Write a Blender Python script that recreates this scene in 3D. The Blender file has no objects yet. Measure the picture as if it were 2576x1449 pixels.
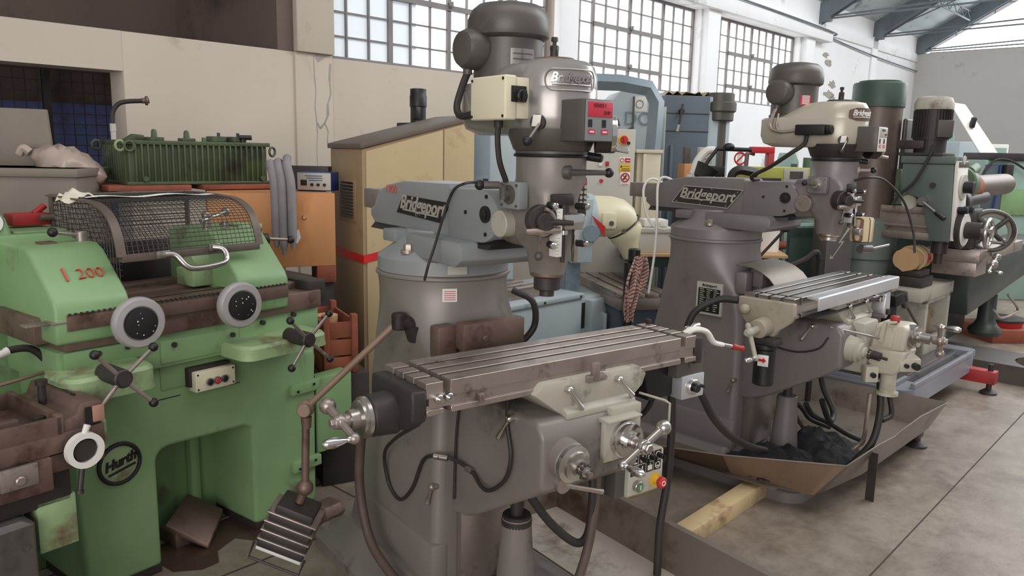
import bpy, bmesh, math, random
from mathutils import Vector as V, Matrix, noise
random.seed(3)
S = bpy.context.scene
COL = S.collection
R = math.radians
# ------------------------------------------------------------------ camera
EYE = V((0, 0, 1.6)); FPX = 1970.0
def cam_axes(pitch=9.9, roll=1.2):
    p, r = R(pitch), R(roll)
    fwd = V((0, math.cos(p), -math.sin(p))); up0 = V((0, math.sin(p), math.cos(p))); rt0 = V((1, 0, 0))
    return rt0*math.cos(r)+up0*math.sin(r), up0*math.cos(r)-rt0*math.sin(r), fwd
RT, UP, FWD = cam_axes()
cd = bpy.data.cameras.new('camera'); cam = bpy.data.objects.new('camera', cd); COL.objects.link(cam)
cd.sensor_width = 36; cd.lens = 36*FPX/2576; cd.clip_start = .05; cd.clip_end = 200
m = Matrix.Identity(4)
for i in range(3):
    m[i][0], m[i][1], m[i][2], m[i][3] = RT[i], UP[i], -FWD[i], EYE[i]
cam.matrix_world = m
S.camera = cam
# ------------------------------------------------------------------ sky, lamps, exposure
wd = bpy.data.worlds.new('sky'); S.world = wd; wd.use_nodes = True
bg = wd.node_tree.nodes['Background']; bg.inputs[0].default_value = (.97, .96, 1, 1); bg.inputs[1].default_value = .45
def area(name, loc, target, sx, sy, power, color=(1, 1, 1)):
    l = bpy.data.lights.new(name, 'AREA'); l.shape = 'RECTANGLE'; l.size = sx; l.size_y = sy; l.energy = power; l.color = color
    o = bpy.data.objects.new(name, l); COL.objects.link(o); o.location = loc
    o.rotation_euler = (V(target)-V(loc)).to_track_quat('-Z', 'Y').to_euler(); return o
area('roof_light', (1.6, 1.6, 6.0), (1.2, 2.6, 0), 7, 2.2, 110, (1, .97, .94))
area('roof_light', (6.5, 7.0, 6.0), (5.5, 7.5, 0), 8, 3.0, 420, (.96, .98, 1))
area('front_fill', (-1.5, -5.0, 2.6), (0, 3, .9), 5, 4, 270, (1, .97, .95))  # added frontal fill from behind the camera; no doorway is built there
S.view_settings.view_transform = 'Standard'; S.view_settings.look = 'None'
S.view_settings.exposure = 0.08; S.view_settings.gamma = 1.0; S.view_settings.use_curve_mapping = False
# ------------------------------------------------------------------ frames
class F:
    """a place on the floor with its own direction: u along azimuth az, w to its right-hand front"""
    def __init__(s, x, y, az):
        a = R(az); s.C = V((x, y, 0)); s.az = az; s.rz = R(90-az)
        s.u = V((math.sin(a), math.cos(a), 0)); s.w = V((math.cos(a), -math.sin(a), 0))
    def W(s, u, w, z=0): return s.C+s.u*u+s.w*w+V((0, 0, z))
    def q(s, px, py, w=0.):
        """photo measurement -> (u, z) on this frame's upright plane w"""
        d = FWD+RT*((px-1288)/FPX)-UP*((py-724.5)/FPX); t = (s.C.dot(s.w)+w)/d.dot(s.w); p = d*t+EYE-s.C
        return p.dot(s.u), p.z
    def qu(s, px, py, u=0.):
        """photo measurement -> (w, z) on this frame's upright plane u"""
        d = FWD+RT*((px-1288)/FPX)-UP*((py-724.5)/FPX); t = (s.C.dot(s.u)+u)/d.dot(s.u); p = d*t+EYE-s.C
        return p.dot(s.w), p.z
def ground(px, py, Y):
    d = FWD+RT*((px-1288)/FPX)-UP*((py-724.5)/FPX); return d.x*Y/d.y, Y
# ------------------------------------------------------------------ materials
def lin(c):
    r = []
    for v in c[:3]:
        v /= 255; r.append(v/12.92 if v <= .04045 else ((v+.055)/1.055)**2.4)
    return (*r, 1)
MATS = {}
def paint(name, rgb, rough=.5, metal=0., var=.10, scale=5., dirt=None, amt=.0, bump=.0, dscale=3., streak=1.):
    """painted or bare surface: broad tone changes, fine grain and worn or dirty patches"""
    mt = bpy.data.materials.new(name); mt.use_nodes = True; nt = mt.node_tree; N = nt.nodes; L = nt.links
    b = N['Principled BSDF']; b.inputs['Roughness'].default_value = rough; b.inputs['Metallic'].default_value = metal
    tc = N.new('ShaderNodeTexCoord'); mp = N.new('ShaderNodeMapping'); L.new(tc.outputs['Object'], mp.inputs[0])
    mp.inputs['Scale'].default_value = (1, 1, streak)
    n1 = N.new('ShaderNodeTexNoise'); n1.inputs['Scale'].default_value = scale; n1.inputs['Detail'].default_value = 6; L.new(mp.outputs[0], n1.inputs[0])
    c = lin(rgb); r1 = N.new('ShaderNodeValToRGB'); L.new(n1.outputs[0], r1.inputs[0])
    r1.color_ramp.elements[0].position = .32; r1.color_ramp.elements[1].position = .68
    r1.color_ramp.elements[0].color = tuple(x*(1-var) for x in c[:3])+(1,)
    r1.color_ramp.elements[1].color = tuple(min(1, x*(1+var)) for x in c[:3])+(1,)
    out = r1.outputs[0]
    if dirt:
        n2 = N.new('ShaderNodeTexNoise'); n2.inputs['Scale'].default_value = dscale; n2.inputs['Detail'].default_value = 9; n2.inputs['Roughness'].default_value = .68
        L.new(mp.outputs[0], n2.inputs[0])
        r2 = N.new('ShaderNodeValToRGB'); L.new(n2.outputs[0], r2.inputs[0])
        r2.color_ramp.elements[0].position = .62-.28*amt; r2.color_ramp.elements[1].position = .74-.2*amt
        mx = N.new('ShaderNodeMix'); mx.data_type = 'RGBA'; L.new(r2.outputs[0], mx.inputs[0])
        L.new(out, mx.inputs[6]); mx.inputs[7].default_value = lin(dirt); out = mx.outputs[2]
    L.new(out, b.inputs['Base Color'])
    if bump:
        bp = N.new('ShaderNodeBump'); bp.inputs['Strength'].default_value = bump; bp.inputs['Distance'].default_value = .004
        n3 = N.new('ShaderNodeTexNoise'); n3.inputs['Scale'].default_value = 60; n3.inputs['Detail'].default_value = 4
        L.new(tc.outputs['Object'], n3.inputs[0]); L.new(n3.outputs[0], bp.inputs['Height']); L.new(bp.outputs[0], b.inputs['Normal'])
    MATS[name] = mt; return mt
def stripes(name, rgb1, rgb2, scale, axis='X', rough=.7, metal=0, distort=.0, lo=.4, hi=.6):
    mt = paint(name, rgb1, rough, metal); nt = mt.node_tree; N = nt.nodes; L = nt.links
    b = N['Principled BSDF']; w = N.new('ShaderNodeTexWave'); w.bands_direction = axis; w.inputs['Scale'].default_value = scale
    w.inputs['Distortion'].default_value = distort; w.inputs['Detail Scale'].default_value = 1.5
    tc = N.new('ShaderNodeTexCoord'); L.new(tc.outputs['Object'], w.inputs[0])
    r = N.new('ShaderNodeValToRGB'); L.new(w.outputs[1], r.inputs[0])
    r.color_ramp.elements[0].position = lo; r.color_ramp.elements[1].position = hi
    r.color_ramp.elements[0].color = lin(rgb2); r.color_ramp.elements[1].color = lin(rgb1)
    L.new(r.outputs[0], b.inputs['Base Color']); return mt
P = paint
P('green', (127, 158, 111), .42, 0, .10, 3, (92, 82, 62), .10, .05, 2.6)
P('green_top', (146, 170, 124), .5, 0, .12, 6, (110, 92, 70), .42, .05, 5)
P('dkgreen', (56, 76, 66), .45, 0, .14, 4, (40, 46, 38), .2, .05)
P('gearbox_green', (74, 86, 58), .5, 0, .16, 5, (52, 50, 40), .30, .1)
P('grey', (130, 122, 116), .38, .15, .10, 3, (74, 66, 60), .18, .05, 2.4)
P('grey2', (128, 120, 118), .40, .15, .08, 3, (78, 70, 70), .14, .05, 2.4)
P('grey_light', (172, 167, 153), .45, 0, .08, 5, (104, 92, 80), .22, .05, 6)
P('pulley_grey', (160, 155, 151), .24, .45, .05, 3, (104, 98, 94), .10, .03)
P('pulley_cream', (186, 178, 162), .3, .2, .05, 3, (124, 114, 104), .10, .03)
P('motor_grey', (90, 85, 80), .42, .2, .10, 4, (60, 52, 48), .22, .05)
P('ram_grey', (140, 143, 143), .4, .1, .08, 3, (84, 80, 78), .12, .05, 2)
P('ram_grey2', (120, 114, 114), .42, .1, .08, 3, (82, 76, 76), .12, .05, 2)
P('cast_dark', (62, 56, 54), .5, .3, .2, 6, (40, 34, 32), .25, .1)
P('iron', (166, 153, 145), .36, .7, .12, 9, (84, 68, 58), .25, .05, 7)
P('iron_rust', (122, 100, 90), .5, .5, .16, 9, (80, 56, 44), .32, .1, 6)
P('steel', (176, 170, 164), .26, .9, .06, 8, (120, 108, 98), .08)
P('chrome', (205, 202, 198), .16, 1., .03, 8)
P('aluminium', (206, 206, 208), .38, .6, .05, 5, (150, 146, 146), .1)
P('black', (30, 27, 27), .45, 0, .2, 8)
P('rubber', (46, 40, 38), .55, 0, .15, 8)
P('hose_brown', (86, 70, 62), .6, 0, .15, 8)
P('cream', (206, 197, 172), .5, 0, .05, 4, (160, 140, 108), .1)
P('box_white', (222, 214, 186), .45, 0, .04, 5, (150, 136, 110), .06)
P('label_white', (226, 222, 214), .5, 0, .03, 6)
P('red', (190, 40, 44), .5, 0, .06, 6)
P('red_label', (196, 52, 70), .5, 0, .06, 20, (150, 50, 60), .2, 0, 30)
P('yellow', (220, 178, 60), .5, 0, .05, 6)
P('btn_green', (92, 128, 92), .5)
P('silver_letter', (196, 190, 182), .35, .5, .05)
P('wood', (186, 146, 100), .7, 0, .16, 4, (130, 92, 62), .25, .2, 5, .35)
P('wood_pale', (202, 178, 136), .7, 0, .12, 4, (150, 120, 86), .2, .2, 5)
P('wood_red', (142, 78, 56), .75, 0, .18, 5, (92, 54, 40), .25, .2, 4)
P('plywood', (200, 140, 90), .65, 0, .12, 3, (158, 92, 50), .3, .1, 2, .4)
P('cab_beige', (156, 132, 100), .5, 0, .07, 2, (112, 88, 64), .16, .05, 3)
P('cab_front', (182, 162, 124), .5, 0, .07, 2, (150, 122, 84), .16, .05, 4)
P('cab_top', (104, 92, 82), .6, 0, .1, 4)
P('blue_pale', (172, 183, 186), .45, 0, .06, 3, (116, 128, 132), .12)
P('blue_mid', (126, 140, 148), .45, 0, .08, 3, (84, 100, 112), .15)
P('blue_dark', (84, 95, 104), .5, 0, .08, 3, (60, 70, 80), .15)
P('panel_grey', (186, 182, 170), .5, 0, .04, 3, (150, 140, 128), .06)
P('cream_grey', (190, 184, 166), .45, 0, .06, 4, (136, 122, 104), .18)
P('bracket_tan', (160, 150, 134), .45, 0, .07, 4, (110, 98, 84), .2)
P('chalk', (196, 84, 70), .8)
P('tray_pale', (186, 176, 162), .5, .1, .08, 3, (120, 104, 90), .2)
P('guard_brown', (98, 86, 78), .5, .2, .12, 6, (70, 58, 50), .2)
P('um_dark', (54, 62, 57), .45, 0, .14, 4, (40, 42, 40), .2)
P('sleeve_green', (104, 116, 106), .45, 0, .1, 4, (70, 78, 70), .25)
P('bare_pink', (176, 132, 114), .5, .1, .12, 8)
P('cream_machine', (218, 211, 178), .4, 0, .04, 3, (186, 166, 122), .1)
P('sheet_grey', (128, 118, 108), .45, .45, .10, 3, (92, 72, 56), .25, .05, 2.5)
P('tray_rust', (116, 94, 76), .5, .35, .14, 3, (88, 60, 42), .35, .05, 2.5)
P('felt', (136, 130, 132), .95, 0, .1, 14, None, 0, .5)
P('cloth_dark', (34, 34, 36), .95, 0, .3, 10, None, 0, .4)
P('cloth_white', (214, 206, 190), .9, 0, .06, 10)
P('paper', (238, 234, 226), .85, 0, .04, 6)
P('cardboard', (188, 152, 112), .85, 0, .06, 6)
P('plastic', (176, 158, 146), .25, 0, .15, 9)
P('col_brown', (104, 90, 82), .4, .2, .08, 3, (84, 62, 52), .2, 0, 3)
P('bin_grey', (128, 118, 106), .6, .1, .1, 3, (96, 84, 72), .2)
P('hose_orange', (188, 84, 48), .5, 0, .1, 8)
P('brass', (142, 120, 102), .5, .3, .1, 8)
P('wheel_grey', (176, 172, 170), .4, .3, .05, 8, (120, 112, 106), .1)
P('mint', (140, 164, 152), .5, 0, .06, 3)
P('mach_green', (92, 110, 86), .45, 0, .1, 4, (64, 76, 58), .2)
P('red_paint', (164, 44, 44), .5, 0, .1, 5, (110, 40, 38), .2)
P('bulb_glass', (214, 212, 205), .3)
stripes('wrap', (214, 196, 160), (110, 74, 50), 13, 'X', .5, 0, .5, .05, .2)
stripes('rag_stripe', (206, 176, 164), (120, 62, 60), 24, 'DIAGONAL', .9, 0, .5, .1, .28)
# ------------------------------------------------------------------ mesh helpers
def catmull(pts, k=6):
    P_ = [V(p) for p in pts]
    if len(P_) < 3: return P_
    out = []; E = [P_[0]*2-P_[1]]+P_+[P_[-1]*2-P_[-2]]
    for i in range(1, len(E)-2):
        a, b, c, d = E[i-1:i+3]
        for j in range(k):
            t = j/k
            out.append(.5*((2*b)+(c-a)*t+(2*a-5*b+4*c-d)*t*t+(3*b-a-3*c+d)*t**3))
    out.append(P_[-1]); return out
def basis(d):
    d = V(d).normalized(); a = V((0, 0, 1)) if abs(d.z) < .9 else V((1, 0, 0))
    x = a.cross(d).normalized(); return x, d.cross(x), d
def rrect(z, a0, a1, b0, b1, r, n=6):
    """rounded rectangle section at height z"""
    pts = []; r = min(r, (a1-a0)/2-1e-5, (b1-b0)/2-1e-5)
    for cx, cy, q in ((a1-r, b1-r, 0), (a0+r, b1-r, 1), (a0+r, b0+r, 2), (a1-r, b0+r, 3)):
        for i in range(n+1):
            t = (q+i/n)*math.pi/2; pts.append(V((cx+r*math.cos(t), cy+r*math.sin(t), z)))
    return pts
def stadium(z, w0, r0, w1, r1, n=14, u=0.):
    """two circles on the w axis joined by tangents (seen from above)"""
    pts = []
    for i in range(n+1):
        t = math.pi*i/n; pts.append(V((u+r1*math.cos(t), w1+r1*math.sin(t), z)))
    for i in range(n+1):
        t = math.pi+math.pi*i/n; pts.append(V((u+r0*math.cos(t), w0+r0*math.sin(t), z)))
    return pts
class MB:
    """collects shapes given as (u, w, z) and links them as one mesh object; w points to the front (-y)"""
    def __init__(s, f=-1): s.bm = bmesh.new(); s.f = f
    def merge(s, t, M=None):
        if M is not None: bmesh.ops.transform(t, matrix=M, verts=t.verts)
        mp = {}
        for v in t.verts: mp[v.index] = s.bm.verts.new(v.co)
        for fc in t.faces:
            try: s.bm.faces.new([mp[v.index] for v in fc.verts])
            except ValueError: pass
        t.free()
    def bev(s, t, bev, seg, ang=30):
        bmesh.ops.recalc_face_normals(t, faces=t.faces)
        if bev > 0:
            es = [e for e in t.edges if len(e.link_faces) == 2 and e.calc_face_angle(0) > R(ang)]
            if es: bmesh.ops.bevel(t, geom=es, offset=bev, segments=seg, affect='EDGES', profile=.5, clamp_overlap=True)
        t.verts.index_update()
    def raw(s, vs, fs, bev=0, seg=2, M=None):
        t = bmesh.new(); vv = [t.verts.new(v) for v in vs]
        for f in fs:
            try: t.faces.new([vv[i] for i in f])
            except ValueError: pass
        t.verts.index_update(); s.bev(t, bev, seg); s.merge(t, M); return s
    def box(s, u0, u1, w0, w1, z0, z1, bev=.004, seg=2, M=None):
        vs = [(u, w, z) for z in (z0, z1) for w in (w0, w1) for u in (u0, u1)]
        fs = [(0, 2, 3, 1), (4, 5, 7, 6), (0, 1, 5, 4), (2, 6, 7, 3), (0, 4, 6, 2), (1, 3, 7, 5)]
        return s.raw(vs, fs, bev, seg, M)
    def obox(s, c, dx, dy, dz, sx, sy, sz, bev=.004, seg=2):
        """box with its own axes"""
        c = V(c); dx, dy, dz = V(dx).normalized(), V(dy).normalized(), V(dz).normalized()
        M = Matrix.Identity(4)
        for i in range(3): M[i][0], M[i][1], M[i][2], M[i][3] = dx[i], dy[i], dz[i], c[i]
        return s.box(-sx/2, sx/2, -sy/2, sy/2, -sz/2, sz/2, bev, seg, M)
    def prism(s, poly, axis, lo, hi, bev=.004, seg=2):
        """polygon in the two other axes (in u, w, z order) swept along axis"""
        k = 'uwz'.index(axis); n = len(poly); vs = []
        for h in (lo, hi):
            for a, b in poly:
                p = [a, b]; p.insert(k, h); vs.append(tuple(p))
        fs = [tuple(range(n)), tuple(range(2*n-1, n-1, -1))]+[(i, (i+1) % n, n+(i+1) % n, n+i) for i in range(n)]
        return s.raw(vs, fs, bev, seg)
    def loft(s, secs, cap=True, bev=0, closed=False):
        n = len(secs[0]); vs = [p for q in secs for p in q]; fs = []
        m_ = len(secs)
        for i in range(m_-1 if not closed else m_):
            a, b = i*n, ((i+1) % m_)*n
            fs += [(a+j, a+(j+1) % n, b+(j+1) % n, b+j) for j in range(n)]
        if cap and not closed: fs += [tuple(range(n-1, -1, -1)), tuple(range((m_-1)*n, m_*n))]
        return s.raw(vs, fs, bev)
    def lathe(s, p, d, prof, n=28, cap=True):
        """profile (radius, distance) turned about the axis through p along d"""
        x, y, z = basis(d); p = V(p)
        secs = [[p+z*h+(x*math.cos(2*math.pi*i/n)+y*math.sin(2*math.pi*i/n))*max(r, 1e-4) for i in range(n)] for r, h in prof]
        return s.loft(secs, cap)
    def cyl(s, p0, p1, r0, r1=None, n=24, bev=.0):
        p0, p1 = V(p0), V(p1); L_ = (p1-p0).length; r1 = r0 if r1 is None else r1
        if bev: pr = [(r0-bev, 0), (r0, bev), (r1, L_-bev), (r1-bev, L_)]
        else: pr = [(r0, 0), (r1, L_)]
        return s.lathe(p0, p1-p0, pr, n)
    def hexb(s, p, d, r, h): return s.lathe(p, d, [(r, 0), (r, h*.8), (r*.85, h)], 6)
    def tube(s, pts, r, n=10, k=6, smooth=True, flat=1.):
        q = catmull(pts, k) if smooth else [V(p) for p in pts]; secs = []; x = None
        for i, p in enumerate(q):
            d = (q[min(i+1, len(q)-1)]-q[max(i-1, 0)]).normalized()
            if x is None: x = basis(d)[0]
            x = (x-d*x.dot(d)).normalized(); y = d.cross(x); rr = r(i/(len(q)-1)) if callable(r) else r
            secs.append([p+(x*math.cos(2*math.pi*j/n)+y*flat*math.sin(2*math.pi*j/n))*rr for j in range(n)])
        return s.loft(secs)
    def sph(s, c, r, sc=(1, 1, 1), n=16):
        t = bmesh.new(); bmesh.ops.create_uvsphere(t, u_segments=n, v_segments=max(6, n*2//3), radius=r)
        for v in t.verts: v.co = V((v.co.x*sc[0], v.co.y*sc[1], v.co.z*sc[2]))+V(c)
        t.verts.index_update(); s.merge(t); return s
    def torus(s, c, d, Rr, r, n=28, m_=8, a0=0, a1=360):
        x, y, z = basis(d); c = V(c); secs = []; full = a1-a0 >= 360
        for i in range(n if full else n+1):
            t = R(a0+(a1-a0)*i/n); e = x*math.cos(t)+y*math.sin(t)
            secs.append([c+e*(Rr+r*math.cos(2*math.pi*j/m_))+z*r*math.sin(2*math.pi*j/m_) for j in range(m_)])
        return s.loft(secs, closed=full)
    def sheet(s, grid, th=.0):
        """rows of points as an open surface with thickness th"""
        nr, nc = len(grid), len(grid[0]); vs = [V(p) for r in grid for p in r]
        fs = [(i*nc+j, i*nc+j+1, (i+1)*nc+j+1, (i+1)*nc+j) for i in range(nr-1) for j in range(nc-1)]
        t = bmesh.new(); vv = [t.verts.new(v) for v in vs]
        for f in fs: t.faces.new([vv[i] for i in f])
        bmesh.ops.recalc_face_normals(t, faces=t.faces)
        if th: bmesh.ops.solidify(t, geom=t.faces[:], thickness=th)
        t.verts.index_update(); s.merge(t); return s
    def build(s, name, mat, parent=None, label=None, ang=35):
        if s.f < 0:
            for v in s.bm.verts: v.co.y = -v.co.y
        bmesh.ops.recalc_face_normals(s.bm, faces=s.bm.faces)
        me = bpy.data.meshes.new(name); s.bm.to_mesh(me); s.bm.free()
        me.materials.append(MATS[mat] if isinstance(mat, str) else mat)
        for p in me.polygons: p.use_smooth = True
        me.set_sharp_from_angle(angle=R(ang))
        o = bpy.data.objects.new(name, me); COL.objects.link(o); o.parent = parent
        if label: o['label'] = label
        return o
def tag(o, label, cat, group=None, kind=None):
    if label: o['label'] = label
    if cat: o['category'] = cat
    if group: o['group'] = group
    if kind: o['kind'] = kind
    return o
def thing(name, label, cat, fr, u=0, w=0, z=0, group=None):
    o = bpy.data.objects.new(name, None); COL.objects.link(o); o.empty_display_size = .1
    o.location = fr.W(u, w, z); o.rotation_euler = (0, 0, fr.rz); return tag(o, label, cat, group)
def solo(mb, name, mat, fr, label, cat, group=None, u=0, w=0, z=0):
    o = mb.build(name, mat); o.location = fr.W(u, w, z); o.rotation_euler = (0, 0, fr.rz); return tag(o, label, cat, group)
def struct(mb, name, mat, fr=None):
    o = mb.build(name, mat); o['kind'] = 'structure'
    if fr: o.location = fr.C; o.rotation_euler = (0, 0, fr.rz)
    return o
def text(name, body, size, mat, parent, o, xd, up, ext=.001, shear=0., bold=0., cx='CENTER', sx=1., f=-1):
    """raised lettering: o centre, xd reading direction, up letter direction, all in (u, w, z)"""
    cu = bpy.data.curves.new(name, 'FONT'); cu.body = body; cu.size = size; cu.extrude = ext; cu.shear = shear; cu.offset = bold
    cu.align_x = cx; cu.align_y = 'CENTER'; cu.resolution_u = 3
    t = bpy.data.objects.new(name+'_curve', cu); COL.objects.link(t)
    bpy.context.view_layer.update(); dg = bpy.context.evaluated_depsgraph_get()
    me = bpy.data.meshes.new_from_object(t.evaluated_get(dg)); bpy.data.objects.remove(t); bpy.data.curves.remove(cu)
    fl = lambda p: V((p[0], p[1]*f, p[2]))
    x = fl(xd).normalized(); y = fl(up); y = (y-x*y.dot(x)).normalized(); z = x.cross(y); c = fl(o); M = Matrix.Identity(4)
    for i in range(3): M[i][0], M[i][1], M[i][2], M[i][3] = x[i]*sx, y[i], z[i], c[i]
    me.transform(M); me.name = name; me.materials.clear(); me.materials.append(MATS[mat])
    ob = bpy.data.objects.new(name, me); COL.objects.link(ob); ob.parent = parent; return ob
def copy_tree(o, parent=None):
    c = o.copy(); COL.objects.link(c); c.parent = parent
    for ch in list(o.children): copy_tree(ch, c)
    return c
# ================================================================== the hall
WL = F(-1.5, 6.0, 43)           # long window wall: u along it, w into the hall
E0 = WL.W(14.0, 0); EW = F(E0.x, E0.y, 133)   # end wall: u along it into the hall, its w points outdoors
# plaster, stains and cracks
P('plaster', (196, 184, 168), .85, 0, .05, 1.2, (150, 140, 126), .13, .25, 1.6)
P('plaster_white', (240, 240, 240), .85, 0, .04, 1.2, (150, 150, 150), .08, .25, 1.1)
P('plaster_end', (196, 193, 188), .85, 0, .06, .8, (110, 108, 106), .04, .2, .8)
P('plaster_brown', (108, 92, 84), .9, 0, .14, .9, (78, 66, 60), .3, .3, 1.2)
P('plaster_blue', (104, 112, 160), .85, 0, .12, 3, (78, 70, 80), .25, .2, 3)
P('frame_grey', (130, 126, 124), .6, .2, .1, 6)
P('roof_sheet', (196, 208, 212), .7, 0, .08, 1.0, (120, 132, 138), .2)
P('truss_grey', (112, 120, 126), .6, .1, .1, 4)
def floor_mat():
    mt = P('concrete', (146, 134, 121), .38, 0, .10, .9, (112, 98, 84), .32, .25, 1.1); nt = mt.node_tree; N = nt.nodes; L = nt.links
    b = N['Principled BSDF']; src = b.inputs['Base Color'].links[0].from_socket
    tc = N.new('ShaderNodeTexCoord')
    n = N.new('ShaderNodeTexNoise'); n.inputs['Scale'].default_value = 3.2; n.inputs['Detail'].default_value = 12; n.inputs['Roughness'].default_value = .78
    L.new(tc.outputs['Object'], n.inputs[0]); r = N.new('ShaderNodeValToRGB'); L.new(n.outputs[0], r.inputs[0])
    r.color_ramp.elements[0].position = .32; r.color_ramp.elements[1].position = .58
    r.color_ramp.elements[0].color = (.34, .29, .25, 1); r.color_ramp.elements[1].color = (1, 1, 1, 1)
    mx = N.new('ShaderNodeMix'); mx.data_type = 'RGBA'; mx.blend_type = 'MULTIPLY'; mx.inputs[0].default_value = .8
    L.new(src, mx.inputs[6]); L.new(r.outputs[0], mx.inputs[7]); L.new(mx.outputs[2], b.inputs['Base Color'])
    r3 = N.new('ShaderNodeMapRange'); L.new(n.outputs[0], r3.inputs[0]); r3.inputs[3].default_value = .22; r3.inputs[4].default_value = .55
    L.new(r3.outputs[0], b.inputs['Roughness']); return mt
floor_mat()
b = MB(); b.box(-9, 17, -3.2, 14, -.2, 0, 0); struct(b, 'floor', 'concrete', WL)
# joints sawn in the floor slab, filled dark
P('joint', (64, 56, 50), .9)
b = MB()
jw = (V((1.42, 2.82, 0))-WL.C).dot(WL.w)
b.box(-6, 13.9, jw-.003, jw+.003, 0, .0012, 0)
for uu in (-2.35, -1.35): b.box(uu-.005, uu+.005, .1, jw-.2, 0, .0012, 0)
b.box(4.55-.005, 4.555, jw-.06, jw+.06, 0, .0012, 0)
for dw in (-2.2, -1.75): b.box(-3.5, .8, jw+dw-.005, jw+dw+.005, 0, .0012, 0)
struct(b, 'trim_1', 'joint', WL)
# long wall: masonry in pieces around its openings
b = MB()
b.box(-5.5, -2.75, -.22, 0, 0, 2.28, 0)                                   # beyond the passage, off to the left
b.box(-2.75, -1.37, -.22, 0, 2.04, 2.28, 0); b.box(-1.37, 0.15, -.22, 0, 0, 2.28, .006)
b.box(0.15, 2.75, -.22, 0, 0, 2.265, .004); b.box(2.75, 3.03, -.22, -.02, 0, 3.36, 0)
struct(b, 'wall_left', 'plaster', WL)
b = MB()
b.box(3.03, 5.49, -.22, 0, 0, 2.33, .004); b.box(5.49, 5.95, -.22, 0, 0, 3.36, 0); b.box(5.95, 8.36, -.22, 0, 0, 2.31, .004)
b.box(8.36, 14.2, -.22, 0, 0, 3.36, 0); b.box(0.15, 14.2, -.22, 0, 3.36, 4.1, 0)
struct(b, 'wall_left', 'plaster_white', WL)
# pilasters, lintel ledge, cable
b = MB(); b.box(-.17, .15, -.05, .05, 2.28, 6, .01); b.box(-.17, .15, -.05, .015, 0, 2.28, .006); struct(b, 'trim_2', 'plaster', WL)
b = MB()
for u0, u1 in ((2.72, 3.0), (5.52, 5.82), (8.42, 8.72)): b.box(u0, u1, 0, .09, 0, 3.4, .008)
b.box(11.3, 11.55, 0, .03, 0, 3.7, .008)
struct(b, 'trim_3', 'plaster_white', WL)
b = MB(); b.box(.15, 9.2, -.02, .16, 3.36, 3.55, .015); b.box(9.2, 14, -.02, .03, 3.5, 3.66, .01); struct(b, 'trim_4', 'plaster_white', WL)
b = MB(); b.tube([(5, .175, 3.56), (7, .18, 3.545), (9.2, .18, 3.5), (9.4, .04, 3.47), (11.4, .04, 3.38), (14, .04, 3.32)], .012, 6); struct(b, 'trim_5', 'truss_grey', WL)
# plaster fallen off beside the pilaster, with the crack that runs down
P('render_bare', (164, 158, 150), .95, 0, .1, 8)
b = MB()
def crack(pts, wd):
    for (u0, z0), (u1, z1) in zip(pts[:-1], pts[1:]):
        d = V((u1-u0, 0, z1-z0)); n_ = V((-d.z, 0, d.x)).normalized()*wd*random.uniform(.5, 1.4)
        p = [V((u0, .0165, z0)), V((u1, .0165, z1))]
        b.raw([p[0]-n_, p[0]+n_, p[1]+n_, p[1]-n_], [(0, 1, 2, 3)])
crack([(-.015, 2.26), (-.01, 2.1), (.0, 2.0), (-.012, 1.9), (.0, 1.8), (.005, 1.7), (-.005, 1.6), (.0, 1.45)], .004)
crack([(.13, 2.22), (.12, 2.1), (.13, 2.0), (.10, 1.92), (.10, 1.84), (.07, 1.78), (.03, 1.74), (.005, 1.78)], .007)
crack([(.07, 1.78), (.10, 1.72), (.09, 1.66), (.10, 1.6)], .004)
b.raw([(-.01, .0165, 2.27), (.12, .0165, 2.29), (.07, .0165, 2.25), (.02, .0165, 2.22)], [(0, 1, 2, 3)])
struct(b, 'trim_6', 'render_bare', WL)
b = MB()
for (u, z, r_) in ((9.35, 3.2, .10), (9.5, 3.1, .12), (9.7, 2.78, .14), (9.6, 2.62, .16), (9.75, 2.55, .12), (9.55, 2.42, .10), (9.45, 2.28, .09)):
    k = 11; pts = [(u+r_*1.5*random.uniform(.35, 1)*math.cos(2*math.pi*i/k), .004, z+r_*.6*random.uniform(.3, 1)*math.sin(2*math.pi*i/k)) for i in range(k)]
    b.raw(pts, [tuple(range(k))])
struct(b, 'trim_7', 'render_bare', WL)
BZ = 1.955
# dark rooms behind the wall on the left: bay above the low wall, passage below
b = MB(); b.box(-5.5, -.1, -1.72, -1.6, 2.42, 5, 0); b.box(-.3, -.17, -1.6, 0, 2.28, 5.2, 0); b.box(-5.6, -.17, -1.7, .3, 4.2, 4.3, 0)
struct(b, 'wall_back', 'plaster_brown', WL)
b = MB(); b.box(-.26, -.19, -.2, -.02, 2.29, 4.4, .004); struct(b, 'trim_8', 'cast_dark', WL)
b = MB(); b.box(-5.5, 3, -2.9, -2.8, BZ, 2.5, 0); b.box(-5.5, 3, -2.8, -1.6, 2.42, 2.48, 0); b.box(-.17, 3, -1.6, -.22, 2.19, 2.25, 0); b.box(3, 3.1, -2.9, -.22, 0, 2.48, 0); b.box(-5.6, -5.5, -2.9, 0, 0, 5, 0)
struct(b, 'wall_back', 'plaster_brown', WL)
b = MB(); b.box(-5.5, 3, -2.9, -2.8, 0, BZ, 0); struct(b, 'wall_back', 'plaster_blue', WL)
b = MB()
for i in range(26): b.box(-2.6+i*.09, -2.594+i*.09, -2.4, -2.394, .4, 2.2, 0)
for i in range(21): b.box(-2.6, -.3, -2.4, -2.394, .4+i*.09, .406+i*.09, 0)
b.box(-1.12, -1.06, -2.42, -2.38, 0, 2.4, 0); b.box(-.5, -.46, -2.42, -2.38, 0, 2.4, 0)
struct(b, 'trim_9', 'cast_dark', WL)
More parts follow.
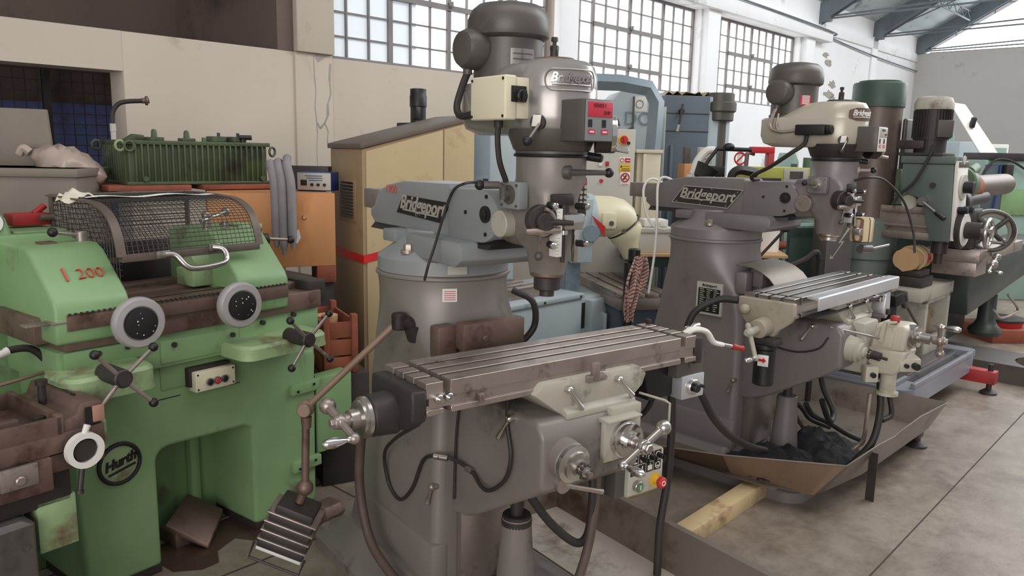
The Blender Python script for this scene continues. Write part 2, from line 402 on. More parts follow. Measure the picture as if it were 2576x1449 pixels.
# windows: steel frames with small panes of ribbed glass
def glass_mat(name, col, strength):
    mt = bpy.data.materials.new(name); mt.use_nodes = True; nt = mt.node_tree; N = nt.nodes; L = nt.links; b_ = N['Principled BSDF']
    b_.inputs['Base Color'].default_value = (.8, .83, .86, 1); b_.inputs['Roughness'].default_value = .25
    tc = N.new('ShaderNodeTexCoord'); n = N.new('ShaderNodeTexNoise'); n.inputs['Scale'].default_value = 1.4; L.new(tc.outputs['Object'], n.inputs[0])
    r = N.new('ShaderNodeValToRGB'); L.new(n.outputs[0], r.inputs[0]); r.color_ramp.elements[0].position = .3; r.color_ramp.elements[1].position = .6
    r.color_ramp.elements[0].color = tuple(c*.8 for c in col)+(1,); r.color_ramp.elements[1].color = col+(1,)
    L.new(r.outputs[0], b_.inputs['Emission Color']); b_.inputs['Emission Strength'].default_value = strength; MATS[name] = mt
glass_mat('glass_bright', (.98, .98, 1.), 1.9); glass_mat('glass_dull', (.72, .84, .92), .30); glass_mat('gable_glass', (.97, .98, 1.), 4.5)
def window(name, u0, u1, z0, z1, cols, rows, thick, sash, dull=0):
    fr = MB(); nb = cols
    fr.box(u0, u1, -.17, -.09, z0, z0+.03, 0); fr.box(u0, u1, -.17, -.09, z1-.03, z1, 0); fr.box(u0, u0+.03, -.17, -.09, z0, z1, 0); fr.box(u1-.03, u1, -.17, -.09, z0, z1, 0)
    for i in range(1, cols):
        h = .022 if i in thick else .007; uu = u0+(u1-u0)*i/cols; fr.box(uu-h, uu+h, -.15, -.1, z0, z1, 0)
    for j in range(1, rows):
        zz = z0+(z1-z0)*j/rows; fr.box(u0, u1, -.145, -.105, zz-.007, zz+.007, 0)
    for c0, c1, j in sash:
        a, c = u0+(u1-u0)*c0/cols, u0+(u1-u0)*c1/cols; zz = z0+(z1-z0)*j/rows
        fr.box(a, c, -.16, -.085, zz-.022, zz+.022, 0); fr.box((a+c)/2-.012, (a+c)/2+.012, -.09, -.055, zz-.002, zz+.05, .003)
    o = struct(fr, name, 'frame_grey', WL)
    if dull:
        g = MB(); g.box(u0, u0+(u1-u0)*dull, -.128, -.122, z0, z0+(z1-z0)*.75, 0); g.build('pane', 'glass_dull', o)
        g = MB(); g.box(u0+(u1-u0)*dull, u1, -.128, -.122, z0, z1, 0); g.box(u0, u0+(u1-u0)*dull, -.128, -.122, z0+(z1-z0)*.75, z1, 0); g.build('pane', 'glass_bright', o)
    else:
        g = MB(); g.box(u0, u1, -.128, -.122, z0, z1, 0); g.build('pane', 'glass_bright', o)
window('window_1', .15, 2.72, 2.265, 3.36, 12, 6, (3, 6, 9), [(3, 9, 3), (3, 9, 5)], .36)
window('window_2', 3.03, 5.49, 2.33, 3.36, 11, 5, (2, 5, 8), [(2, 8, 1), (2, 8, 3)])
window('window_3', 5.96, 8.36, 2.31, 3.36, 11, 5, (2, 5, 8), [(2, 8, 1), (2, 8, 3)])
# end wall with the glazed gable above it
b = MB(); b.box(-.2, 12, 0, .22, 0, 3.66, 0); struct(b, 'wall_right', 'plaster_end', EW)
fr = MB(); fr.box(.2, 12, -.02, .08, 3.64, 3.69, 0)
for i in range(1, 12): fr.box(i*.62, i*.62+.016, .02, .05, 3.66, 9, 0)
for j in range(1, 10): fr.box(.2, 12, .02, .05, 3.66+j*.42, 3.674+j*.42, 0)
o = struct(fr, 'window_4', 'frame_grey', EW)
g = MB(); g.prism([(.12, 3.67), (12, 3.67), (12, 9), (9.5, 9)], 'w', .06, .065, 0); g.build('pane', 'gable_glass', o)
b = MB(); b.box(.42, .56, -.03, 0, 3.52, 3.63, .004); tag(b.build('alarm_box', 'red_paint'), 'small dull red box fixed high on the end wall under the gable glazing', 'box'); ab = bpy.data.objects['alarm_box']; ab.location = EW.C; ab.rotation_euler = (0, 0, EW.rz)
b = MB()
for pts in ([(1.9, 3.3), (1.84, 3.15), (1.86, 3.0), (1.76, 2.88), (1.72, 2.75)], [(.62, 3.45), (.615, 3.3)]):
    for (u0, z0), (u1, z1) in zip(pts[:-1], pts[1:]):
        d = V((u1-u0, 0, z1-z0)); n_ = V((-d.z, 0, d.x)).normalized()*.008
        b.raw([V((u0, -.002, z0))-n_, V((u0, -.002, z0))+n_, V((u1, -.002, z1))+n_, V((u1, -.002, z1))-n_], [(0, 1, 2, 3)])
struct(b, 'trim_10', 'truss_grey', EW)
# roof: corrugated sheet on purlins carried by sloping trusses with tie rods
SL = .56
b = MB(); rows = []
for i in range(120):
    w_ = -.3+8.3*i/119; rows.append([(uu, w_, 3.98+SL*w_+.012*math.sin(i*2.1)) for uu in (-1, 2.9, 6.8, 10.7, 14.6)])
b.sheet(rows, .02); struct(b, 'ceiling', 'roof_sheet', WL)
b = MB()
for i, uu in enumerate((9.05, 11.4, 13.8)):
    for du in (-.065, .045):
        b.raw([(uu+du, 0, 3.62), (uu+du, 0, 3.93), (uu+du, 8, 3.91+SL*8), (uu+du, 8, 3.80+SL*8), (uu+du, .30, 3.80), (uu+du+.02, 0, 3.62), (uu+du+.02, 0, 3.93), (uu+du+.02, 8, 3.91+SL*8), (uu+du+.02, 8, 3.80+SL*8), (uu+du+.02, .30, 3.80)],
              [(0, 1, 2, 3, 4), (9, 8, 7, 6, 5), (0, 5, 6, 1), (1, 6, 7, 2), (2, 7, 8, 3), (3, 8, 9, 4), (4, 9, 5, 0)])
    b.box(uu-.07, uu+.07, 0, .16, 3.66, 3.94, .01)
    for k in range(24): w_ = .3+k*.32; b.box(uu-.05, uu+.05, w_, w_+.05, 3.83+SL*w_, 3.845+SL*w_, 0)
struct(b, 'trim_11', 'truss_grey', WL)
b = MB()
for uu in (9.05, 11.4, 13.8):
    for dz in (0, .10): b.tube([(uu, .05, 3.70+dz*.3), (uu, 8, 3.80+dz*2.0)], .014, 6, smooth=False)
for k in range(6):
    w_ = .9+k*1.1; z_ = 3.86+SL*w_
    for dz in (0, -.16): b.tube([(8.9, w_, z_+dz), (14, w_, z_+dz)], .016, 6, smooth=False)
    for i in range(22):
        a = 8.9+i*.23; b.tube([(a, w_, z_-(.16 if i % 2 else 0)), (a+.23, w_, z_-(0 if i % 2 else .16))], .008, 5, smooth=False)
b.tube([(9.05, .1, 3.75), (11.4, 4, 5.95)], .012, 6, smooth=False); b.tube([(11.4, .1, 3.75), (9.05, 4, 5.95)], .012, 6, smooth=False)
b.tube([(11.4, .1, 3.75), (13.8, 4, 5.95)], .012, 6, smooth=False)
struct(b, 'trim_12', 'truss_grey', WL)

pl = bpy.data.lights.new('passage_fill', 'POINT'); pl.energy = 16; pl.shadow_soft_size = .08; pl.color = (.9, .92, 1)  # unseen fill light added to brighten the passage, no real fitting
po = bpy.data.objects.new('passage_fill', pl); COL.objects.link(po); po.location = WL.W(-3.6, -1.2, 1.85)
# ================================================================== knee type milling machines
def crank(parent, name, hub, axis, bar, L1, L2, mat='steel', grip='chrome', hub_r=.02, ball=.022, gl=.085):
    """ball crank: hub on the axis, a bar across it, a ball at one end and a turned grip at the other"""
    hub, ax, br = V(hub), V(axis).normalized(), V(bar).normalized()
    b = MB(); b.cyl(hub-ax*.03, hub+ax*.02, hub_r, n=20, bev=.003); b.sph(hub, hub_r*1.15); b.hexb(hub+ax*.016, ax, hub_r*.75, .014)
    b.cyl(hub, hub+br*L1, .011, .013); b.cyl(hub, hub-br*L2, .011, .0095); b.sph(hub+br*L1, ball); b.sph(hub-br*L2, .015)
    o = b.build(name, mat, parent)
    g = MB(); p = hub-br*L2
    g.lathe(p, ax, [(.001, 0), (.010, 0), (.009, .016), (.006, .02), (.011, .036), (.0145, .055), (.013, .075), (.006, gl), (.001, gl+.002)], 16)
    g.build('grip', grip, o); return o
def ball_lever(parent, name, p0, p1, r=.006, ball=.013, mat='steel', bm_='black', base=None):
    b = MB(); b.cyl(p0, p1, r, r*.8, 12)
    if base: b.cyl(V(p0)-V(base)*.012, V(p0)+V(base)*.01, r*2.2, n=16, bev=.002)
    o = b.build(name, mat, parent); k = MB(); k.sph(p1, ball); k.build('knob', bm_, o); return o
def bar_lever(parent, name, p0, p1, mat='chrome', out=(0, 1, 0)):
    """small clamping lever: round boss and a waisted drop handle"""
    p0, p1 = V(p0), V(p1); d = p1-p0; L_ = d.length
    b = MB(); b.cyl(p0-V(out)*.025, p0+V(out)*.006, .011, n=14, bev=.002); b.sph(p0, .012)
    b.lathe(p0, d, [(.007, 0), (.0055, L_*.35), (.008, L_*.75), (.0095, L_*.9), (.004, L_)], 12); return b.build(name, mat, parent)
def nameplate(parent, pts, u, mat, rim=None, size=.062):
    """slanted plate on the ram side with cast lettering, pts = (w, z) corners tl tr br bl"""
    c = [V((u, p[0], p[1])) for p in pts]; b = MB(); o_ = V((-.003, 0, 0))
    b.raw([p for p in c]+[p+o_ for p in c], [(0, 1, 2, 3), (7, 6, 5, 4), (0, 4, 5, 1), (1, 5, 6, 2), (2, 6, 7, 3), (3, 7, 4, 0)])
    o = b.build('nameplate', mat, parent); mid = sum(c, V())/4; xd = ((c[1]-c[0])+(c[2]-c[3])); up = V((0, 0, 1)); xn = xd.normalized()
    text('lettering', 'Bridgeport', size, 'silver_letter', o, mid+V((-.004, 0, .008)), xd, up, .0012, .35, .0016, sx=.98)
    e = MB(); L_ = xd.length/2
    dn = V((0, 0, 1)); a = mid-xn*L_*.42-dn*.020+V((-.0035, 0, 0)); z_ = mid+xn*L_*.36-dn*.020+V((-.0035, 0, 0))
    e.raw([a, z_, z_+dn*.0055, a+dn*.0055]+[q+V((-.0015, 0, 0)) for q in (a, z_, z_+dn*.0055, a+dn*.0055)], [(0, 1, 2, 3), (7, 6, 5, 4), (0, 4, 5, 1), (1, 5, 6, 2), (2, 6, 7, 3), (3, 7, 4, 0)])
    e.build('underline', 'silver_letter', o)
    if rim:
        e = MB(); q = [p+V((-.004, 0, 0)) for p in c]
        for i in range(4): e.tube([q[i], q[(i+1) % 4]], .0022, 6, smooth=False)
        e.build('rim', rim, o)
    sc = MB()
    for t in ((.05, .5), (.95, .5)) if not rim else ((.06, .88), (.5, .93), (.94, .88), (.06, .1), (.5, .06), (.94, .1)):
        p = (c[3]*(1-t[0])+c[2]*t[0])*(1-t[1])+(c[0]*(1-t[0])+c[1]*t[0])*t[1]; sc = MB(); sc.cyl(p+V((-.002, 0, 0)), p+V((-.005, 0, 0)), .003, n=8); sc.build('rivet', 'silver_letter', o)
def table_mesh(b, u0, u1, w0, w1, top, slots=3):
    """T-slotted slab between a cross gutter at each end"""
    def sect(ws):   # profile with slots
        pr = [(w0, top)]; n = slots
        for i in range(n):
            c = w0+(w1-w0)*(i+1)/(n+1)
            pr += [(c-.008, top), (c-.008, top-.018), (c-.015, top-.018), (c-.015, top-.03), (c+.015, top-.03), (c+.015, top-.018), (c+.008, top-.018), (c+.008, top)]
        return pr
    low = [(w1, top), (w1, top-.042), (w1-.016, top-.046), (w1-.016, top-.060), (w1-.004, top-.064), (w1-.004, top-.070), (w1+.004, top-.072), (w1+.004, top-.088), (w1-.05, top-.09), (w0+.05, top-.09), (w0, top-.07)]
    b.prism(sect(0)+low, 'u', u0+.075, u1-.075, .0012, 1)
    for a, c in ((u0, u0+.052), (u1-.052, u1)): b.prism(sect(0)+low, 'u', a, c, .0012, 1)
    b.box(u0+.01, u1-.01, w0+.003, w1-.003, top-.07, top-.032, 0)
def mill(fr, v, label):
    g1 = v == 1
    body = 'grey' if g1 else 'grey2'; ramc = 'ram_grey' if g1 else 'ram_grey2'
    T = thing('milling_machine', label, 'milling machine', fr)
    # ---- base and column
    b = MB()
    b.loft([rrect(0, -.33, .33, -.52, .70, .10), rrect(.05, -.33, .33, -.52, .70, .10), rrect(.075, -.30, .30, -.49, .67, .09), rrect(.10, -.26, .26, -.45, .30, .08), rrect(.14, -.235, .235, -.41, .285, .05)])
    b.box(-.215, -.15, -.20, .29, .02, .285, .012)
    b.box(-.2, .2, .25, .62, .06, .13, .02)
    for su in (-1, 1): b.cyl((su*.275, -.43, .06), (su*.275, -.43, .082), .03, n=20); b.cyl((su*.275, -.43, .08), (su*.275, -.43, .0835), .014, n=16)
    b.build('base', body, T)
    b = MB()
    b.loft([rrect(.10, -.215, .215, -.39, .285, .04, 8), rrect(.30, -.20, .20, -.335, .285, .035, 8), rrect(.55, -.195, .195, -.27, .285, .035, 8), rrect(.80, -.19, .19, -.225, .283, .05, 8),
            rrect(.93, -.192, .192, -.21, .27, .07, 8), rrect(1.0, -.20, .20, -.212, .25, .12, 8), rrect(1.07, -.217, .217, -.22, .235, .19, 8), rrect(1.13, -.229, .229, -.229, .231, .228, 8), rrect(1.168, -.234, .234, -.234, .234, .2339, 8)])
    b.lathe((0, 0, 1.166), (0, 0, 1), [(.236, 0), (.241, .004), (.241, .012), (.236, .016)], 48)
    b.build('column', body, T)
    b = MB()   # dovetail ways for the knee
    b.prism([(-.11, .27), (-.135, .345), (.105, .345), (.08, .27)], 'z', .14, 1.045, .003)
    b.build('ways', 'iron', T)
    b = MB(); b.box(-.137, .107, .30, .352, .965, 1.052, .004); b.hexb((-.055, .352, .998), (0, 1, 0), .011, .008); b.box(-.2, -.125, .24, .30, .93, 1.04, .01)
    b.build('way_cap', 'iron_rust' if g1 else 'grey2', T)
    # ---- turret and ram
    b = MB()
    b.lathe((0, 0, 1.18), (0, 0, 1), [(.228, 0), (.234, .004), (.234, .05), (.229, .056), (.205, .072), (.165, .10), (.14, .125), (.13, .145)], 48)
    b.build('turret', 'ram_grey' if g1 else 'grey2', T)
    b = MB()
    for a in (200, 255, 320, 20):
        p = V((.185*math.cos(R(a)), -.185*math.sin(R(a)), 1.255)) if False else V((-.19*math.cos(R(a-180)), .19*math.sin(R(a-180)), 1.252))
        b = MB(); b.cyl(p, p+V((0, 0, .012)), .026, n=18); b.hexb(p+V((0, 0, .012)), (0, 0, 1), .017, .02); b.build('turret_bolt', 'iron', T)
    b = MB(); b.prism([(.04, 1.246), (.35, 1.238), (.385, 1.262), (.385, 1.30), (.36, 1.318), (.03, 1.318)], 'u', -.172, .172, .006); b.prism([(-.15, 1.275), (-.06, 1.275), (-.055, 1.318), (-.15, 1.318)], 'u', -.165, .165, .005); b.build('ram_saddle', ramc, T)
    b = MB(); b.prism([(-.11, 1.30), (-.07, 1.345), (.07, 1.345), (.11, 1.30)], 'w', -.36, .44, .002); b.build('ram_dovetail', 'black', T)
    b = MB()
    pr = [(-.355, 1.318), (-.39, 1.345), (-.39, 1.372), (-.36, 1.385), (-.325, 1.44), (-.25, 1.468), (-.13, 1.487), (.19, 1.49)]
    pr += [(.20+.0, 1.478)]+[(.385+.098*math.cos(R(a)), 1.40+.082*math.sin(R(a))) for a in range(90, -91, -15)]+[(.36, 1.312)]
    b.prism(pr, 'u', -.095, .095, .022, 4); b.build('ram', ramc, T)
    b = MB(); b.prism([(.20, 1.475)]+[(.385+.10*math.cos(R(a)), 1.40+.083*math.sin(R(a))) for a in range(90, -91, -12)]+[(.20, 1.314)], 'u', -.105, .105, .004)
    b.build('ram_head', ramc, T)
    b = MB(); b.box(-.055, .055, -.53, -.34, 1.365, 1.442, .004); b.build('ram_tail', 'grey', T)
    b = MB(); b.cyl((-.104, .42, 1.408), (-.112, .42, 1.408), .026, n=24); b.hexb((-.112, .42, 1.408), (-1, 0, 0), .016, .004); b.build('pivot_bolt', 'black', T)
    b = MB()
    for (w_, z_) in ((.423, 1.462), (.42, 1.346), (.307, 1.407)): b = MB(); b.cyl((-.102, w_, z_), (-.1085, w_, z_), .0065, n=10); b.build('bolt', 'black', T)
    if g1: text('chalk_number', '1900', .045, 'chalk', T, (-.0965, -.215, 1.452), (0, 1, 0), (0, 0, 1), .0012, .1, -.0012)
    if g1: nameplate(T, [(-.118, 1.437), (.200, 1.428), (.146, 1.357), (-.168, 1.372)], -.096, 'black', None, .072)
    else: nameplate(T, [(-.145, 1.440), (.195, 1.432), (.115, 1.338), (-.215, 1.352)], -.096, 'cast_dark', 'silver_letter', .074)
    # ---- knuckle and quill head
    b = MB(); b.cyl((0, .43, 1.405), (0, .545, 1.41), .092, .096, 40, .012); b.build('knuckle', body, T)
    b = MB(); b.cyl((-.02, .515, 1.388), (-.125, .515, 1.388), .040, n=32, bev=.003)
    for a in (45, 135, 225, 315): b.cyl((-.125, .515+.031*math.cos(R(a)), 1.388+.031*math.sin(R(a))), (-.128, .515+.031*math.cos(R(a)), 1.388+.031*math.sin(R(a))), .004, n=8)
    b.build('tilt_cover', 'grey_light' if g1 else 'iron', T)
    b = MB()   # head casting: drum on top, box in the middle, quill sleeve below
    b.loft([rrect(1.245, -.052, .045, .545, .655, .048, 8), rrect(1.31, -.058, .050, .535, .67, .05, 8), rrect(1.345, -.085, .048, .52, .685, .045, 8), rrect(1.38, -.092, .042, .50, .692, .03, 8), rrect(1.47, -.095, .042, .50, .695, .03, 8),
            rrect(1.50, -.10, .07, .50, .70, .06, 8), rrect(1.52, -.103, .103, .497, .703, .1029, 8), rrect(1.595, -.103, .103, .497, .703, .1029, 8)])
    b.build('head_casting', body, T)
    b = MB(); b.lathe((0, .60, 1.588), (0, 0, 1), [(.106, 0), (.106, .014), (.112, .018), (.128, .058), (.131, .075)], 44); b.build('lower_housing', 'motor_grey' if g1 else 'cast_dark', T)
    b = MB(); b.torus((0, .60, 1.59), (0, 0, 1), .106, .005, 40, 8); b.build('clamp_ring', 'black', T)
    b = MB(); b.box(-.10, -.135, .535, .625, 1.437, 1.515, .004); b.build('gear_cover', ramc, T)
    b = MB(); b.lathe((-.135, .58, 1.478), (-1, 0, 0), [(.028, 0), (.028, .004), (.015, .006), (.015, .022)], 20)
    for (w_, z_) in ((.545, 1.505), (.615, 1.505), (.545, 1.447), (.615, 1.447)): b.cyl((-.134, w_, z_), (-.139, w_, z_), .004, n=8)
    b.build('lever_boss', 'steel' if not g1 else 'motor_grey', T)
    if g1:
        b = MB(); b.tube([(-.155, .58, 1.465), (-.158, .58, 1.498), (-.17, .575, 1.505), (-.205, .553, 1.504)], .011, 12, smooth=False); o = b.build('gear_lever', 'motor_grey', T); k = MB(); k.sph((-.215, .547, 1.504), .0145); k.build('knob', 'black', o)
        ball_lever(T, 'brake_lever', (-.02, .70, 1.545), (.10, .74, 1.545), .009, .014, 'motor_grey', 'black', (.5, .8, 0))
    else:
        ball_lever(T, 'gear_lever', (-.15, .58, 1.478), (-.20, .55, 1.485), .008, .013, 'motor_grey', 'black'); ball_lever(T, 'brake_lever', (.02, .695, 1.548), (.055, .755, 1.548), .008, .014, 'grey_light', 'black', (.5, .8, 0))
    b = MB(); b.cyl((.07, .66, 1.592), (.10, .71, 1.585), .013, n=14, bev=.003); b.build('clamp_knob', 'black', T)
    # front: feed hub, depth rod, scale and stops
    b = MB(); b.cyl((-.085, .66, 1.41), (-.105, .705, 1.41), .045, n=28, bev=.004); b.cyl((-.10, .69, 1.41), (-.115, .73, 1.41), .026, n=22, bev=.003); b.cyl((-.11, .72, 1.41), (-.045, .76, 1.408), .010, .007, 12); b.build('feed_hub', 'cast_dark', T)
    b = MB(); b.torus((-.118, .715, 1.41), (-.3, .95, 0), .036, .006, 24, 8, 100, 330); b.cyl((-.165, .70, 1.382), (-.07, .735, 1.388), .010, n=14, bev=.002); b.build('feed_fork', 'iron', T)
    b = MB(); b.cyl((-.12, .71, 1.375), (-.117, .70, 1.325), .003, n=8); o = b.build('trip_lever', 'iron', T); k = MB(); k.sph((-.117, .70, 1.313), .0125); k.build('knob', 'motor_grey', o)
    b = MB(); b.box(-.072, -.052, .69, .722, 1.31, 1.445, .001); b.build('depth_scale', 'label_white' if g1 else 'aluminium', T)
    b = MB()
    for i in range(14): b.box(-.0715, -.0715+(.010 if i % 2 else .006), .722, .7225, 1.318+i*.009, 1.3187+i*.009, 0)
    b.build('scale_marks', 'black', T)
    b = MB(); b.cyl((-.03, .70, 1.29), (-.03, .70, 1.455), .0065, n=14); b.cyl((-.03, .70, 1.425), (-.03, .70, 1.455), .014, n=16); b.box(-.075, .0, .66, .71, 1.452, 1.485, .006); b.build('depth_rod', 'cast_dark', T)
    b = MB(); b.box(-.045, .025, .70, .73, 1.385, 1.43, .006); b.cyl((-.03, .70, 1.37), (-.03, .70, 1.382), .014, n=18); b.box(.0, .018, .70, .715, 1.29, 1.40, .002); b.build('stop_block', 'chrome', T)
    for q, (p, d) in enumerate((((-.085, .70, 1.455), (-.2, 1, 0)), ((.015, .70, 1.45), (.3, 1, 0)), ((-.08, .70, 1.345), (-.4, 1, 0)), ((.01, .705, 1.345), (.3, 1, 0)))):
        dd = V(d).normalized(); k = MB(); k.cyl(V(p), V(p)+dd*.032, .010, n=14, bev=.002); o = k.build('stop_knob', 'black', T); k = MB(); k.cyl(V(p)+dd*.032, V(p)+dd*.044, .009, n=14, bev=.003); k.build('tip', 'chrome', o)
    b = MB(); b.cyl((-.003, .60, 1.25), (-.003, .60, 1.235), .052, n=30, bev=.004); b.build('quill_ring', 'iron_rust' if g1 else 'iron', T)
    b = MB(); b.cyl((-.003, .60, 1.235), (-.003, .60, 1.195 if g1 else 1.215), .04, n=28, bev=.003); b.cyl((-.003, .60, 1.2), (-.003, .60, 1.175 if g1 else 1.2), .022, n=20)
    b.build('spindle', 'cast_dark' if g1 else 'steel', T)
    # ---- belt housing
    b = MB(); pc = 'pulley_grey' if g1 else 'pulley_cream'; m0, m1_ = .375, .60
    b.loft([stadium(1.648, m0+.02, .10, m1_, .115), stadium(1.665, m0, .128, m1_, .124), stadium(1.70, m0, .143, m1_, .127), stadium(1.775, m0, .143, m1_, .127), stadium(1.782, m0, .138, m1_, .124)])
    if g1: b.lathe((0, m0, 1.778), (0, 0, 1), [(.138, 0), (.136, .02), (.122, .026)], 40)
    b.build('belt_housing', pc, T)
    b = MB()
    if g1: b.loft([stadium(1.778, .50, .137, m1_, .126), stadium(1.812, .51, .128, m1_, .125), stadium(1.838, .53, .112, m1_, .117), stadium(1.852, .555, .09, m1_, .098), stadium(1.856, .57, .07, m1_, .075)])
    else: b.loft([stadium(1.778, .40, .139, m1_, .126), stadium(1.79, .44, .128, m1_, .125), stadium(1.83, .52, .112, m1_, .12), stadium(1.848, .545, .095, m1_, .108), stadium(1.855, .57, .07, m1_, .078)])
    b.build('housing_dome', pc, T)
    b = MB(); b.lathe((0, .60, 1.853), (0, 0, 1), [(.062, 0), (.062, .006), (.056, .010)], 32); b.build('housing_cap', 'iron_rust' if g1 else 'black', T)
    b = MB(); b.cyl((0, .60, 1.86), (0, .60, 1.885), .012, n=14); b.hexb((0, .60, 1.885), (0, 0, 1), .013, .014); b.cyl((0, .60, 1.9), (0, .60, 1.915), .006, n=10); b.hexb((0, .60, 1.91), (0, 0, 1), .010, .012); b.build('drawbar', 'cast_dark', T)
    # oval cast badge on the curve of the housing
    b = MB(); b2 = MB(); Rb = .1275
    def on(a, z, o=0): return V((-(Rb+o)*math.cos(R(a)), .60+(Rb+o)*math.sin(R(a)), z))
    a0, a1, zc, hz = 40, 112, 1.795, .028
    k = 16; ring = []
    for i in range(k+1): ring.append((a0+10+(a1-a0-20)*i/k, zc+hz))
    for i in range(1, 9): t = math.pi/2-math.pi*i/9; ring.append((a1-10+10*math.cos(t), zc+hz*math.sin(t)))
    for i in range(k+1): ring.append((a1-10-(a1-a0-20)*i/k, zc-hz))
    for i in range(1, 9): t = -math.pi/2-math.pi*i/9; ring.append((a0+10+10*math.cos(t), zc+hz*math.sin(t)))
    if g1: b.tube([on(a, z, .001) for a, z in ring+ring[:1]], .0022, 6, smooth=False); bd = b.build('badge', pc, T)
    else:
        rows = []
        for j in range(7):
            rows.append([on(a0+(a1-a0)*(.5+(i/20-.5)*math.sqrt(max(.0, 1-(abs(j-3)/3.2)**6))), zc+hz*(j-3)/3, .0012) for i in range(21)])
        b.sheet(rows, .001); bd = b.build('badge', 'iron_rust', T)
    word = 'Bridgeport'; ws = [1.15, .8, .55, .95, .95, .85, .95, .95, .8, .7]; tot = sum(ws); acc = 0
    for ch, wd_ in zip(word, ws):
        a = a0+7+(a1-a0-14)*(acc+wd_/2)/tot; acc += wd_
        t_ = V((math.sin(R(a)), math.cos(R(a)), 0))
        text('letter', ch, .036, 'steel' if g1 else 'label_white', bd, on(a, zc+.005, .002), t_, (0, 0, 1), .0015, .3, .0008, sx=.9)
    e = MB(); e.tube([on(a0+9+(a1-a0-18)*i/12, zc-.013, .002) for i in range(13)], .0018, 6, smooth=False); e.build('underline', 'steel' if g1 else 'label_white', bd)
    # ---- motor
    b = MB(); mc = 'motor_grey'
    b.lathe((0, m0, 1.776), (0, 0, 1), [(.112, 0), (.112, .022), (.106, .026), (.106, .175)], 44); mo = b.build('motor', mc, T)
    b = MB(); b.lathe((0, m0, 1.942), (0, 0, 1), [(.108, -.01), (.124, 0), (.127, .012), (.125, .05), (.115, .075), (.095, .092), (.06, .099), (.001, .10)], 44)
    for a in (185, 265, 330): b.cyl((-.126*math.cos(R(a-180)), m0-.126*math.sin(R(a-180)), 1.955), (-.134*math.cos(R(a-180)), m0-.134*math.sin(R(a-180)), 1.955), .005, n=10)
    b.build('motor_cap', mc, mo)
    b = MB(); b.loft([[V((-.10-h, .36+x*s, 1.902+z*s2)) for x, z in [(.062*math.cos(2*math.pi*i/20), .055*math.sin(2*math.pi*i/20)*(1.15 if math.sin(2*math.pi*i/20) < 0 else 1)) for i in range(20)]] for h, s, s2 in ((0, 1, 1), (.045, 1, 1), (.06, .85, .85), (.066, .6, .6))])
    b.cyl((-.135, .355, 1.85), (-.135, .355, 1.825), .014, n=12); b.build('junction_box', mc, mo)
    b = MB()
    def onm(a, z, o=0): return V((-(.1065+o)*math.cos(R(a)), m0+(.1065+o)*math.sin(R(a)), z))
    zlo, zhi = (1.80, 1.90) if g1 else (1.84, 1.885)
    aa = (58, 100) if g1 else (40, 68)
    b.sheet([[onm(aa[0]+(aa[1]-aa[0])*i/10, zlo+(zhi-zlo)*j/2, .001) for i in range(11)] for j in range(3)], .001); pl = b.build('rating_plate', 'steel' if g1 else 'red_label', mo)
    b = MB()
    for j in range(6): b.sheet([[onm(aa[0]+4+(aa[1]-aa[0]-8)*i/8, zlo+.006+(zhi-zlo)*(j+.0)/6.5+dz, .0018) for i in range(9)] for dz in (0, .004)])
    b.build('plate_text', 'motor_grey' if g1 else 'label_white', pl)
    # ---- speed selector on the front
    b = MB(); b.prism([(-.06, .66), (-.06, .775), (-.055, .80), (.05, .80), (.055, .775), (.06, .66)], 'z', 1.63, 1.742, .004); sp = b.build('speed_selector', 'motor_grey', T)
    b = MB(); b.box(-.052, .047, .80, .804, 1.632, 1.739, .003); b.build('face_plate', 'ram_grey' if g1 else 'label_white', sp)
    b = MB(); b.box(-.046, .043, .804, .806, 1.695, 1.735, .001); b.build('label', 'red_label' if g1 else 'panel_grey', sp)
    b = MB(); b.box(-.044, -.030, .803, .8055, 1.668, 1.688, 0); b.box(.006, .020, .803, .8055, 1.668, 1.688, 0); b.build('window', 'black', sp)
    b = MB(); b.box(-.042, -.020, .804, .806, 1.65, 1.662, 0); b.box(.004, .028, .804, .806, 1.65, 1.662, 0); b.build('label', 'red_label', sp)
    text('lettering', 'SERIES I', .014, 'black', sp, (-.005, .8065, 1.725), (1, 0, 0), (0, 0, 1), .0003)
    text('lettering', '2HP', .014, 'black', sp, (.022, .8065, 1.706), (1, 0, 0), (0, 0, 1), .0003)
    b = MB(); b.box(-.039, -.023, .806, .8063, 1.654, 1.658, 0); b.box(.008, .024, .806, .8063, 1.654, 1.658, 0); b.build('label_print', 'label_white', sp)
    b = MB(); b.cyl((.06, .72, 1.652), (.092, .745, 1.652), .052, n=30); b.build('speed_wheel', 'cast_dark', sp)
    b = MB(); b.cyl((.092, .745, 1.652), (.106, .756, 1.652), .053, .051, 30, .003); b.cyl((.10, .765, 1.612), (.125, .79, 1.606), .007, n=10, bev=.002); b.build('speed_wheel_rim', 'chrome', sp)
    # range lever with its white plate
    o = ball_lever(T, 'range_lever', (-.118, .69, 1.675), (-.155, .685, 1.628), .0045, .0135, 'steel', 'black')
    b = MB(); b.obox((-.117, .675, 1.684), (.55, .83, 0), (-.83, .55, 0), (.1, .1, 1), .024, .006, .032, .002); b.build('lever_plate', 'label_white', o); b = MB(); b.cyl((-.10, .665, 1.68), (-.113, .673, 1.68), .022, n=20); b.build('lever_base', 'cast_dark', o)
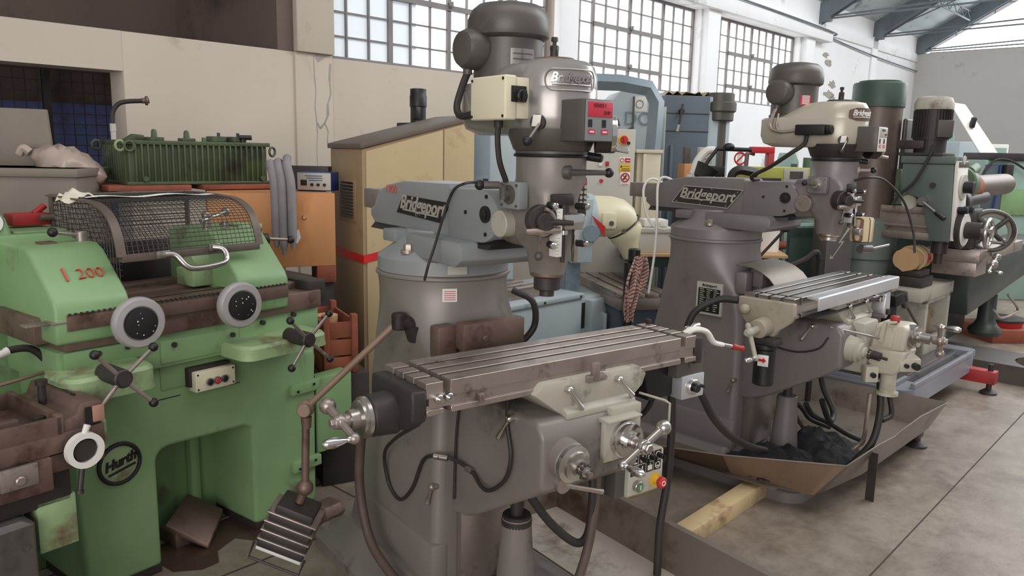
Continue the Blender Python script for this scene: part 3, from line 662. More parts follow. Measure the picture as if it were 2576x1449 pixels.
    # ---- switch box
    if g1:
        b = MB(); b.box(-.205, -.165, .478, .648, 1.684, 1.803, .006, 3); sb = b.build('switch_box', 'box_white', T)
        b = MB(); b.box(-.166, -.118, .484, .642, 1.688, 1.799, .004); b.build('box_base', 'box_white', sb)
        b = MB()
        for w_, z_ in ((.488, 1.694), (.638, 1.694), (.488, 1.793), (.638, 1.793)): b = MB(); b.cyl((-.205, w_, z_), (-.2065, w_, z_), .0045, n=10); b.build('screw', 'black', sb)
        b = MB(); b.box(-.185, -.135, .642, .652, 1.732, 1.775, .002); b.cyl((-.158, .65, 1.748), (-.158, .668, 1.748), .017, n=20, bev=.003); b.box(-.164, -.152, .666, .678, 1.733, 1.763, .003); b.build('rotary_knob', 'black', sb)
        b = MB(); b.cyl((-.17, .57, 1.685), (-.17, .57, 1.665), .013, n=14); b.tube([(-.17, .57, 1.67), (-.172, .57, 1.63), (-.165, .572, 1.57), (-.14, .57, 1.515)], .0085, 10); b.build('cable', 'rubber', T)
        b = MB(); b.tube([(-.135, .355, 1.83), (-.15, .35, 1.79), (-.175, .36, 1.73), (-.185, .40, 1.70), (-.185, .48, 1.705)], .011, 10); b.build('motor_cable', 'rubber', T)
    else:
        b = MB(); b.box(-.175, -.12, .47, .61, 1.70, 1.748, .006); sb = b.build('switch_box', 'black', T); b = MB(); b.cyl((-.15, .61, 1.725), (-.15, .635, 1.725), .022, n=18, bev=.004); b.build('rotary_knob', 'black', sb)
        b = MB(); b.tube([(-.135, .355, 1.83), (-.15, .345, 1.78), (-.17, .35, 1.735), (-.17, .40, 1.715), (-.16, .47, 1.722)], .008, 10); b.tube([(-.13, .365, 1.80), (-.15, .37, 1.74), (-.15, .39, 1.715)], .006, 8); b.build('motor_cable', 'iron', T)
        b = MB(); b.tube([(-.15, .52, 1.70), (-.15, .51, 1.66), (-.165, .46, 1.62), (-.16, .36, 1.555), (-.13, .26, 1.51), (-.10, .24, 1.49), (-.02, .23, 1.488)], .010, 10); b.build('cable', 'rubber', T)
    # ---- knee, saddle
    b = MB(); b.prism([(.24, .84), (.735, .84), (.765, .80), (.765, .64), (.70, .595), (.44, .44), (.37, .405), (.30, .388), (.24, .39)], 'u', -.135, .255, .016, 3); b.build('knee', body, T)
    b = MB(); b.prism([(-.135, .915), (-.10, .945), (.28, .945), (.315, .915), (.30, .88), (.245, .838), (-.01, .825), (-.06, .86)], 'w', .43, .722, .004); b.build('saddle', 'grey_light', T)
    b = MB(); b.prism([(.40, .83), (.745, .83), (.745, .85), (.725, .862), (.40, .862)], 'u', -.03, .25, .004); b.build('saddle_slide', 'grey_light', T)
    b = MB(); b.box(-.09, .27, .40, .70, .89, .94, .004); b.build('saddle_ways', 'cast_dark', T)
    bar_lever(T, 'saddle_lever', (-.016, .735, .918), (.03, .745, .852)); bar_lever(T, 'saddle_lever', (.184, .735, .918), (.24, .745, .855))
    b = MB(); b.box(.055, .125, .72, .738, .925, .948, .004); b.box(.075, .098, .72, .742, .93, .985, .004)
    for q in (.063, .117): b.cyl((q, .738, .936), (q, .743, .936), .008, n=14)
    b.build('stop_block', 'iron', T)
    bar_lever(T, 'knee_clamp_lever', (-.15, .623, .823), (-.158, .575, .746), out=(-1, 0, 0))
    bar_lever(T, 'knee_clamp_lever', (-.205, .27, .49), (-.21, .245, .42), 'iron', out=(-1, 0, 0))
    # vertical crank boss and cross feed
    b = MB(); b.cyl((-.055, .70, .735), (-.055, .80, .725), .066, .058, 36, .006); b.build('elevating_boss', body if g1 else 'grey_light', T)
    b = MB(); b.lathe((-.055, .795, .725), (0, 1, -.1), [(.056, 0), (.057, .016), (.05, .019), (.043, .022), (.043, .034), (.026, .037), (.026, .05), (.016, .052), (.016, .068), (.009, .07), (.009, .088)], 32); b.build('elevating_dial', 'steel' if g1 else 'grey_light', T)
    b = MB()
    for a in range(8): b.box(-.006, .006, .853, .866, .71, .725, 0) if False else b.sph((-.055+.019*math.cos(R(a*45)), .858, .718+.019*math.sin(R(a*45))), .006, n=8)
    b.build('clutch_teeth', 'cast_dark', T)
    if g1:
        b = MB(); b.box(.085, .235, .765, .785, .685, .812, .004); b.prism([(.755, .806), (.80, .812), (.80, .818), (.755, .82)], 'u', .085, .225, .001); b.build('feed_bracket', 'grey_light', T)
        b = MB(); b.lathe((.165, .785, .748), (0, 1, 0), [(.058, 0), (.058, .012), (.053, .014), (.053, .03), (.034, .032), (.034, .048), (.02, .05), (.02, .075)], 36); b.build('cross_feed_dial', 'chrome', T)
        crank(T, 'cross_feed_crank', (.165, .865, .748), (0, 1, 0), (.85, 0, .42), .095, .09, hub_r=.021, ball=.024)
        b = MB(); b.tube([(.31, .70, .845), (.345, .78, .835), (.345, .80, .83), (.345, .80, .77)], .004, 6, smooth=False); b.build('bracket_arm', 'grey_light', T)
        b = MB(); b.box(.13, .255, .60, .766, .80, .842, .004); b.build('knee_top_cover', 'grey_light', T)
    else:
        b = MB(); b.prism([(.62, .84), (.80, .84), (.82, .70), (.82, .60), (.62, .60)], 'u', .02, .19, .01); b.build('feed_base', 'grey_light', T)
        b = MB(); b.prism([(.825, .72), (.845, .85), (.965, .855), (.985, .84), (.975, .735)], 'u', .03, .18, .012, 3); b.prism([(.82, .735), (.99, .735), (.965, .64), (.94, .615), (.86, .612), (.82, .66)], 'u', .03, .18, .012, 3); fu = b.build('feed_drive', 'cream_grey', T)
        b = MB(); b.prism([(.84, .745), (.85, .842), (.935, .842), (.925, .745)], 'u', .022, .034, .003)
        for (w_, z_) in ((.85, .753), (.915, .753), (.857, .832), (.925, .832)): b.cyl((.03, w_, z_), (.017, w_, z_), .005, n=8)
        b.build('cover_plate', 'cream_grey', fu)
        b = MB(); b.prism([(.868, .77), (.89, .77), (.90, .862), (.94, .868), (.94, .874), (.885, .870)], 'u', .0, .022, .002); b.build('trip_bracket', 'cream_grey', fu); b = MB(); b.box(.03, .07, .90, .94, .858, .895, .012); b.build('trip_knob', 'red_paint', fu)
        b = MB(); b.cyl((.029, .855, .70), (.022, .855, .70), .008, n=12); b.build('plug', 'black', fu)
        b = MB(); b.lathe((.105, .965, .80), (0, 1, 0), [(.052, 0), (.055, .02), (.055, .034), (.046, .036), (.046, .05), (.026, .052), (.024, .10)], 32); b.build('cross_feed_dial', 'steel', fu)
        crank(T, 'cross_feed_crank', (.105, 1.10, .80), (0, 1, 0), (.3, 0, -1), .065, .07, 'iron', hub_r=.02, ball=.02)
        b = MB(); b.cyl((.01, .885, .785), (-.14, .70, .83), .005, n=8); b.build('trip_rod', 'iron', T)
        def panel(c, nrm, sx, sz, two):
            n_ = V(nrm).normalized(); x_ = V((0, 0, 1)).cross(n_); b = MB(); b.obox(V(c), x_, n_, (0, 0, 1), sx, .05, sz, .005); o = b.build('switch_panel', 'cream_grey', T)
            for q, r_, h_ in (((-.018, .016, .03), (.022, .010, .018)) if two else ((0, .012, .02),)):
                k = MB(); p = V(c)+x_*q+n_*.025; k.cyl(p, p+n_*h_, r_, n=16, bev=.002); k.build('switch', 'black', o)
        panel((.08, .985, .672), (-.75, .75, 0), .095, .062, True); panel((.0, .85, .615), (-.75, .75, 0), .06, .075, False)
        b = MB(); b.loft([[V((.08, .985, .672))+V((.53, .53, 0))*s_*.06+V((-.53, .53, 0))*t_*.02+V((0, 0, z_)) for s_, t_ in ((-1, 1), (1, 1), (1, -1.5), (-1, -1.5))] for z_ in (.031, .034)]+[[V((.08, .975, .672))+V((.53, .53, 0))*s_*.05+V((0, 0, .07)) for s_ in (-.1, .1, .1, -.1)]]); b.build('panel_hood', 'cream_grey', T)
        b = MB(); b.cyl((.10, .90, .62), (.10, .90, .52), .035, n=24); b.cyl((.10, .90, .52), (.10, .90, .505), .05, n=24); b.build('switch_post', 'cream_grey', T)
        b = MB(); b.cyl((-.06, .87, .72), (-.06, .91, .715), .02, n=16); b.cyl((-.06, .90, .716), (-.06, .94, .71), .007, n=10); b.build('elevating_stub', 'cast_dark', T)
    # ---- table
    t0, t1, tw0, tw1 = (-.475, .575, .465, .697) if g1 else (-.50, .56, .452, .685)
    b = MB(); table_mesh(b, t0, t1, tw0, tw1, 1.0); tb = b.build('table', 'iron' if g1 else 'steel', T)
    if g1:
        b = MB(); b.prism([(.47, .985), (.70, .985), (.705, .955), (.70, .90), (.64, .865), (.56, .845), (.50, .87), (.465, .93)], 'u', t0-.045, t0, .008, 3); b.build('end_bracket', 'cast_dark', T)
        b = MB(); b.cyl((t0-.03, .575, .90), (t0-.11, .575, .898), .062, .056, 32, .006); b.build('screw_bearing', 'cast_dark', T)
        b = MB(); b.lathe((t0-.11, .575, .898), (-1, 0, 0), [(.052, 0), (.056, .004), (.056, .014), (.048, .018), (.048, .026), (.028, .028), (.026, .052), (.016, .054), (.016, .075)], 36); b.build('table_dial', 'steel', T)
        crank(T, 'table_crank', (t0-.185, .575, .898), (-1, 0, 0), (0, -.93, .22), .085, .085, 'iron', 'chrome', .018, .023)
        b = MB(); b.box(t1-.005, t1+.035, .475, .70, .90, .99, .006); b.build('end_bracket', 'cast_dark', T)
        b = MB(); b.tube([(.60, .62, .985), (.64, .63, 1.0), (.70, .635, .985), (.735, .64, .945), (.78, .645, .93)], lambda t: .017-.004*t, 10, flat=.7); o = b.build('feed_lever', 'label_white', T); k = MB(); k.cyl((.775, .645, .932), (.83, .65, .918), .007, n=12); k.build('stem', 'chrome', o); k = MB(); k.lathe((.83, .65, .918), (.95, .1, -.25), [(.004, 0), (.012, .004), (.011, .02), (.008, .045), (.012, .056), (.001, .06)], 14); k.build('knob', 'red_paint', o)
        b = MB(); b.cyl((.62, .58, .945), (.76, .50, .955), .007, n=10); b.sph((.765, .497, .955), .018); b.lathe((.765, .497, .955), (.93, -.2, .12), [(.008, 0), (.008, .02), (.014, .045), (.012, .075), (.002, .085)], 14); b.build('table_crank', 'chrome', T)
        b = MB(); b.prism([(.40, .93), (.61, .93), (.61, .80), (.55, .77), (.44, .77)], 'w', .40, .62, .008); b.build('feed_motor', 'black', T)
        b = MB(); b.box(.53, .665, .57, .66, .845, .925, .004); b.cyl((.60, .66, .885), (.60, .664, .885), .012, n=16); b.build('feed_gearbox', 'motor_grey', T)
        b = MB(); b.box(.555, .67, .61, .665, .765, .85, .005); o = b.build('switch_panel', 'aluminium', T); k = MB(); k.cyl((.605, .665, .808), (.605, .68, .808), .028, n=24, bev=.003); k.build('dial', 'chrome', o); k = MB(); k.cyl((.605, .68, .808), (.605, .695, .808), .016, n=18, bev=.003); k.cyl((.64, .665, .808), (.64, .69, .808), .006, n=10); k.build('knob', 'black', o)
        for p in ((-.441, .957), (-.41, .957)):
            b = MB(); b.cyl((p[0], .68, p[1]), (p[0], .712, p[1]), .012, n=16, bev=.002); b.cyl((p[0], .712, p[1]), (p[0], .724, p[1]), .006, n=10); b.build('stop_screw', 'chrome', T)
        for u_ in (-.305, .143): b = MB(); b.box(u_-.008, u_+.008, .68, .708, .925, .95, .002); b.build('trip_dog', 'iron', T)
        b = MB(); b.box(.56, .575, .47, .49, 1.0, 1.018, .004); b.build('table_stop', 'cast_dark', T)
    else:
        b = MB(); b.prism([(.44, .985), (.70, .985), (.705, .93), (.69, .90), (.64, .86), (.60, .80), (.54, .80), (.49, .86), (.44, .93)], 'u', t0-.03, t0, .006, 3)
        for w_, z_ in ((.53, .955), (.60, .955), (.655, .91)): b.cyl((t0-.03, w_, z_), (t0-.033, w_, z_), .008, n=12)
        b.build('end_bracket', 'bracket_tan', T)
        b = MB(); b.cyl((t0-.03, .575, .87), (t0-.10, .575, .865), .045, .042, 30, .004); b.cyl((t0-.10, .575, .865), (t0-.16, .575, .862), .018, n=18); b.build('screw_bearing', 'bracket_tan', T)
        crank(T, 'table_crank', (t0-.165, .575, .862), (-1, 0, 0), (0, -.32, .95), .03, .11, 'grey_light', 'chrome', .018, .012)
        b = MB(); b.sph((t0-.05, .485, .935), .024); b.build('ball_knob', 'bracket_tan', T)
        b = MB(); b.prism([(tw1+.01, 1.004), (tw1+.062, 1.004), (tw1+.066, .998), (tw1+.066, .945), (tw1+.06, .945), (tw1+.058, .99), (tw1+.01, .994)], 'u', t0+.10, t1+.01, .001); b.build('way_guard', 'aluminium', T)
        b = MB(); b.box(t0+.13, t1, tw1-.02, tw1+.05, .905, .912, 0); b.build('chip_guard', 'cast_dark', T)
        b = MB(); b.prism([(.44, .93), (.50, .93), (.515, .82), (.47, .79), (.43, .82)], 'w', .62, .74, .006); o = b.build('power_switch', 'aluminium', T); k = MB(); k.box(.455, .49, .74, .75, .815, .845, .003); k.build('rocker', 'black', o)
        b = MB(); b.cyl((.40, .70, .905), (.40, .74, .905), .016, n=16); b.cyl((.36, .70, .905), (.36, .74, .905), .013, n=16); b.build('stop_screw', 'chrome', T)
        b = MB(); b.cyl((t0-.06, .60, .78), (t0-.06, .60, .62), .045, n=28, bev=.004); b.cyl((t0-.06, .60, .80), (t0-.06, .60, .78), .05, n=28, bev=.004); res = b.build('lubricator', 'black', T)
        b = MB(); b.obox((t0-.103, .615, .735), (.25, .95, 0), (.95, -.25, 0), (0, 0, 1), .045, .004, .05, .001); b.build('label', 'label_white', res); b = MB(); b.prism([(.598, .732), (.618, .732), (.618, .725), (.632, .737), (.618, .749), (.618, .742), (.598, .742)], 'u', t0-.112, t0-.108, 0); b.build('arrow', 'red', res)
        b = MB(); b.box(t0-.10, t0-.02, .55, .66, .80, .83, .006); b.cyl((t0-.06, .56, .83), (t0-.06, .56, .88), .02, n=14); b.build('pump_head', 'cast_dark', res)
    # ---- elevating screw
    b = MB(); b.cyl((.01, .46, .62), (.01, .46, .37), .022, n=20); b.build('elevating_screw', 'cast_dark', T)
    b = MB(); b.lathe((.01, .46, 0.05), (0, 0, 1), [(.10, 0), (.10, .03), (.072, .05), (.052, .30), (.050, .355)], 32); b.build('pedestal', body, T)
    b = MB(); b.cyl((.01, .46, .398), (.01, .46, .415), .048, n=28, bev=.003); b.cyl((.01, .46, .38), (.01, .46, .40), .051, n=28); b.build('screw_nut', 'cast_dark' if g1 else body, T)
    return T
M1 = F(-.25, 2.80, 53.5); M2 = F(1.07, 4.13, 44.5)
mill1 = mill(M1, 1, 'nearest grey knee milling machine with a cream switch box on its head')
mill2 = mill(M2, 2, 'farther grey knee milling machine standing in a wide sheet metal chip tray')
# ================================================================== things around the mills
def hose(parent, name, pts, r, mat='rubber', fr=None, n=10):
    b = MB(); b.tube(pts, r, n); return b.build(name, mat, parent)
# oil lines, cables and hoses on the near mill
hose(mill1, 'oil_line', [(-.142, .35, .84), (-.145, .33, .71), (-.145, .32, .59), (-.145, .315, .45)], .005)
hose(mill1, 'oil_line', [(-.20, .30, .605), (-.165, .33, .602), (-.15, .42, .59), (-.16, .50, .565), (-.16, .553, .575), (-.15, .61, .63), (-.15, .635, .71), (-.14, .60, .80), (-.10, .55, .90)], .0065)
hose(mill1, 'oil_line', [(-.42, .56, .84), (-.30, .20, .66), (-.23, -.02, .52), (-.21, -.04, .41), (-.205, .0, .365), (-.205, .06, .365), (-.205, .14, .44), (-.206, .21, .56), (-.206, .27, .60), (-.19, .31, .605)], .0065)
for q in (((-.152, .40, .59), (-.15, .43, .588), .010), ((-.205, .285, .605), (-.175, .322, .603), .011)): b = MB(); b.cyl(*q, n=12); b.build('oil_fitting', 'steel', mill1)
hose(mill1, 'conduit', [(-.52, .50, .86), (-.40, .15, .74), (-.31, -.04, .61), (-.30, -.085, .40), (-.30, -.02, .23), (-.30, .10, .165), (-.28, .30, .12), (-.2, .6, .10)], .017, 'hose_brown', n=14)
hose(mill1, 'cable', [(.03, .28, 1.49), (-.03, .24, 1.497)]+[(u,)+M1.qu(px, py, u) for px, py, u in ((1165, 463, -.09), (1143, 476, -.108), (1128, 505, -.112), (1115, 545, -.125), (1102, 590, -.18), (1090, 630, -.215), (1078, 665, -.235), (1068, 705, -.238))], .0045)
hose(mill1, 'conduit', [(.62, .55, .78), (.636, .55, .73), (.646, .55, .60), (.64, .55, .42), (.612, .55, .234), (.60, .56, .05)], .015, n=12)
hose(mill1, 'conduit', [(.57, .52, .78), (.573, .52, .74), (.56, .48, .66), (.52, .40, .61), (.44, .30, .60)], .010)
hose(mill1, 'conduit', [(-.06, .60, .58), (-.036, .60, .53), (.049, .60, .42), (.15, .60, .33), (.20, .60, .34), (.215, .60, .42), (.217, .60, .52), (.22, .58, .62)], .014, n=12)
hose(mill1, 'conduit', [(.235, .60, .62), (.23, .60, .45), (.19, .62, .32), (.13, .64, .22), (.05, .66, .13)], .016, 'hose_brown', n=12)
hose(mill1, 'conduit', [(.15, .22, 1.12), (.21, .26, 1.08), (.23, .25, .99), (.18, .24, .93), (.12, .24, .90)], .012)
b = MB(); b.cyl((-.06, .75, .655), (-.06, .78, .65), .028, n=24); b.cyl((-.06, .775, .648), (.076, .79, .60), .0075, n=12); b.sph((.076, .79, .60), .009); b.build('lock_handle', 'iron', mill1)
# small plates on the near column
b = MB()
def oncol(a, z, r=.2355): return V((-r*math.cos(R(a)), r*math.sin(R(a)), z))
b.sheet([[oncol(62+16*i/6, z, .2405 if z > 1.18 else .2355) for i in range(7)] for z in (1.192, 1.222)], .0015); b.build('scale_plate', 'panel_grey', mill1)
b = MB(); b.sheet([[oncol(58+12*i/6, z, .237) for i in range(7)] for z in (1.10, 1.145)], .0015); o = b.build('rating_plate', 'label_white', mill1)
b = MB()
for j in range(5): b.sheet([[oncol(59.5+9*i/4, z, .2392) for i in range(5)] for z in (1.107+j*.007, 1.109+j*.007)])
b.build('plate_text', 'red_label', o)
# control box with its picture panel, on the right of the knee
cb = thing('control_box', 'white faced control box with green and red push buttons right of the nearest knee', 'control box', M1, .455, .60, .44)
b = MB(); b.box(-.13, .07, -.14, -.005, -.01, .12, .01); b.box(-.22, -.13, -.20, -.05, .0, .18, .01); b.build('housing', 'motor_grey', cb)
b = MB(); b.prism([(-.085, -.005), (.085, -.005), (.087, .14), (.07, .148), (.05, .15), (.03, .163), (-.02, .163), (-.04, .15), (-.085, .148)], 'w', -.06, .012, .006); b.build('face', 'panel_grey', cb)
for j, zz in enumerate((.068, .106)):
    for i in range(4):
        b = MB(); b.box(-.076+i*.038, -.042+i*.038, .012, .0135, zz, zz+.034, .001); o = b.build('symbol_tile', 'black', cb); b = MB(); uu = -.059+i*.038
        if i == 0: b.box(uu-.010, uu-.003, .0135, .0142, zz+.006, zz+.028, 0); b.box(uu-.003, uu+.012, .0135, .0142, zz+.005, zz+.010, 0); b.box(uu-.003, uu+.010, .0135, .0142, zz+.022, zz+.027, 0)
        elif i == 1: b.box(uu-.002, uu+.003, .0135, .0142, zz+.014, zz+.029, 0); b.box(uu-.010, uu+.010, .0135, .0142, zz+.005, zz+.010, 0); b.box(uu-.010, uu-.006, .0135, .0142, zz+.010, zz+.016, 0)
        elif i == 2: b.box(uu-.011, uu+.011, .0135, .0142, zz+.006, zz+.024, 0); b.box(uu-.003, uu+.003, .0135, .0142, zz+.026, zz+.030, 0)
        else: b.torus((uu, .0138, zz+.017), (0, 1, 0), .011, .0016, 20, 6); b.box(uu-.006, uu+.006, .0135, .0142, zz+.012, zz+.016, 0)
        b.build('symbol', 'label_white', o)
for i in range(3): b = MB(); b.cyl((-.02+i*.038, .012, .122), (-.02+i*.038, .04, .122), .009, n=14, bev=.002); b.box(-.022+i*.038, -.018+i*.038, .035, .045, .112, .132, .001); b.build('selector', 'black', cb)
b = MB(); b.cyl((-.045, .012, .03), (-.045, .03, .03), .020, n=24, bev=.002); o = b.build('start_button', 'steel', cb); b = MB(); b.cyl((-.045, .03, .03), (-.045, .034, .03), .014, n=20); b.build('cap', 'btn_green', o); b = MB(); b.box(-.047, -.043, .034, .0348, .022, .038, 0); b.build('mark', 'label_white', o)
b = MB(); b.cyl((.045, .012, .032), (.045, .016, .032), .026, n=24); b.cyl((.045, .016, .032), (.045, .038, .032), .012, n=18); o = b.build('stop_button', 'yellow', cb); b = MB(); b.cyl((.045, .036, .032), (.045, .056, .032), .020, n=26, bev=.004); b.build('cap', 'red', o); b = MB(); b.torus((.045, .0562, .032), (0, 1, 0), .008, .0016, 18, 6); b.build('mark', 'label_white', o)
# chip tray of the near mill
tr = MB()
tr.box(-.36, -.34, .68, 1.5, .03, .19, .002); 
tr.raw([(.655, -.10, .035), (.655, 1.5, .035), (.70, 1.5, .205), (.70, -.14, .205), (.665, -.10, .035), (.665, 1.5, .035), (.712, 1.5, .205), (.712, -.14, .205)], [(0, 1, 2, 3), (7, 6, 5, 4), (3, 2, 6, 7), (0, 3, 7, 4), (1, 5, 6, 2)])
tr.raw([(.30, -.10, .035), (.66, -.10, .035), (.70, -.14, .205), (.30, -.14, .205), (.30, -.11, .035), (.66, -.11, .035), (.70, -.155, .205), (.30, -.155, .205)], [(0, 1, 2, 3), (7, 6, 5, 4), (3, 2, 6, 7), (0, 3, 7, 4)])
tr.box(.70, .728, -.155, 1.5, .2, .206, 0); tr.box(.30, .728, -.18, -.14, .2, .206, 0)
to_ = solo(tr, 'chip_tray', 'sheet_grey', M1, 'open steel chip tray around the base of the nearest mill', 'chip tray')
b = MB(); b.box(-.36, .66, .72, 1.5, .035, .045, 0); b.box(.345, .66, -.10, .72, .035, .045, 0); b.build('tray_floor', 'tray_pale', to_)
b = MB(); b.prism([(.18, .046), (.42, .046), (.34, .13), (.20, .15)], 'w', .50, .66, .004); solo(b, 'coolant_pan', 'panel_grey', M1, 'pale folded sheet lying in the nearest chip tray beside the pedestal', 'metal sheet', None, .02, .2, 0)
# ------------------------------------------------------------------ jointed work lamp
lp = thing('work_lamp', 'rusty jointed work lamp hanging from the left side of the nearest mill', 'lamp', F(0, 0, 90))
fl = lambda x, y, z: (x, -y, z)    # frame at the origin: u = x, w = -y
A0_, A1_, A2_, A3_ = fl(-.375, 2.56, 1.035), fl(-.70, 2.58, .715), fl(-.71, 2.58, .425), fl(-.73, 2.58, .37)
b = MB(); b.cyl(fl(-.30, 2.60, 1.0), A0_, .025, n=16); b.cyl(fl(-.375, 2.56, 1.06), fl(-.375, 2.56, 1.005), .026, n=18, bev=.004); b.cyl(fl(-.32, 2.60, .97), fl(-.33, 2.58, 1.02), .035, n=18); b.build('bracket', 'cast_dark', lp)
b = MB(); b.cyl(A0_, A1_, .012, n=14); b.sph(A1_, .030); b.cyl(fl(-.70, 2.545, .715), fl(-.70, 2.615, .715), .024, n=18, bev=.004); b.build('upper_arm', 'brass', lp)
b = MB(); b.cyl(A1_, A2_, .0135, n=14); b.cyl(V(A1_)-V((0, 0, .03)), V(A1_)-V((0, 0, .07)), .019, .016, 14); b.sph(A2_, .029); b.cyl(A2_, A3_, .016, n=12); b.build('lower_arm', 'iron_rust', lp)
hx, hy, hz = V((.86, 0, -.34)).normalized(), V((0, 1, 0)), V((.34, 0, .86)).normalized()
b = MB(); hc = V(fl(-.76, 2.58, .285))
for i, (k, sz) in enumerate(((.07, .135), (.035, .155), (.0, .165), (-.035, .17), (-.07, .17))):
    b.obox(hc+hz*k, hx, hy, hz, sz, .13, .033, .007)
b.build('lamp_head', 'cast_dark', lp)
b = MB()
for k in (.052, .017, -.018, -.053): b.obox(hc+hz*k+V((0, -.0, 0)), hx, hy, hz, .178, .142, .007, .003)
b.build('cooling_fins', 'iron', lp)
b = MB(); b.obox(hc-hz*.092, hx, hy, hz, .165, .125, .012, .002); b.build('lens', 'bulb_glass', lp)
b = MB(); q = [hc+hx*.09+hz*.09*s_-hz*.0+hy*.0 for s_ in (1,)]; p1, p2 = hc+hx*.092-hz*.07+hy*.07, hc-hx*.092-hz*.07+hy*.07
b.tube([p1, p1-hz*.06, p2-hz*.06, p2], .005, 8, smooth=False); b.build('guard_wire', 'cast_dark', lp)
# ------------------------------------------------------------------ green gear machine with two handwheels
G = F(-1.3, 2.74, 37)
GM = thing('gear_machine', 'light green gear cutting machine with two grey rimmed handwheels and a mesh guard', 'machine', G)
b = MB()
def arch(w0, w1, bev):
    pr = [(-.27, .03), (.0, .03), (.0, .44)]+[(.05-.05*math.cos(R(a)), .44+.045*math.sin(R(a))) for a in (30, 60, 90)]+[(.37, .475), (.41, .455), (.41, .03), (.73, .03), (.74, .80), (-.30, .80), (-.29, .4)]
    b.prism(pr, 'u', 0, 1, 0) if False else b.prism(pr, 'w', w0, w1, bev, 3)
arch(-.75, 0, .018); b.build('base', 'green', GM, ang=40)
b = MB(); b.box(-.01, .42, -.74, -.30, .0, .50, .01); b.box(.28, .33, -.32, -.26, .02, .48, .02); b.build('recess_panel', 'green', GM)
b = MB(); b.box(-.265, -.0, -.74, -.006, 0, .05, .004); b.box(.415, .72, -.74, -.006, 0, .05, .004); b.build('plinth', 'cast_dark', GM)
b = MB(); b.box(.03, .34, -.02, .004, .705, .80, .004); b.build('front_panel', 'green', GM)
b = MB(); b.box(-.33, .735, -.75, .03, .80, .925, .008); b.box(-.31, -.02, .02, .04, .86, .92, .004); b.box(.02, .34, .02, .036, .815, .90, .003); b.build('bed', 'green', GM)
b = MB()
for p in ((.07, .88), (.31, .875), (-.2, .90), (-.1, .905), (.45, .90), (.60, .91)): b.cyl((p[0], .028, p[1]), (p[0], .044, p[1]), .010, n=12)
b.build('socket_screws', 'cast_dark', GM)
b = MB(); b.box(-.31, .74, -.70, .045, .925, 1.0, .004); b.box(-.36, .76, -.55, -.05, .94, 1.03, .006); b.build('slideway', 'iron_rust', GM)
b = MB()
for i, w_ in enumerate((-.02, -.10, -.18, -.26, -.36)): b.box(-.10, .55, w_-.055, w_-.006, 1.0, 1.05-.008*(i % 2), .003)
b.build('table_rails', 'iron_rust', GM)
b = MB(); b.box(-.30, .56, .045, .062, .995, 1.05, .002); b.box(-.30, .56, -.04, .062, 1.044, 1.05, .001); b.build('scale_bar', 'iron_rust', GM)
b = MB()
for i in range(46): b.box(-.295+i*.0185, -.288+i*.0185, .05, .066, 1.046, 1.054, 0)
b.build('rack_teeth', 'cast_dark', GM)
b = MB(); b.box(.68, .775, -.32, .03, .99, 1.04, .004); b.box(.745, .775, .0, .03, .94, 1.03, .003); b.build('end_bracket', 'cast_dark', GM)
b = MB(); b.box(-.41, -.33, -.02, .03, 1.018, 1.026, .002); b.box(-.345, -.27, .0, .06, 1.022, 1.03, .002); b.build('wiper_plates', 'iron', GM)
def cover(u0, u1, name, up=0):
    b = MB(); b.prism([(.055, .95), (.06, 1.07), (.045, 1.10), (-.10, 1.235+up), (-.14, 1.255+up), (-.42, 1.255+up), (-.44, 1.24+up), (-.44, .95)], 'u', u0, u1, .018, 3)
    return b.build(name, 'green', GM)
hd = cover(-.335, -.09, 'head_cover'); cover(.335, .565, 'tail_cover', .01)
text('chalk_number', '1', .085, 'chalk', GM, (-.26, -.022, 1.165), (1, 0, 0), (0, -.74, .67), .0035, 0, -.001)
text('chalk_number', '200', .062, 'chalk', GM, (-.18, -.019, 1.165), (1, 0, 0), (0, -.74, .67), .0035, 0, -.0018)
b = MB(); b.box(-.265, -.215, -.22, -.17, 1.255, 1.262, 0); b.build('number_plate', 'iron_rust', hd)
ball_lever(GM, 'clamp_lever', (-.12, -.20, 1.275), (-.215, -.20, 1.292), .008, .017, 'iron', 'black'); b = MB(); b.cyl((-.12, -.20, 1.25), (-.12, -.20, 1.29), .020, n=16, bev=.003); b.build('lever_post', 'iron', GM)
ball_lever(GM, 'clamp_lever', (.60, -.12, 1.215), (.70, -.10, 1.205), .007, .017, 'iron', 'black'); b = MB(); b.cyl((.56, -.14, 1.215), (.605, -.12, 1.215), .024, n=16, bev=.003); b.build('lever_post', 'cast_dark', GM)
b = MB(); b.box(.50, .59, -.32, -.18, 1.25, 1.275, .006); b.cyl((.57, -.18, 1.262), (.60, -.16, 1.262), .016, n=14); b.build('tail_bracket', 'green_top', GM)
b = MB(); b.cyl((.37, -.20, 1.265), (.37, -.20, 1.31), .016, n=14); b.sph((.37, -.20, 1.32), .02); b.cyl((.33, -.18, 1.30), (.47, -.22, 1.33), .008, n=10); b.sph((.47, -.22, 1.33), .018); b.cyl((.42, -.15, 1.27), (.42, -.15, 1.30), .014, n=12); b.build('tail_spindle_lever', 'iron', GM)
b = MB(); b.cyl((.335, -.18, 1.14), (.27, -.18, 1.14), .045, .035, 20); b.box(.25, .34, -.24, -.12, 1.05, 1.12, .006); b.build('tail_center', 'green_top', GM); b = MB(); b.cyl((-.09, -.18, 1.14), (-.04, -.18, 1.14), .035, .02, 20); b.build('head_center', 'green_top', GM)
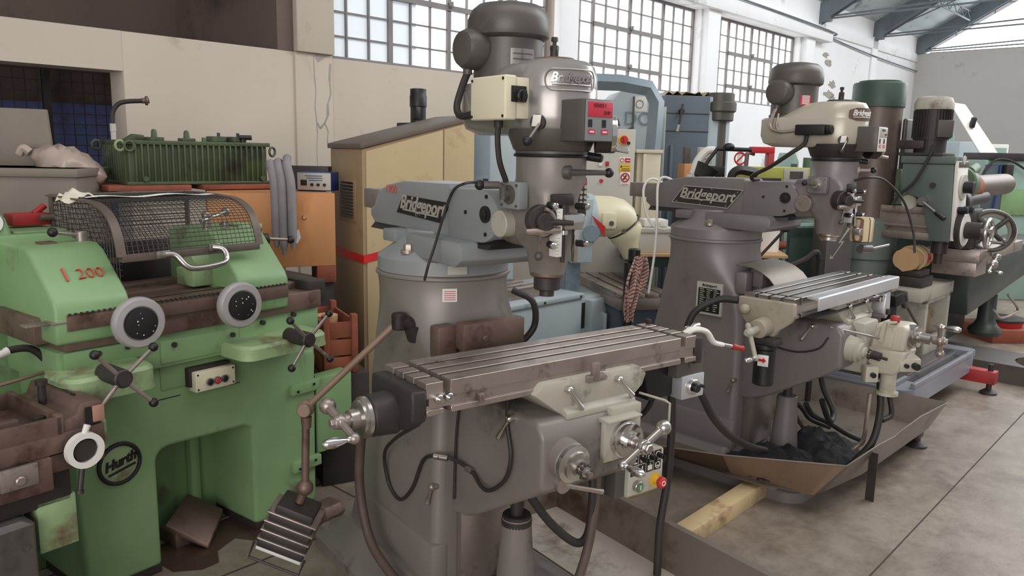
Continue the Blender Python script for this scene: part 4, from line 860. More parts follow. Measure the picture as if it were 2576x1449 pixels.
def handwheel(u, w, z):
    b = MB(); b.lathe((u, w-.02, z), (-.06, 1, 0), [(.02, -.07), (.03, -.03), (.07, -.012), (.083, -.004), (.088, .010), (.087, .026), (.080, .036), (.060, .038), (.055, .034), (.001, .034)], 48); o = b.build('handwheel', 'wheel_grey', GM)
    b = MB(); b.lathe((u, w-.02, z), (-.06, 1, 0), [(.055, .033), (.054, .042), (.03, .047), (.001, .049)], 40); b.build('wheel_cover', 'black', o)
    b = MB()
    for i in range(11): a, r_ = random.uniform(0, 6.28), random.uniform(.005, .045); b.sph((u+r_*math.cos(a), w+.0275, z+r_*math.sin(a)), random.uniform(.0012, .003), (1, .4, 1), 8)
    b.build('paint_chips', 'label_white', o)
handwheel(-.105, .14, 1.006); handwheel(.29, .13, 1.008)
def shelf(u0, u1, w1, z0, z1, name):
    b = MB(); b.loft([[V((p.x, p.y, z)) for p in rrect(0, u0, u1, -.02, w1, rr, 6)] for z, rr in ((z0, .05), (z0+.02, .06), (z1-.012, .06))]+[[V((p.x, p.y, z1)) for p in rrect(0, u0+.01, u1-.01, -.02, w1-.01, .05, 6)]]); return b.build(name, 'green_top', GM)
shelf(-.37, -.07, .19, .785, .865, 'drip_shelf'); shelf(.26, .66, .20, .80, .855, 'drip_shelf')
def star(u, w, z, ph):
    b = MB(); b.cyl((u, w-.12, z), (u, w+.015, z), .030, n=24, bev=.004); b.cyl((u, w+.01, z), (u, w+.022, z), .022, n=20); o = b.build('star_handle', 'cast_dark', GM)
    for i in range(4):
        a = R(ph+90*i); p = V((u+.13*math.cos(a), w+.02, z+.13*math.sin(a))); k = MB(); k.cyl((u+.02*math.cos(a), w+.005, z+.02*math.sin(a)), p, .0075, .006, 10); s_ = k.build('spoke', 'iron', o); k = MB(); k.sph(p, .015); k.build('knob', 'black', s_)
star(-.243, .28, .87, 42); star(.478, .28, .865, 45)
b = MB(); b.box(.137, .305, .0, .055, .683, .76, .004); pb = b.build('push_button_box', 'box_white', GM); b = MB(); b.box(.125, .30, -.01, .03, .70, .775, .004); b.build('back_box', 'cast_dark', pb)
for i, mt in enumerate(('black', 'red_label', 'black')):
    b = MB(); b.cyl((.192+i*.031, .055, .716), (.192+i*.031, .065, .716), .015, n=20); o = b.build('push_button', 'steel', pb); b = MB(); b.cyl((.192+i*.031, .065, .716), (.192+i*.031, .069, .716), .011, n=18, bev=.002); b.build('cap', mt, o)
for p in ((.147, .693), (.295, .693), (.147, .75), (.295, .75)): b = MB(); b.cyl((p[0], .055, p[1]), (p[0], .0565, p[1]), .004, n=8); b.build('screw', 'cast_dark', pb)
b = MB(); b.box(.02, .105, -.002, .0015, .672, .675, 0); b.box(.31, .36, -.002, .0015, .664, .667, 0); b.build('cover_seam', 'black', GM)
# round badge with slanting lettering
b = MB(); b.torus((-.137, .002, .478), (0, 1, 0), .072, .008, 40, 8); bd = b.build('badge', 'black', GM)
b = MB(); b.cyl((-.137, -.002, .478), (-.137, .003, .478), .070, n=36); b.build('badge_face', 'green_top', bd)
text('lettering', 'Hurth', .047, 'black', bd, (-.137, .0045, .485), (.95, 0, .22), (0, 0, 1), .0015, .35, .002); b = MB(); b.obox((-.13, .004, .455), (.97, 0, .23), (0, 1, 0), (-.23, 0, .97), .10, .004, .008, .001); b.build('underline', 'black', bd)
# side door with its hinges
b = MB(); b.box(.755, .96, -.10, -.02, .235, .585, .006); dr = b.build('side_door', 'green', GM); b = MB(); b.box(.73, .757, -.08, -.03, .22, .60, .002); b.build('door_gap', 'black', dr)
for z_ in (.575, .225):
    b = MB(); b.box(.60, .745, -.01, .02, z_-.024, z_+.024, .004); o = b.build('hinge', 'green', GM); b = MB()
    b.cyl((.625, .018, z_-.01), (.625, .024, z_-.01), .006, n=10); b.cyl((.71, .018, z_+.006), (.71, .024, z_+.006), .006, n=10); b.build('hinge_screw', 'black', o)
# side casting under the right shelf
b = MB(); b.prism([(-.02, .30), (.01, .70), (.0, .74), (-.10, .80), (-.4, .80), (-.4, .30)], 'u', .66, .735, .02, 3); b.build('side_casting', 'green', GM)
# mesh guard: flat bar frame, woven wire, bent handle
def gp(t):  # guard profile in (w, z), t from back to front
    pts = [(-.50, 1.40), (-.36, 1.40), (-.22, 1.395), (-.12, 1.385), (-.045, 1.35), (-.005, 1.295), (.02, 1.215)]
    q = catmull([V((0, a, b_)) for a, b_ in pts], 8); i = min(int(t*(len(q)-1)), len(q)-2); f_ = t*(len(q)-1)-i; p = q[i]*(1-f_)+q[i+1]*f_; return p.y, p.z
GU0, GU1 = -.09, .46
b = MB()
for uu in (GU0, GU1):
    secs = []
    for i in range(41):
        a, z_ = gp(i/40); a2, z2 = gp(min(1, i/40+.01)); a1, z1 = gp(max(0, i/40-.01)); d = V((0, a2-a1, z2-z1)).normalized(); n_ = V((0, -d.z, d.y))
        p = V((uu, a, z_)); x = V((1, 0, 0)); secs.append([p+x*.016+n_*.003, p-x*.016+n_*.003, p-x*.016-n_*.003, p+x*.016-n_*.003])
    b.loft(secs)
    b.box(uu-.003, uu+.003, -.51, -.48, 1.13, 1.40, 0)
b.box(GU0, GU1, .0, .022, 1.195, 1.222, .002); b.box(GU0, GU1, -.51, -.49, 1.375, 1.405, .002); b.box(GU0, GU1, -.51, -.50, 1.12, 1.14, 0)
b.cyl((GU0-.05, -.48, 1.32), (GU0, -.48, 1.32), .012, n=12)
gd = b.build('guard_frame', 'guard_brown', GM)
b = MB()
for i in range(30):
    uu = GU0+.0185*i+.006; pts = [V((uu, *gp(t/20)))for t in range(21)]
    if uu < GU1: b.tube(pts, .0014, 4, smooth=False)
for i in range(31):
    a, z_ = gp(i/30); b.tube([(GU0, a, z_), (GU1, a, z_)], .0014, 4, smooth=False)
b.build('wire_mesh', 'cast_dark', gd)
b = MB()
for i in range(26):
    w_ = -.50+.0200*i
    zt = [gp(t/60)[1] for t in range(61) if gp(t/60)[0] >= w_][:1]
    if zt: b.tube([(GU0, w_, 1.13), (GU0, w_, zt[0])], .0014, 4, smooth=False)
for j in range(14):
    z_ = 1.13+j*.0195; wt = max([gp(t/60)[0] for t in range(61) if gp(t/60)[1] >= z_] or [-.5]); b.tube([(GU0, -.50, z_), (GU0, wt, z_)], .0014, 4, smooth=False)
for i in range(30): b.tube([(GU0+.0185*i, -.505, 1.13), (GU0+.012*i, -.505, 1.39)], .0014, 4, smooth=False)
for j in range(14): b.tube([(GU0, -.505, 1.13+j*.0195), (GU1, -.505, 1.13+j*.0195)], .0014, 4, smooth=False)
b.build('wire_mesh', 'cast_dark', gd)
b = MB(); b.tube([(.06, .03, 1.212), (.09, .045, 1.208), (.115, .07, 1.17), (.15, .08, 1.158), (.24, .085, 1.165), (.275, .075, 1.18), (.275, .055, 1.215), (.25, .03, 1.222)], .011, 12); b.box(.03, .08, .018, .03, 1.198, 1.225, .003); b.box(.235, .28, .018, .03, 1.208, 1.235, .003); b.build('guard_handle', 'steel', gd)
b = MB(); b.sheet([[(-.07+.51*i/12, -.30+dw, 1.404+.004*math.sin(i)) for i in range(13)] for dw in (0, .05)], .001); solo(b, 'paper_strip', 'paper', G, 'long white paper strip lying along the top of the mesh guard', 'paper')
b = MB(); rows = []
for i in range(11):
    rows.append([(-.115+.085*i/10+.012*math.sin(j*.8), -.40+.13*j/10, 1.409+.022*math.exp(-((i-5)**2+(j-6)**2)/9)+.006*math.sin(i*1.1+j*1.4)-.012*max(0, 2-i)) for j in range(11)])
b.sheet(rows, .003); solo(b, 'rag', 'cloth_white', G, 'crumpled off-white rag on the left corner of the mesh guard', 'cloth')
b = MB(); b.box(-.12, .60, -.62, -.59, 1.0, 1.19, .004); b.build('back_panel', 'cast_dark', GM)
# tall drive cabinet with a gauge at the left end of the green machine
b = MB(); b.box(-.62, 0, -.55, 0, 0, 1.19, .012); D = b.build('drive_cabinet', 'green', GM); D.location = (-.075, .36, 0)
b = MB(); b.box(-.62, -.005, -.56, .012, 1.185, 1.275, .008); b.box(-.19, -.015, -.50, -.02, 1.276, 1.283, 0); b.build('top_tray', 'green', D)
b = MB(); b.loft([rrect(1.27, -.62, -.19, -.40, -.02, .03), rrect(1.33, -.62, -.205, -.39, -.03, .03), rrect(1.37, -.62, -.235, -.37, -.06, .04), rrect(1.385, -.62, -.28, -.34, -.10, .05)]); b.build('gauge_housing', 'green', D)
b = MB(); b.cyl((-.262, -.03, 1.318), (-.262, -.012, 1.318), .04, n=30, bev=.003); b.build('gauge_rim', 'steel', D); b = MB(); b.cyl((-.262, -.012, 1.318), (-.262, -.0095, 1.318), .035, n=28); b.build('gauge_dial', 'label_white', D)
b = MB(); b.box(-.60, -.17, .0, .012, .86, 1.09, .004); b.cyl((-.028, .0, 1.165), (-.028, .01, 1.165), .008, n=12); b.cyl((-.045, .0, 1.13), (-.045, .01, 1.13), .008, n=12); b.box(-.15, -.01, .0, .006, 1.10, 1.185, .002); b.build('access_panel', 'green', D)
b = MB(); b.box(-.004, .035, -.08, -.01, .60, 1.05, .02); b.build('side_slot', 'dkgreen', D)
b = MB(); b.box(-.15, -.02, -.22, -.14, 1.29, 1.335, .004); b.cyl((-.06, -.18, 1.33), (-.02, -.18, 1.36), .012, n=12); b.build('terminal_block', 'red_paint', D)
# ------------------------------------------------------------------ brown slide machine in the left foreground
BT = F(-1.235, 2.28, 37)
bm = thing('slide_machine', 'worn brown slotted machine slide with a white clamp ring at lower left', 'machine', BT)
b = MB(); b.box(-.9, -.0, -.36, 0, .70, .76, .004); b.box(-.9, -.16, -.02, .012, .60, .70, .004); b.box(-.9, .0, -.34, -.01, .64, .695, .004); b.build('slide', 'iron_rust', bm)
b = MB(); b.box(-.9, -.12, -.36, -.345, .76, .81, .002); b.box(-.9, -.12, -.015, 0, .755, .81, .002); b.box(-.135, -.115, -.36, 0, .755, .815, .002); b.box(-.9, -.20, -.12, -.09, .75, .80, .003); b.box(-.5, -.28, -.26, -.10, .76, .80, .004); b.build('trough', 'iron_rust', bm)
b = MB(); b.prism([(-.115, .755), (-.115, .79), (-.075, .80), (-.06, .835), (.0, .83), (.0, .765)], 'w', -.36, -.005, .003); b.box(-.045, -.035, -.30, -.12, .832, .836, 0); b.build('slotted_plate', 'iron_rust', bm)
b = MB(); b.box(-.042, -.034, -.30, -.10, .834, .838, 0); b.build('plate_slot', 'black', bm)
b = MB(); b.cyl((-.09, -.20, .79), (-.09, -.20, .86), .012, n=14); b.cyl((-.09, -.20, .86), (-.09, -.20, .875), .018, n=16); b.build('stud', 'cast_dark', bm); b = MB(); b.cyl((-.15, -.08, .75), (-.15, -.08, .80), .016, n=16); b.build('stud', 'cast_dark', bm)
b = MB(); b.box(-.035, .0, .0, .006, .77, .82, .002); b.build('bare_patch', 'bare_pink', bm); b = MB(); b.box(-.055, -.037, .0, .004, .765, .82, 0); b.build('end_slot', 'black', bm)
b = MB(); b.box(-.30, -.20, .0, .02, .635, .70, .004); b.cyl((-.25, .02, .66), (-.25, .03, .66), .014, n=16, bev=.003); b.build('clamp_block', 'iron', bm)
b = MB(); b.lathe((-.075, .015, .70), (0, 1, 0), [(.037, 0), (.054, 0), (.054, .022), (.037, .022), (.037, 0)], 40, cap=False); b.cyl((-.075, .027, .745), (-.062, .027, .775), .008, .01, 10); o = b.build('clamp_ring', 'label_white', bm)
b = MB(); b.cyl((-.075, .0, .70), (-.075, .03, .70), .033, n=8); b.build('ring_nut', 'cast_dark', o)
b = MB(); b.cyl((-.085, .025, .648), (-.10, .035, .585), .008, n=12); b.cyl((-.10, .035, .585), (-.102, .036, .575), .011, n=12); b.build('handle_rod', 'cast_dark', o)
b = MB(); b.box(-.9, -.1, -.33, -.02, .54, .64, .006); b.build('lower_slide', 'cast_dark', bm)
b = MB(); b.box(.0, .022, -.33, -.03, .66, .76, .008); b.build('end_cap', 'green_top', bm)
b = MB(); b.loft([rrect(0, -.9, -.22, -.40, .02, .01), rrect(.52, -.9, -.22, -.40, .02, .01), rrect(.535, -.9, -.235, -.38, .005, .02)])
for z_ in (.12, .46): b.cyl((-.25, .018, z_), (-.25, .024, z_), .009, n=12)
b.build('cabinet', 'motor_grey', bm)
b = MB(); b.box(-.20, -.09, -.12, -.02, .40, .56, .004); b.cyl((-.115, -.05, .56), (-.115, -.05, .60), .008, n=12); b.box(-.23, -.14, -.14, -.03, .565, .582, .004); b.build('junction_box', 'green_top', bm)
b = MB(); b.tube([(-.9, -.28, .62), (-.45, -.34, .86), (-.20, -.40, .905)], .007, 10); b.build('oil_pipe', 'brass', bm)
b = MB(); b.cyl((-.20, -.40, .905), (-.155, -.41, .915), .013, n=6); b.tube([(-.155, -.41, .915), (-.10, -.42, .93), (-.03, -.42, .925), (.01, -.41, .88), (.012, -.40, .85)], .012, 12); b.build('hydraulic_hose', 'rubber', bm)
b = MB(); b.cyl((-.14, -.415, .919), (-.095, -.42, .929), .0145, n=14); b.build('hose_tag', 'label_white', bm)
b = MB(); b.tube([(-.3, -.38, .82), (-.12, -.39, .832), (.0, -.40, .842)], .006, 10); b.build('oil_pipe', 'brass', bm)
b = MB(); b.cyl((.0, -.40, .842), (.05, -.40, .845), .013, n=6); b.tube([(.05, -.40, .845), (.10, -.40, .85), (.135, -.39, .83), (.13, -.36, .78), (.08, -.32, .74)], .011, 12); b.build('hydraulic_hose', 'rubber', bm)
b = MB(); b.cyl((.055, -.40, .8455), (.095, -.40, .85), .0145, n=14); b.build('hose_tag', 'label_white', bm)
b = MB(); b.lathe((-.30, .22, 1.0), (0, 1, 0), [(.01, -.2), (.045, -.19), (.05, -.15), (.05, .0), (.04, .01)], 26)
o = solo(b, 'rubber_buffer', 'wood_red', BT, 'dull red-brown round buffer cut by the left edge of the picture', 'buffer', None, -.10, -.20, -.06)
b = MB(); b.tube([(-.20, -.05, .30), (-.14, -.02, .24), (-.07, .0, .14), (-.03, .02, .05), (.0, .06, .02)], .017, 12); solo(b, 'hose', 'hose_orange', BT, 'orange hose coming out below the grey cabinet at lower left', 'hose')
# floor level things near the green machine
b = MB(); b.raw([(.10, -.16, .10), (.27, -.28, .14), (.36, -.16, .075), (.20, -.02, .02), (.10, -.16, .07), (.27, -.28, .11), (.36, -.16, .045), (.20, -.02, .0)], [(0, 1, 2, 3), (7, 6, 5, 4), (0, 4, 5, 1), (1, 5, 6, 2), (2, 6, 7, 3), (3, 7, 4, 0)], .006)
b.box(.12, .30, -.25, -.12, .0, .06, .004); solo(b, 'foot_pedal', 'iron_rust', G, 'tilted rusty foot plate in the knee recess of the green machine', 'foot pedal')
b = MB(); b.prism([(.0, 0), (.13, 0), (.13, .06), (.105, .095), (.025, .095), (.0, .06)], 'u', 0, .10, .006); solo(b, 'foot_block', 'iron_rust', G, 'rusty iron block on the floor under the right end of the green machine', 'block', None, .60, .10, 0)
P('oil_dark', (70, 52, 46), .25, 0, .1, 6)
b = MB(); pts = [(.02, -.20), (.02, .03), (.10, .10), (.17, .10), (.215, .02), (.32, -.02), (.36, .06), (.42, .12), (.52, .13), (.62, .02), (.60, -.2)]
b.raw([(x, y, .0016) for x, y in pts], [tuple(range(len(pts)))]); o = solo(b, 'oil_stain', 'oil_dark', G, 'dark oil patch on the floor before the knee recess of the green machine', 'oil stain')
b = MB(); b.tube([(-.70, -.15, .006), (-.35, -.05, .006), (0, .12, .006), (.3, .2, .006), (.52, .1, .006)], .005, 8); solo(b, 'floor_cable', 'cardboard', M1, 'pale cable running over the floor left of the nearest mill', 'cable', None, -.25, -.05, 0)
# ================================================================== around the far mill
tr = MB()
rim = [(-.66, -.22, .17), (-.60, .02, .19), (-.50, .40, .215), (-.30, .84, .245), (-.27, .885, .245), (-.20, .90, .262), (.05, .91, .272), (.28, .90, .250), (.32, .905, .262), (.62, .91, .275), (1.09, .91, .25)]
low = [(-.46, -.22, .10), (-.44, .02, .10), (-.41, .40, .10), (-.37, .76, .10), (-.355, .785, .10), (-.30, .80, .10), (.05, .845, .10), (.28, .85, .10), (.32, .85, .10), (.62, .85, .10), (1.0, .85, .10)]
tr.sheet([rim[5:], low[5:]], .003)
for q in ([(-.37, .76), (-.30, .80), (.05, .845), (1.0, .85), (1.0, .64), (-.40, .64)], [(.25, .64), (1.0, .64), (1.0, -.45), (.25, -.45)], [(-.44, .64), (-.24, .64), (-.24, -.22), (-.47, -.22)]):
    tr.prism(q, 'z', .10, .103, 0)
tr.sheet([[(1.0, .85, .10), (1.0, .2, .10), (1.0, -.45, .10)], [(1.09, .90, .25), (1.09, .2, .235), (1.09, -.45, .235)]], .003)
tr.tube(rim, .004, 6, smooth=False)
trO = solo(tr, 'chip_tray', 'sheet_grey', M2, 'wide bent sheet metal chip tray under the farther mill', 'chip tray')
b = MB(); b.sheet([rim[:6], low[:6]], .003); b.build('rusty_side', 'tray_rust', trO)
b = MB(); b.box(.0, .005, .885, .925, 0, .24, 0); solo(b, 'steel_strip', 'cast_dark', M2, 'dark flat steel strip standing on the floor below the right rim of the wide tray', 'steel strip')
def lump(fr, pts, name, mat, label, cat, seed=1):
    """crumpled cloth heap: pts = (u, w, radius, height) mounds with long soft folds"""
    rnd = random.Random(seed); r = max(p[2] for p in pts)*1.25; us = [p[0] for p in pts]; ws = [p[1] for p in pts]
    u0, u1, w0, w1 = min(us)-r, max(us)+r, min(ws)-r, max(ws)+r; n = 80; gr = {}; t = bmesh.new()
    off = V((rnd.uniform(0, 50), rnd.uniform(0, 50), rnd.uniform(0, 50)))
    for i in range(n):
        for j in range(n):
            u, w = u0+(u1-u0)*i/(n-1), w0+(w1-w0)*j/(n-1)
            h = max(p[3]*min(1, max(0, 1.25-((u-p[0])**2+(w-p[1])**2)**.5/p[2]))**.7 for p in pts)
            q_ = V((u, w, 0)); f = noise.noise(q_*9+off)*.45+(1-2*abs(noise.noise(q_*15+off+V((3, 1, 4)))))*.40+(1-2*abs(noise.noise(q_*33+off)))*.16
            gr[i, j] = (t.verts.new((u+.012*noise.noise(q_*22), w+.012*noise.noise(q_*22+off), .104+max(.004, h*(.62+.55*f)))), h)
    for i in range(n-1):
        for j in range(n-1):
            q = [gr[i, j], gr[i+1, j], gr[i+1, j+1], gr[i, j+1]]
            if min(x[1] for x in q) > .012: t.faces.new([x[0] for x in q])
    bmesh.ops.delete(t, geom=[v for v in t.verts if not v.link_faces], context='VERTS'); t.verts.index_update()
    b = MB(); b.merge(t); return solo(b, name, mat, fr, label, cat)
lump(M2, [(-.27, .40, .11, .09), (-.16, .46, .12, .12), (-.08, .54, .11, .10), (-.28, .54, .12, .10), (-.16, .62, .10, .08)], 'rag', 'cloth_dark', 'dark rags heaped in the wide tray left of the pedestal', 'cloth', seed=2)
lump(M2, [(.14, .56, .13, .14), (.06, .66, .11, .12), (.24, .60, .13, .10), (.0, .70, .08, .06), (.32, .50, .10, .09), (.16, .68, .09, .07)], 'rag', 'cloth_dark', 'black crumpled cloth in the wide tray right of the pedestal', 'cloth', seed=5)
b = MB(); b.cyl((.00, .665, .135), (.045, .69, .137), .017, n=16); solo(b, 'pipe_end', 'steel', M2, 'short bright pipe end lying between the dark rags in the wide tray', 'pipe')
b = MB()
for i in range(60):
    u, w = random.gauss(-.05, .07), random.gauss(.72, .03); a = random.uniform(0, 3); s_ = random.uniform(.006, .02)
    b.obox((u, w, .106+random.uniform(0, .012)), (math.cos(a), math.sin(a), random.uniform(-.3, .3)), (-math.sin(a), math.cos(a), 0), (0, 0, 1), s_, s_*.5, s_*.25, 0)
solo(b, 'swarf', 'wood_pale', M2, 'pale scraps and swarf scattered at the front of the wide tray', 'swarf')['kind'] = 'stuff'
# hoses of the far mill
hose(mill2, 'conduit', [(-.53, .44, .965), (-.56, .36, .96), (-.62, .28, .90), (-.64, .25, .80), (-.60, .22, .70), (-.45, .20, .62)], .016, n=12)
hose(mill2, 'cable', [(-.15, .30, .75), (-.15, .42, .70), (-.15, .55, .685), (-.15, .66, .72), (-.14, .70, .78)], .004)
hose(mill2, 'conduit', [(.12, .86, .55), (.10, .88, .42), (.04, .88, .28), (.0, .82, .17), (.06, .78, .12)], .017, n=12)
hose(mill2, 'conduit', [(.20, .86, .55), (.22, .88, .45), (.20, .90, .38), (.14, .88, .36)], .013, n=12)
hose(mill2, 'conduit', [(.0, .86, .52), (-.01, .86, .40), (.03, .84, .28), (.02, .8, .22)], .010, 'iron', n=10)
hose(mill2, 'conduit', [(.10, .60, .40), (.18, .60, .30), (.24, .60, .26), (.30, .58, .30), (.29, .52, .42), (.26, .50, .58)], .015, n=12)
hose(mill2, 'conduit', [(.10, .52, .36), (.20, .52, .28), (.32, .56, .22), (.42, .62, .15), (.46, .70, .12)], .015, n=12)
hose(mill2, 'conduit', [(.07, .46, .38), (.20, .46, .30), (.36, .44, .20), (.48, .50, .14)], .013, n=12)
hose(mill2, 'conduit', [(.10, .46, .30), (.14, .50, .22), (.22, .52, .16), (.32, .56, .13)], .010, n=10)
# thick conduit of the near mill ends in the far tray
hose(mill1, 'conduit', [(.70, .60, .80), (.72, .60, .77)]+[(M1.q(px, py, w)[0], w, M1.q(px, py, w)[1]) for px, py, w in ((1772, 1005, .57), (1795, 1050, .52), (1832, 1092, .45), (1880, 1120, .37), (1925, 1133, .29))], .016, n=12)
hose(mill2, 'cable', [(-.01, .70, 1.50), (.05, .74, 1.515), (.20, .76, 1.50), (.36, .80, 1.40), (.42, .84, 1.25), (.41, .86, 1.15)], .006)
hose(mill2, 'cable', [(-.05, -.26, 1.42), (-.12, -.33, 1.47), (-.16, -.36, 1.42), (-.16, -.34, 1.30), (-.14, -.30, 1.22), (-.10, -.25, 1.20)], .007, 'label_white')
hose(mill2, 'cable', [(-.02, -.22, 1.44), (-.10, -.27, 1.48), (-.13, -.29, 1.44), (-.14, -.28, 1.30), (-.14, -.28, 1.10), (-.15, -.30, .85)], .007, 'label_white')
# rolled rubber apron and plate on the far column
b = MB(); b.sheet([[V((-.20+.36*j/6, .27+.21*math.sin(R(a)), 1.075-.17*(1-math.cos(R(a))))) for j in range(7)] for a in (0, 15, 30, 45, 60, 75)], .003); b.box(-.22, .18, .25, .275, 1.07, 1.078, .001); b.build('rubber_apron', 'sheet_grey', mill2)
b = MB(); x0, x1, z0, z1 = .03, .175, .80, .965
b.raw([(-.205, x0, z0), (-.203, x1, z0), (-.202, x1, z1), (-.203, x0, z1), (-.19, x0, z0), (-.19, x1, z0), (-.19, x1, z1), (-.19, x0, z1)], [(3, 2, 1, 0), (0, 1, 5, 4), (1, 2, 6, 5), (2, 3, 7, 6), (3, 0, 4, 7)]); o = b.build('data_plate', 'panel_grey', mill2)
b = MB(); b.box(-.2065, -.204, x0+.012, x1-.010, z0+.012, z1-.03, 0); o2 = b.build('plate_field', 'black', o)
b = MB()
for j in range(11):
    zz = z0+.022+j*.0105
    for k in range(3): b.box(-.2072, -.206, x0+.02+k*.04, x0+.02+k*.04+random.uniform(.015, .034), zz, zz+.0035, 0)
b.build('plate_text', 'panel_grey', o2); text('lettering', 'Bridgeport', .019, 'black', o, (-.2065, (x0+x1)/2, z1-.015), (0, 1, 0), (0, 0, 1), .0004, .3, .0004)
# corrugated drum lamp beside the far spindle
LP = F(*ground(2168, 575, 3.80), 44.5); u_, z_ = LP.q(2168, 575)
wl = thing('work_lamp', 'cream striped drum lamp on a jointed arm right of the far mill spindle', 'lamp', LP, 0, 0, z_-.06)
b = MB(); b.lathe((0, 0, 0), (0, 0, 1), [(.044, .008), (.05, 0), (.052, .01), (.052, .105), (.046, .115), (.001, .118)], 40); b.build('lamp_drum', 'wrap', wl)
b = MB(); b.cyl((0, 0, .002), (0, 0, -.006), .044, .036, 30); b.build('lamp_mouth', 'cast_dark', wl)
b = MB(); b.cyl((-.13, .03, .065), (-.05, 0, .065), .008, n=12); b.box(-.15, -.115, .01, .05, .04, .07, .003); b.build('neck', 'steel', wl)
b = MB(); b.cyl((.05, .01, .09), (.085, .02, .01), .008, n=12); b.sph((.05, .01, .09), .012); b.build('arm', 'motor_grey', wl)
b = MB(); b.cyl((-.0, 0, -.04), (.085, .02, -.045), .022, n=20, bev=.003); b.build('joint', 'motor_grey', wl); b = MB(); b.cyl((.08, .03, -.04), (.21, .06, -.028), .006, n=12); b.build('rod', 'chrome', wl)
# ------------------------------------------------------------------ timber on the floor
def beam(p, az, L_, wd, h, mat, label, name='timber', roll=0):
    fr = F(p[0], p[1], az); b = MB(); b.box(0, L_, 0, wd, 0, h, .003); return solo(b, name, mat, fr, label, 'timber')
beam((.70, 3.06), 42.5, 1.05, .085, .075, 'wood_pale', 'pale timber lying on the floor between the two mills')
beam((3.55, 6.12), 118, .62, .10, .07, 'wood', 'long timber on the floor at the right edge behind the drill base')
beam((.42, 3.48), 55, .30, .10, .012, 'wood_pale', 'thin pale board on the floor behind the nearest chip tray')
# ------------------------------------------------------------------ left background
# beige switch cabinet with a sloping top
cx, cy = ground(910, 345, 4.2); CB = F(cx, cy, 58)
ct = thing('switch_cabinet', 'tall beige switch cabinet with a louvre and red tape behind the nearest mill', 'cabinet', CB)
a = CB.q(1165, 308); zt = CB.q(912, 375)[1]; Wc = .68; sl = (a[1]-zt)/a[0]
b = MB(); b.raw([(0, -.50, 0), (0, 0, 0), (0, 0, zt), (0, -.50, zt), (Wc, -.50, 0), (Wc, 0, 0), (Wc, 0, zt+sl*Wc), (Wc, -.5, zt+sl*Wc)], [(0, 3, 2, 1), (4, 5, 6, 7), (0, 1, 5, 4), (3, 7, 6, 2), (0, 4, 7, 3), (1, 2, 6, 5)], .004); b.build('body', 'cab_beige', ct)
b = MB(); t_ = .028; q = [(-.012, zt), (Wc+.01, zt+sl*Wc), (Wc+.01, zt+sl*Wc+t_), (-.012, zt+t_)]; b.prism([(x, z) for x, z in q], 'w', -.52, .012, .004); b.build('lid', 'cab_top', ct)
b = MB(); b.prism([(.02, .06), (Wc*.70, .06), (Wc*.70, zt+sl*Wc*.70-.012), (.02, zt-.012)], 'w', 0, .008, .003); b.build('door', 'cab_front', ct)
b = MB(); b.prism([(Wc*.71, .06), (Wc-.005, .06), (Wc-.005, zt+sl*Wc-.012), (Wc*.71, zt+sl*Wc*.71-.012)], 'w', 0, .008, .003); b.build('door', 'cab_front', ct)
b = MB(); b.box(-.006, 0, -.36, -.09, 1.20, 1.43, .002); lv = b.build('louvre_frame', 'cab_beige', ct); b = MB()
for i in range(11): b.obox((-.008, -.225, 1.225+i*.0175), (.8, 0, .6), (0, 1, 0), (-.6, 0, .8), .012, .20, .004, 0)
b.build('louvre_slats', 'cab_top', lv); b = MB(); b.box(-.0065, -.004, -.325, -.125, 1.215, 1.415, 0); b.build('louvre_opening', 'black', lv)
P('tape_red', (206, 44, 44), .35)
b = MB(); b.sheet([[(-.004, -.5, .985+dz), (-.004, 0, .985+dz), (0, .010, .985+dz), (.35, .012, 1.05+dz), (Wc, .012, 1.13+dz)] for dz in (0, .045)], .002); b.build('tape', 'tape_red', ct)
b = MB(); b.torus((Wc-.06, -.1, zt+sl*Wc+.055), (.3, 1, 0), .018, .005, 20, 8); b.cyl((Wc-.06, -.1, zt+sl*Wc), (Wc-.06, -.1, zt+sl*Wc+.035), .007, n=10); b.build('eye_bolt', 'cast_dark', ct)
MO = F(*ground(1052, 260, 5.2), 43); z_ = MO.q(1052, 290)[1]
mm = thing('pump_motor', 'black upright motor showing above the beige cabinet against the wall', 'motor', MO)
b = MB(); b.lathe((0, 0, z_-.05), (0, 0, 1), [(.05, 0), (.05, .10), (.055, .105), (.055, .17), (.052, .175), (.052, .215), (.03, .22)], 28); b.box(-.07, -.03, .02, .06, z_-.03, z_+.05, .004); b.build('motor', 'black', mm); b = MB(); b.box(-.10, .12, -.10, .10, 0, z_-.05, .006); b.build('stand', 'cast_dark', mm)
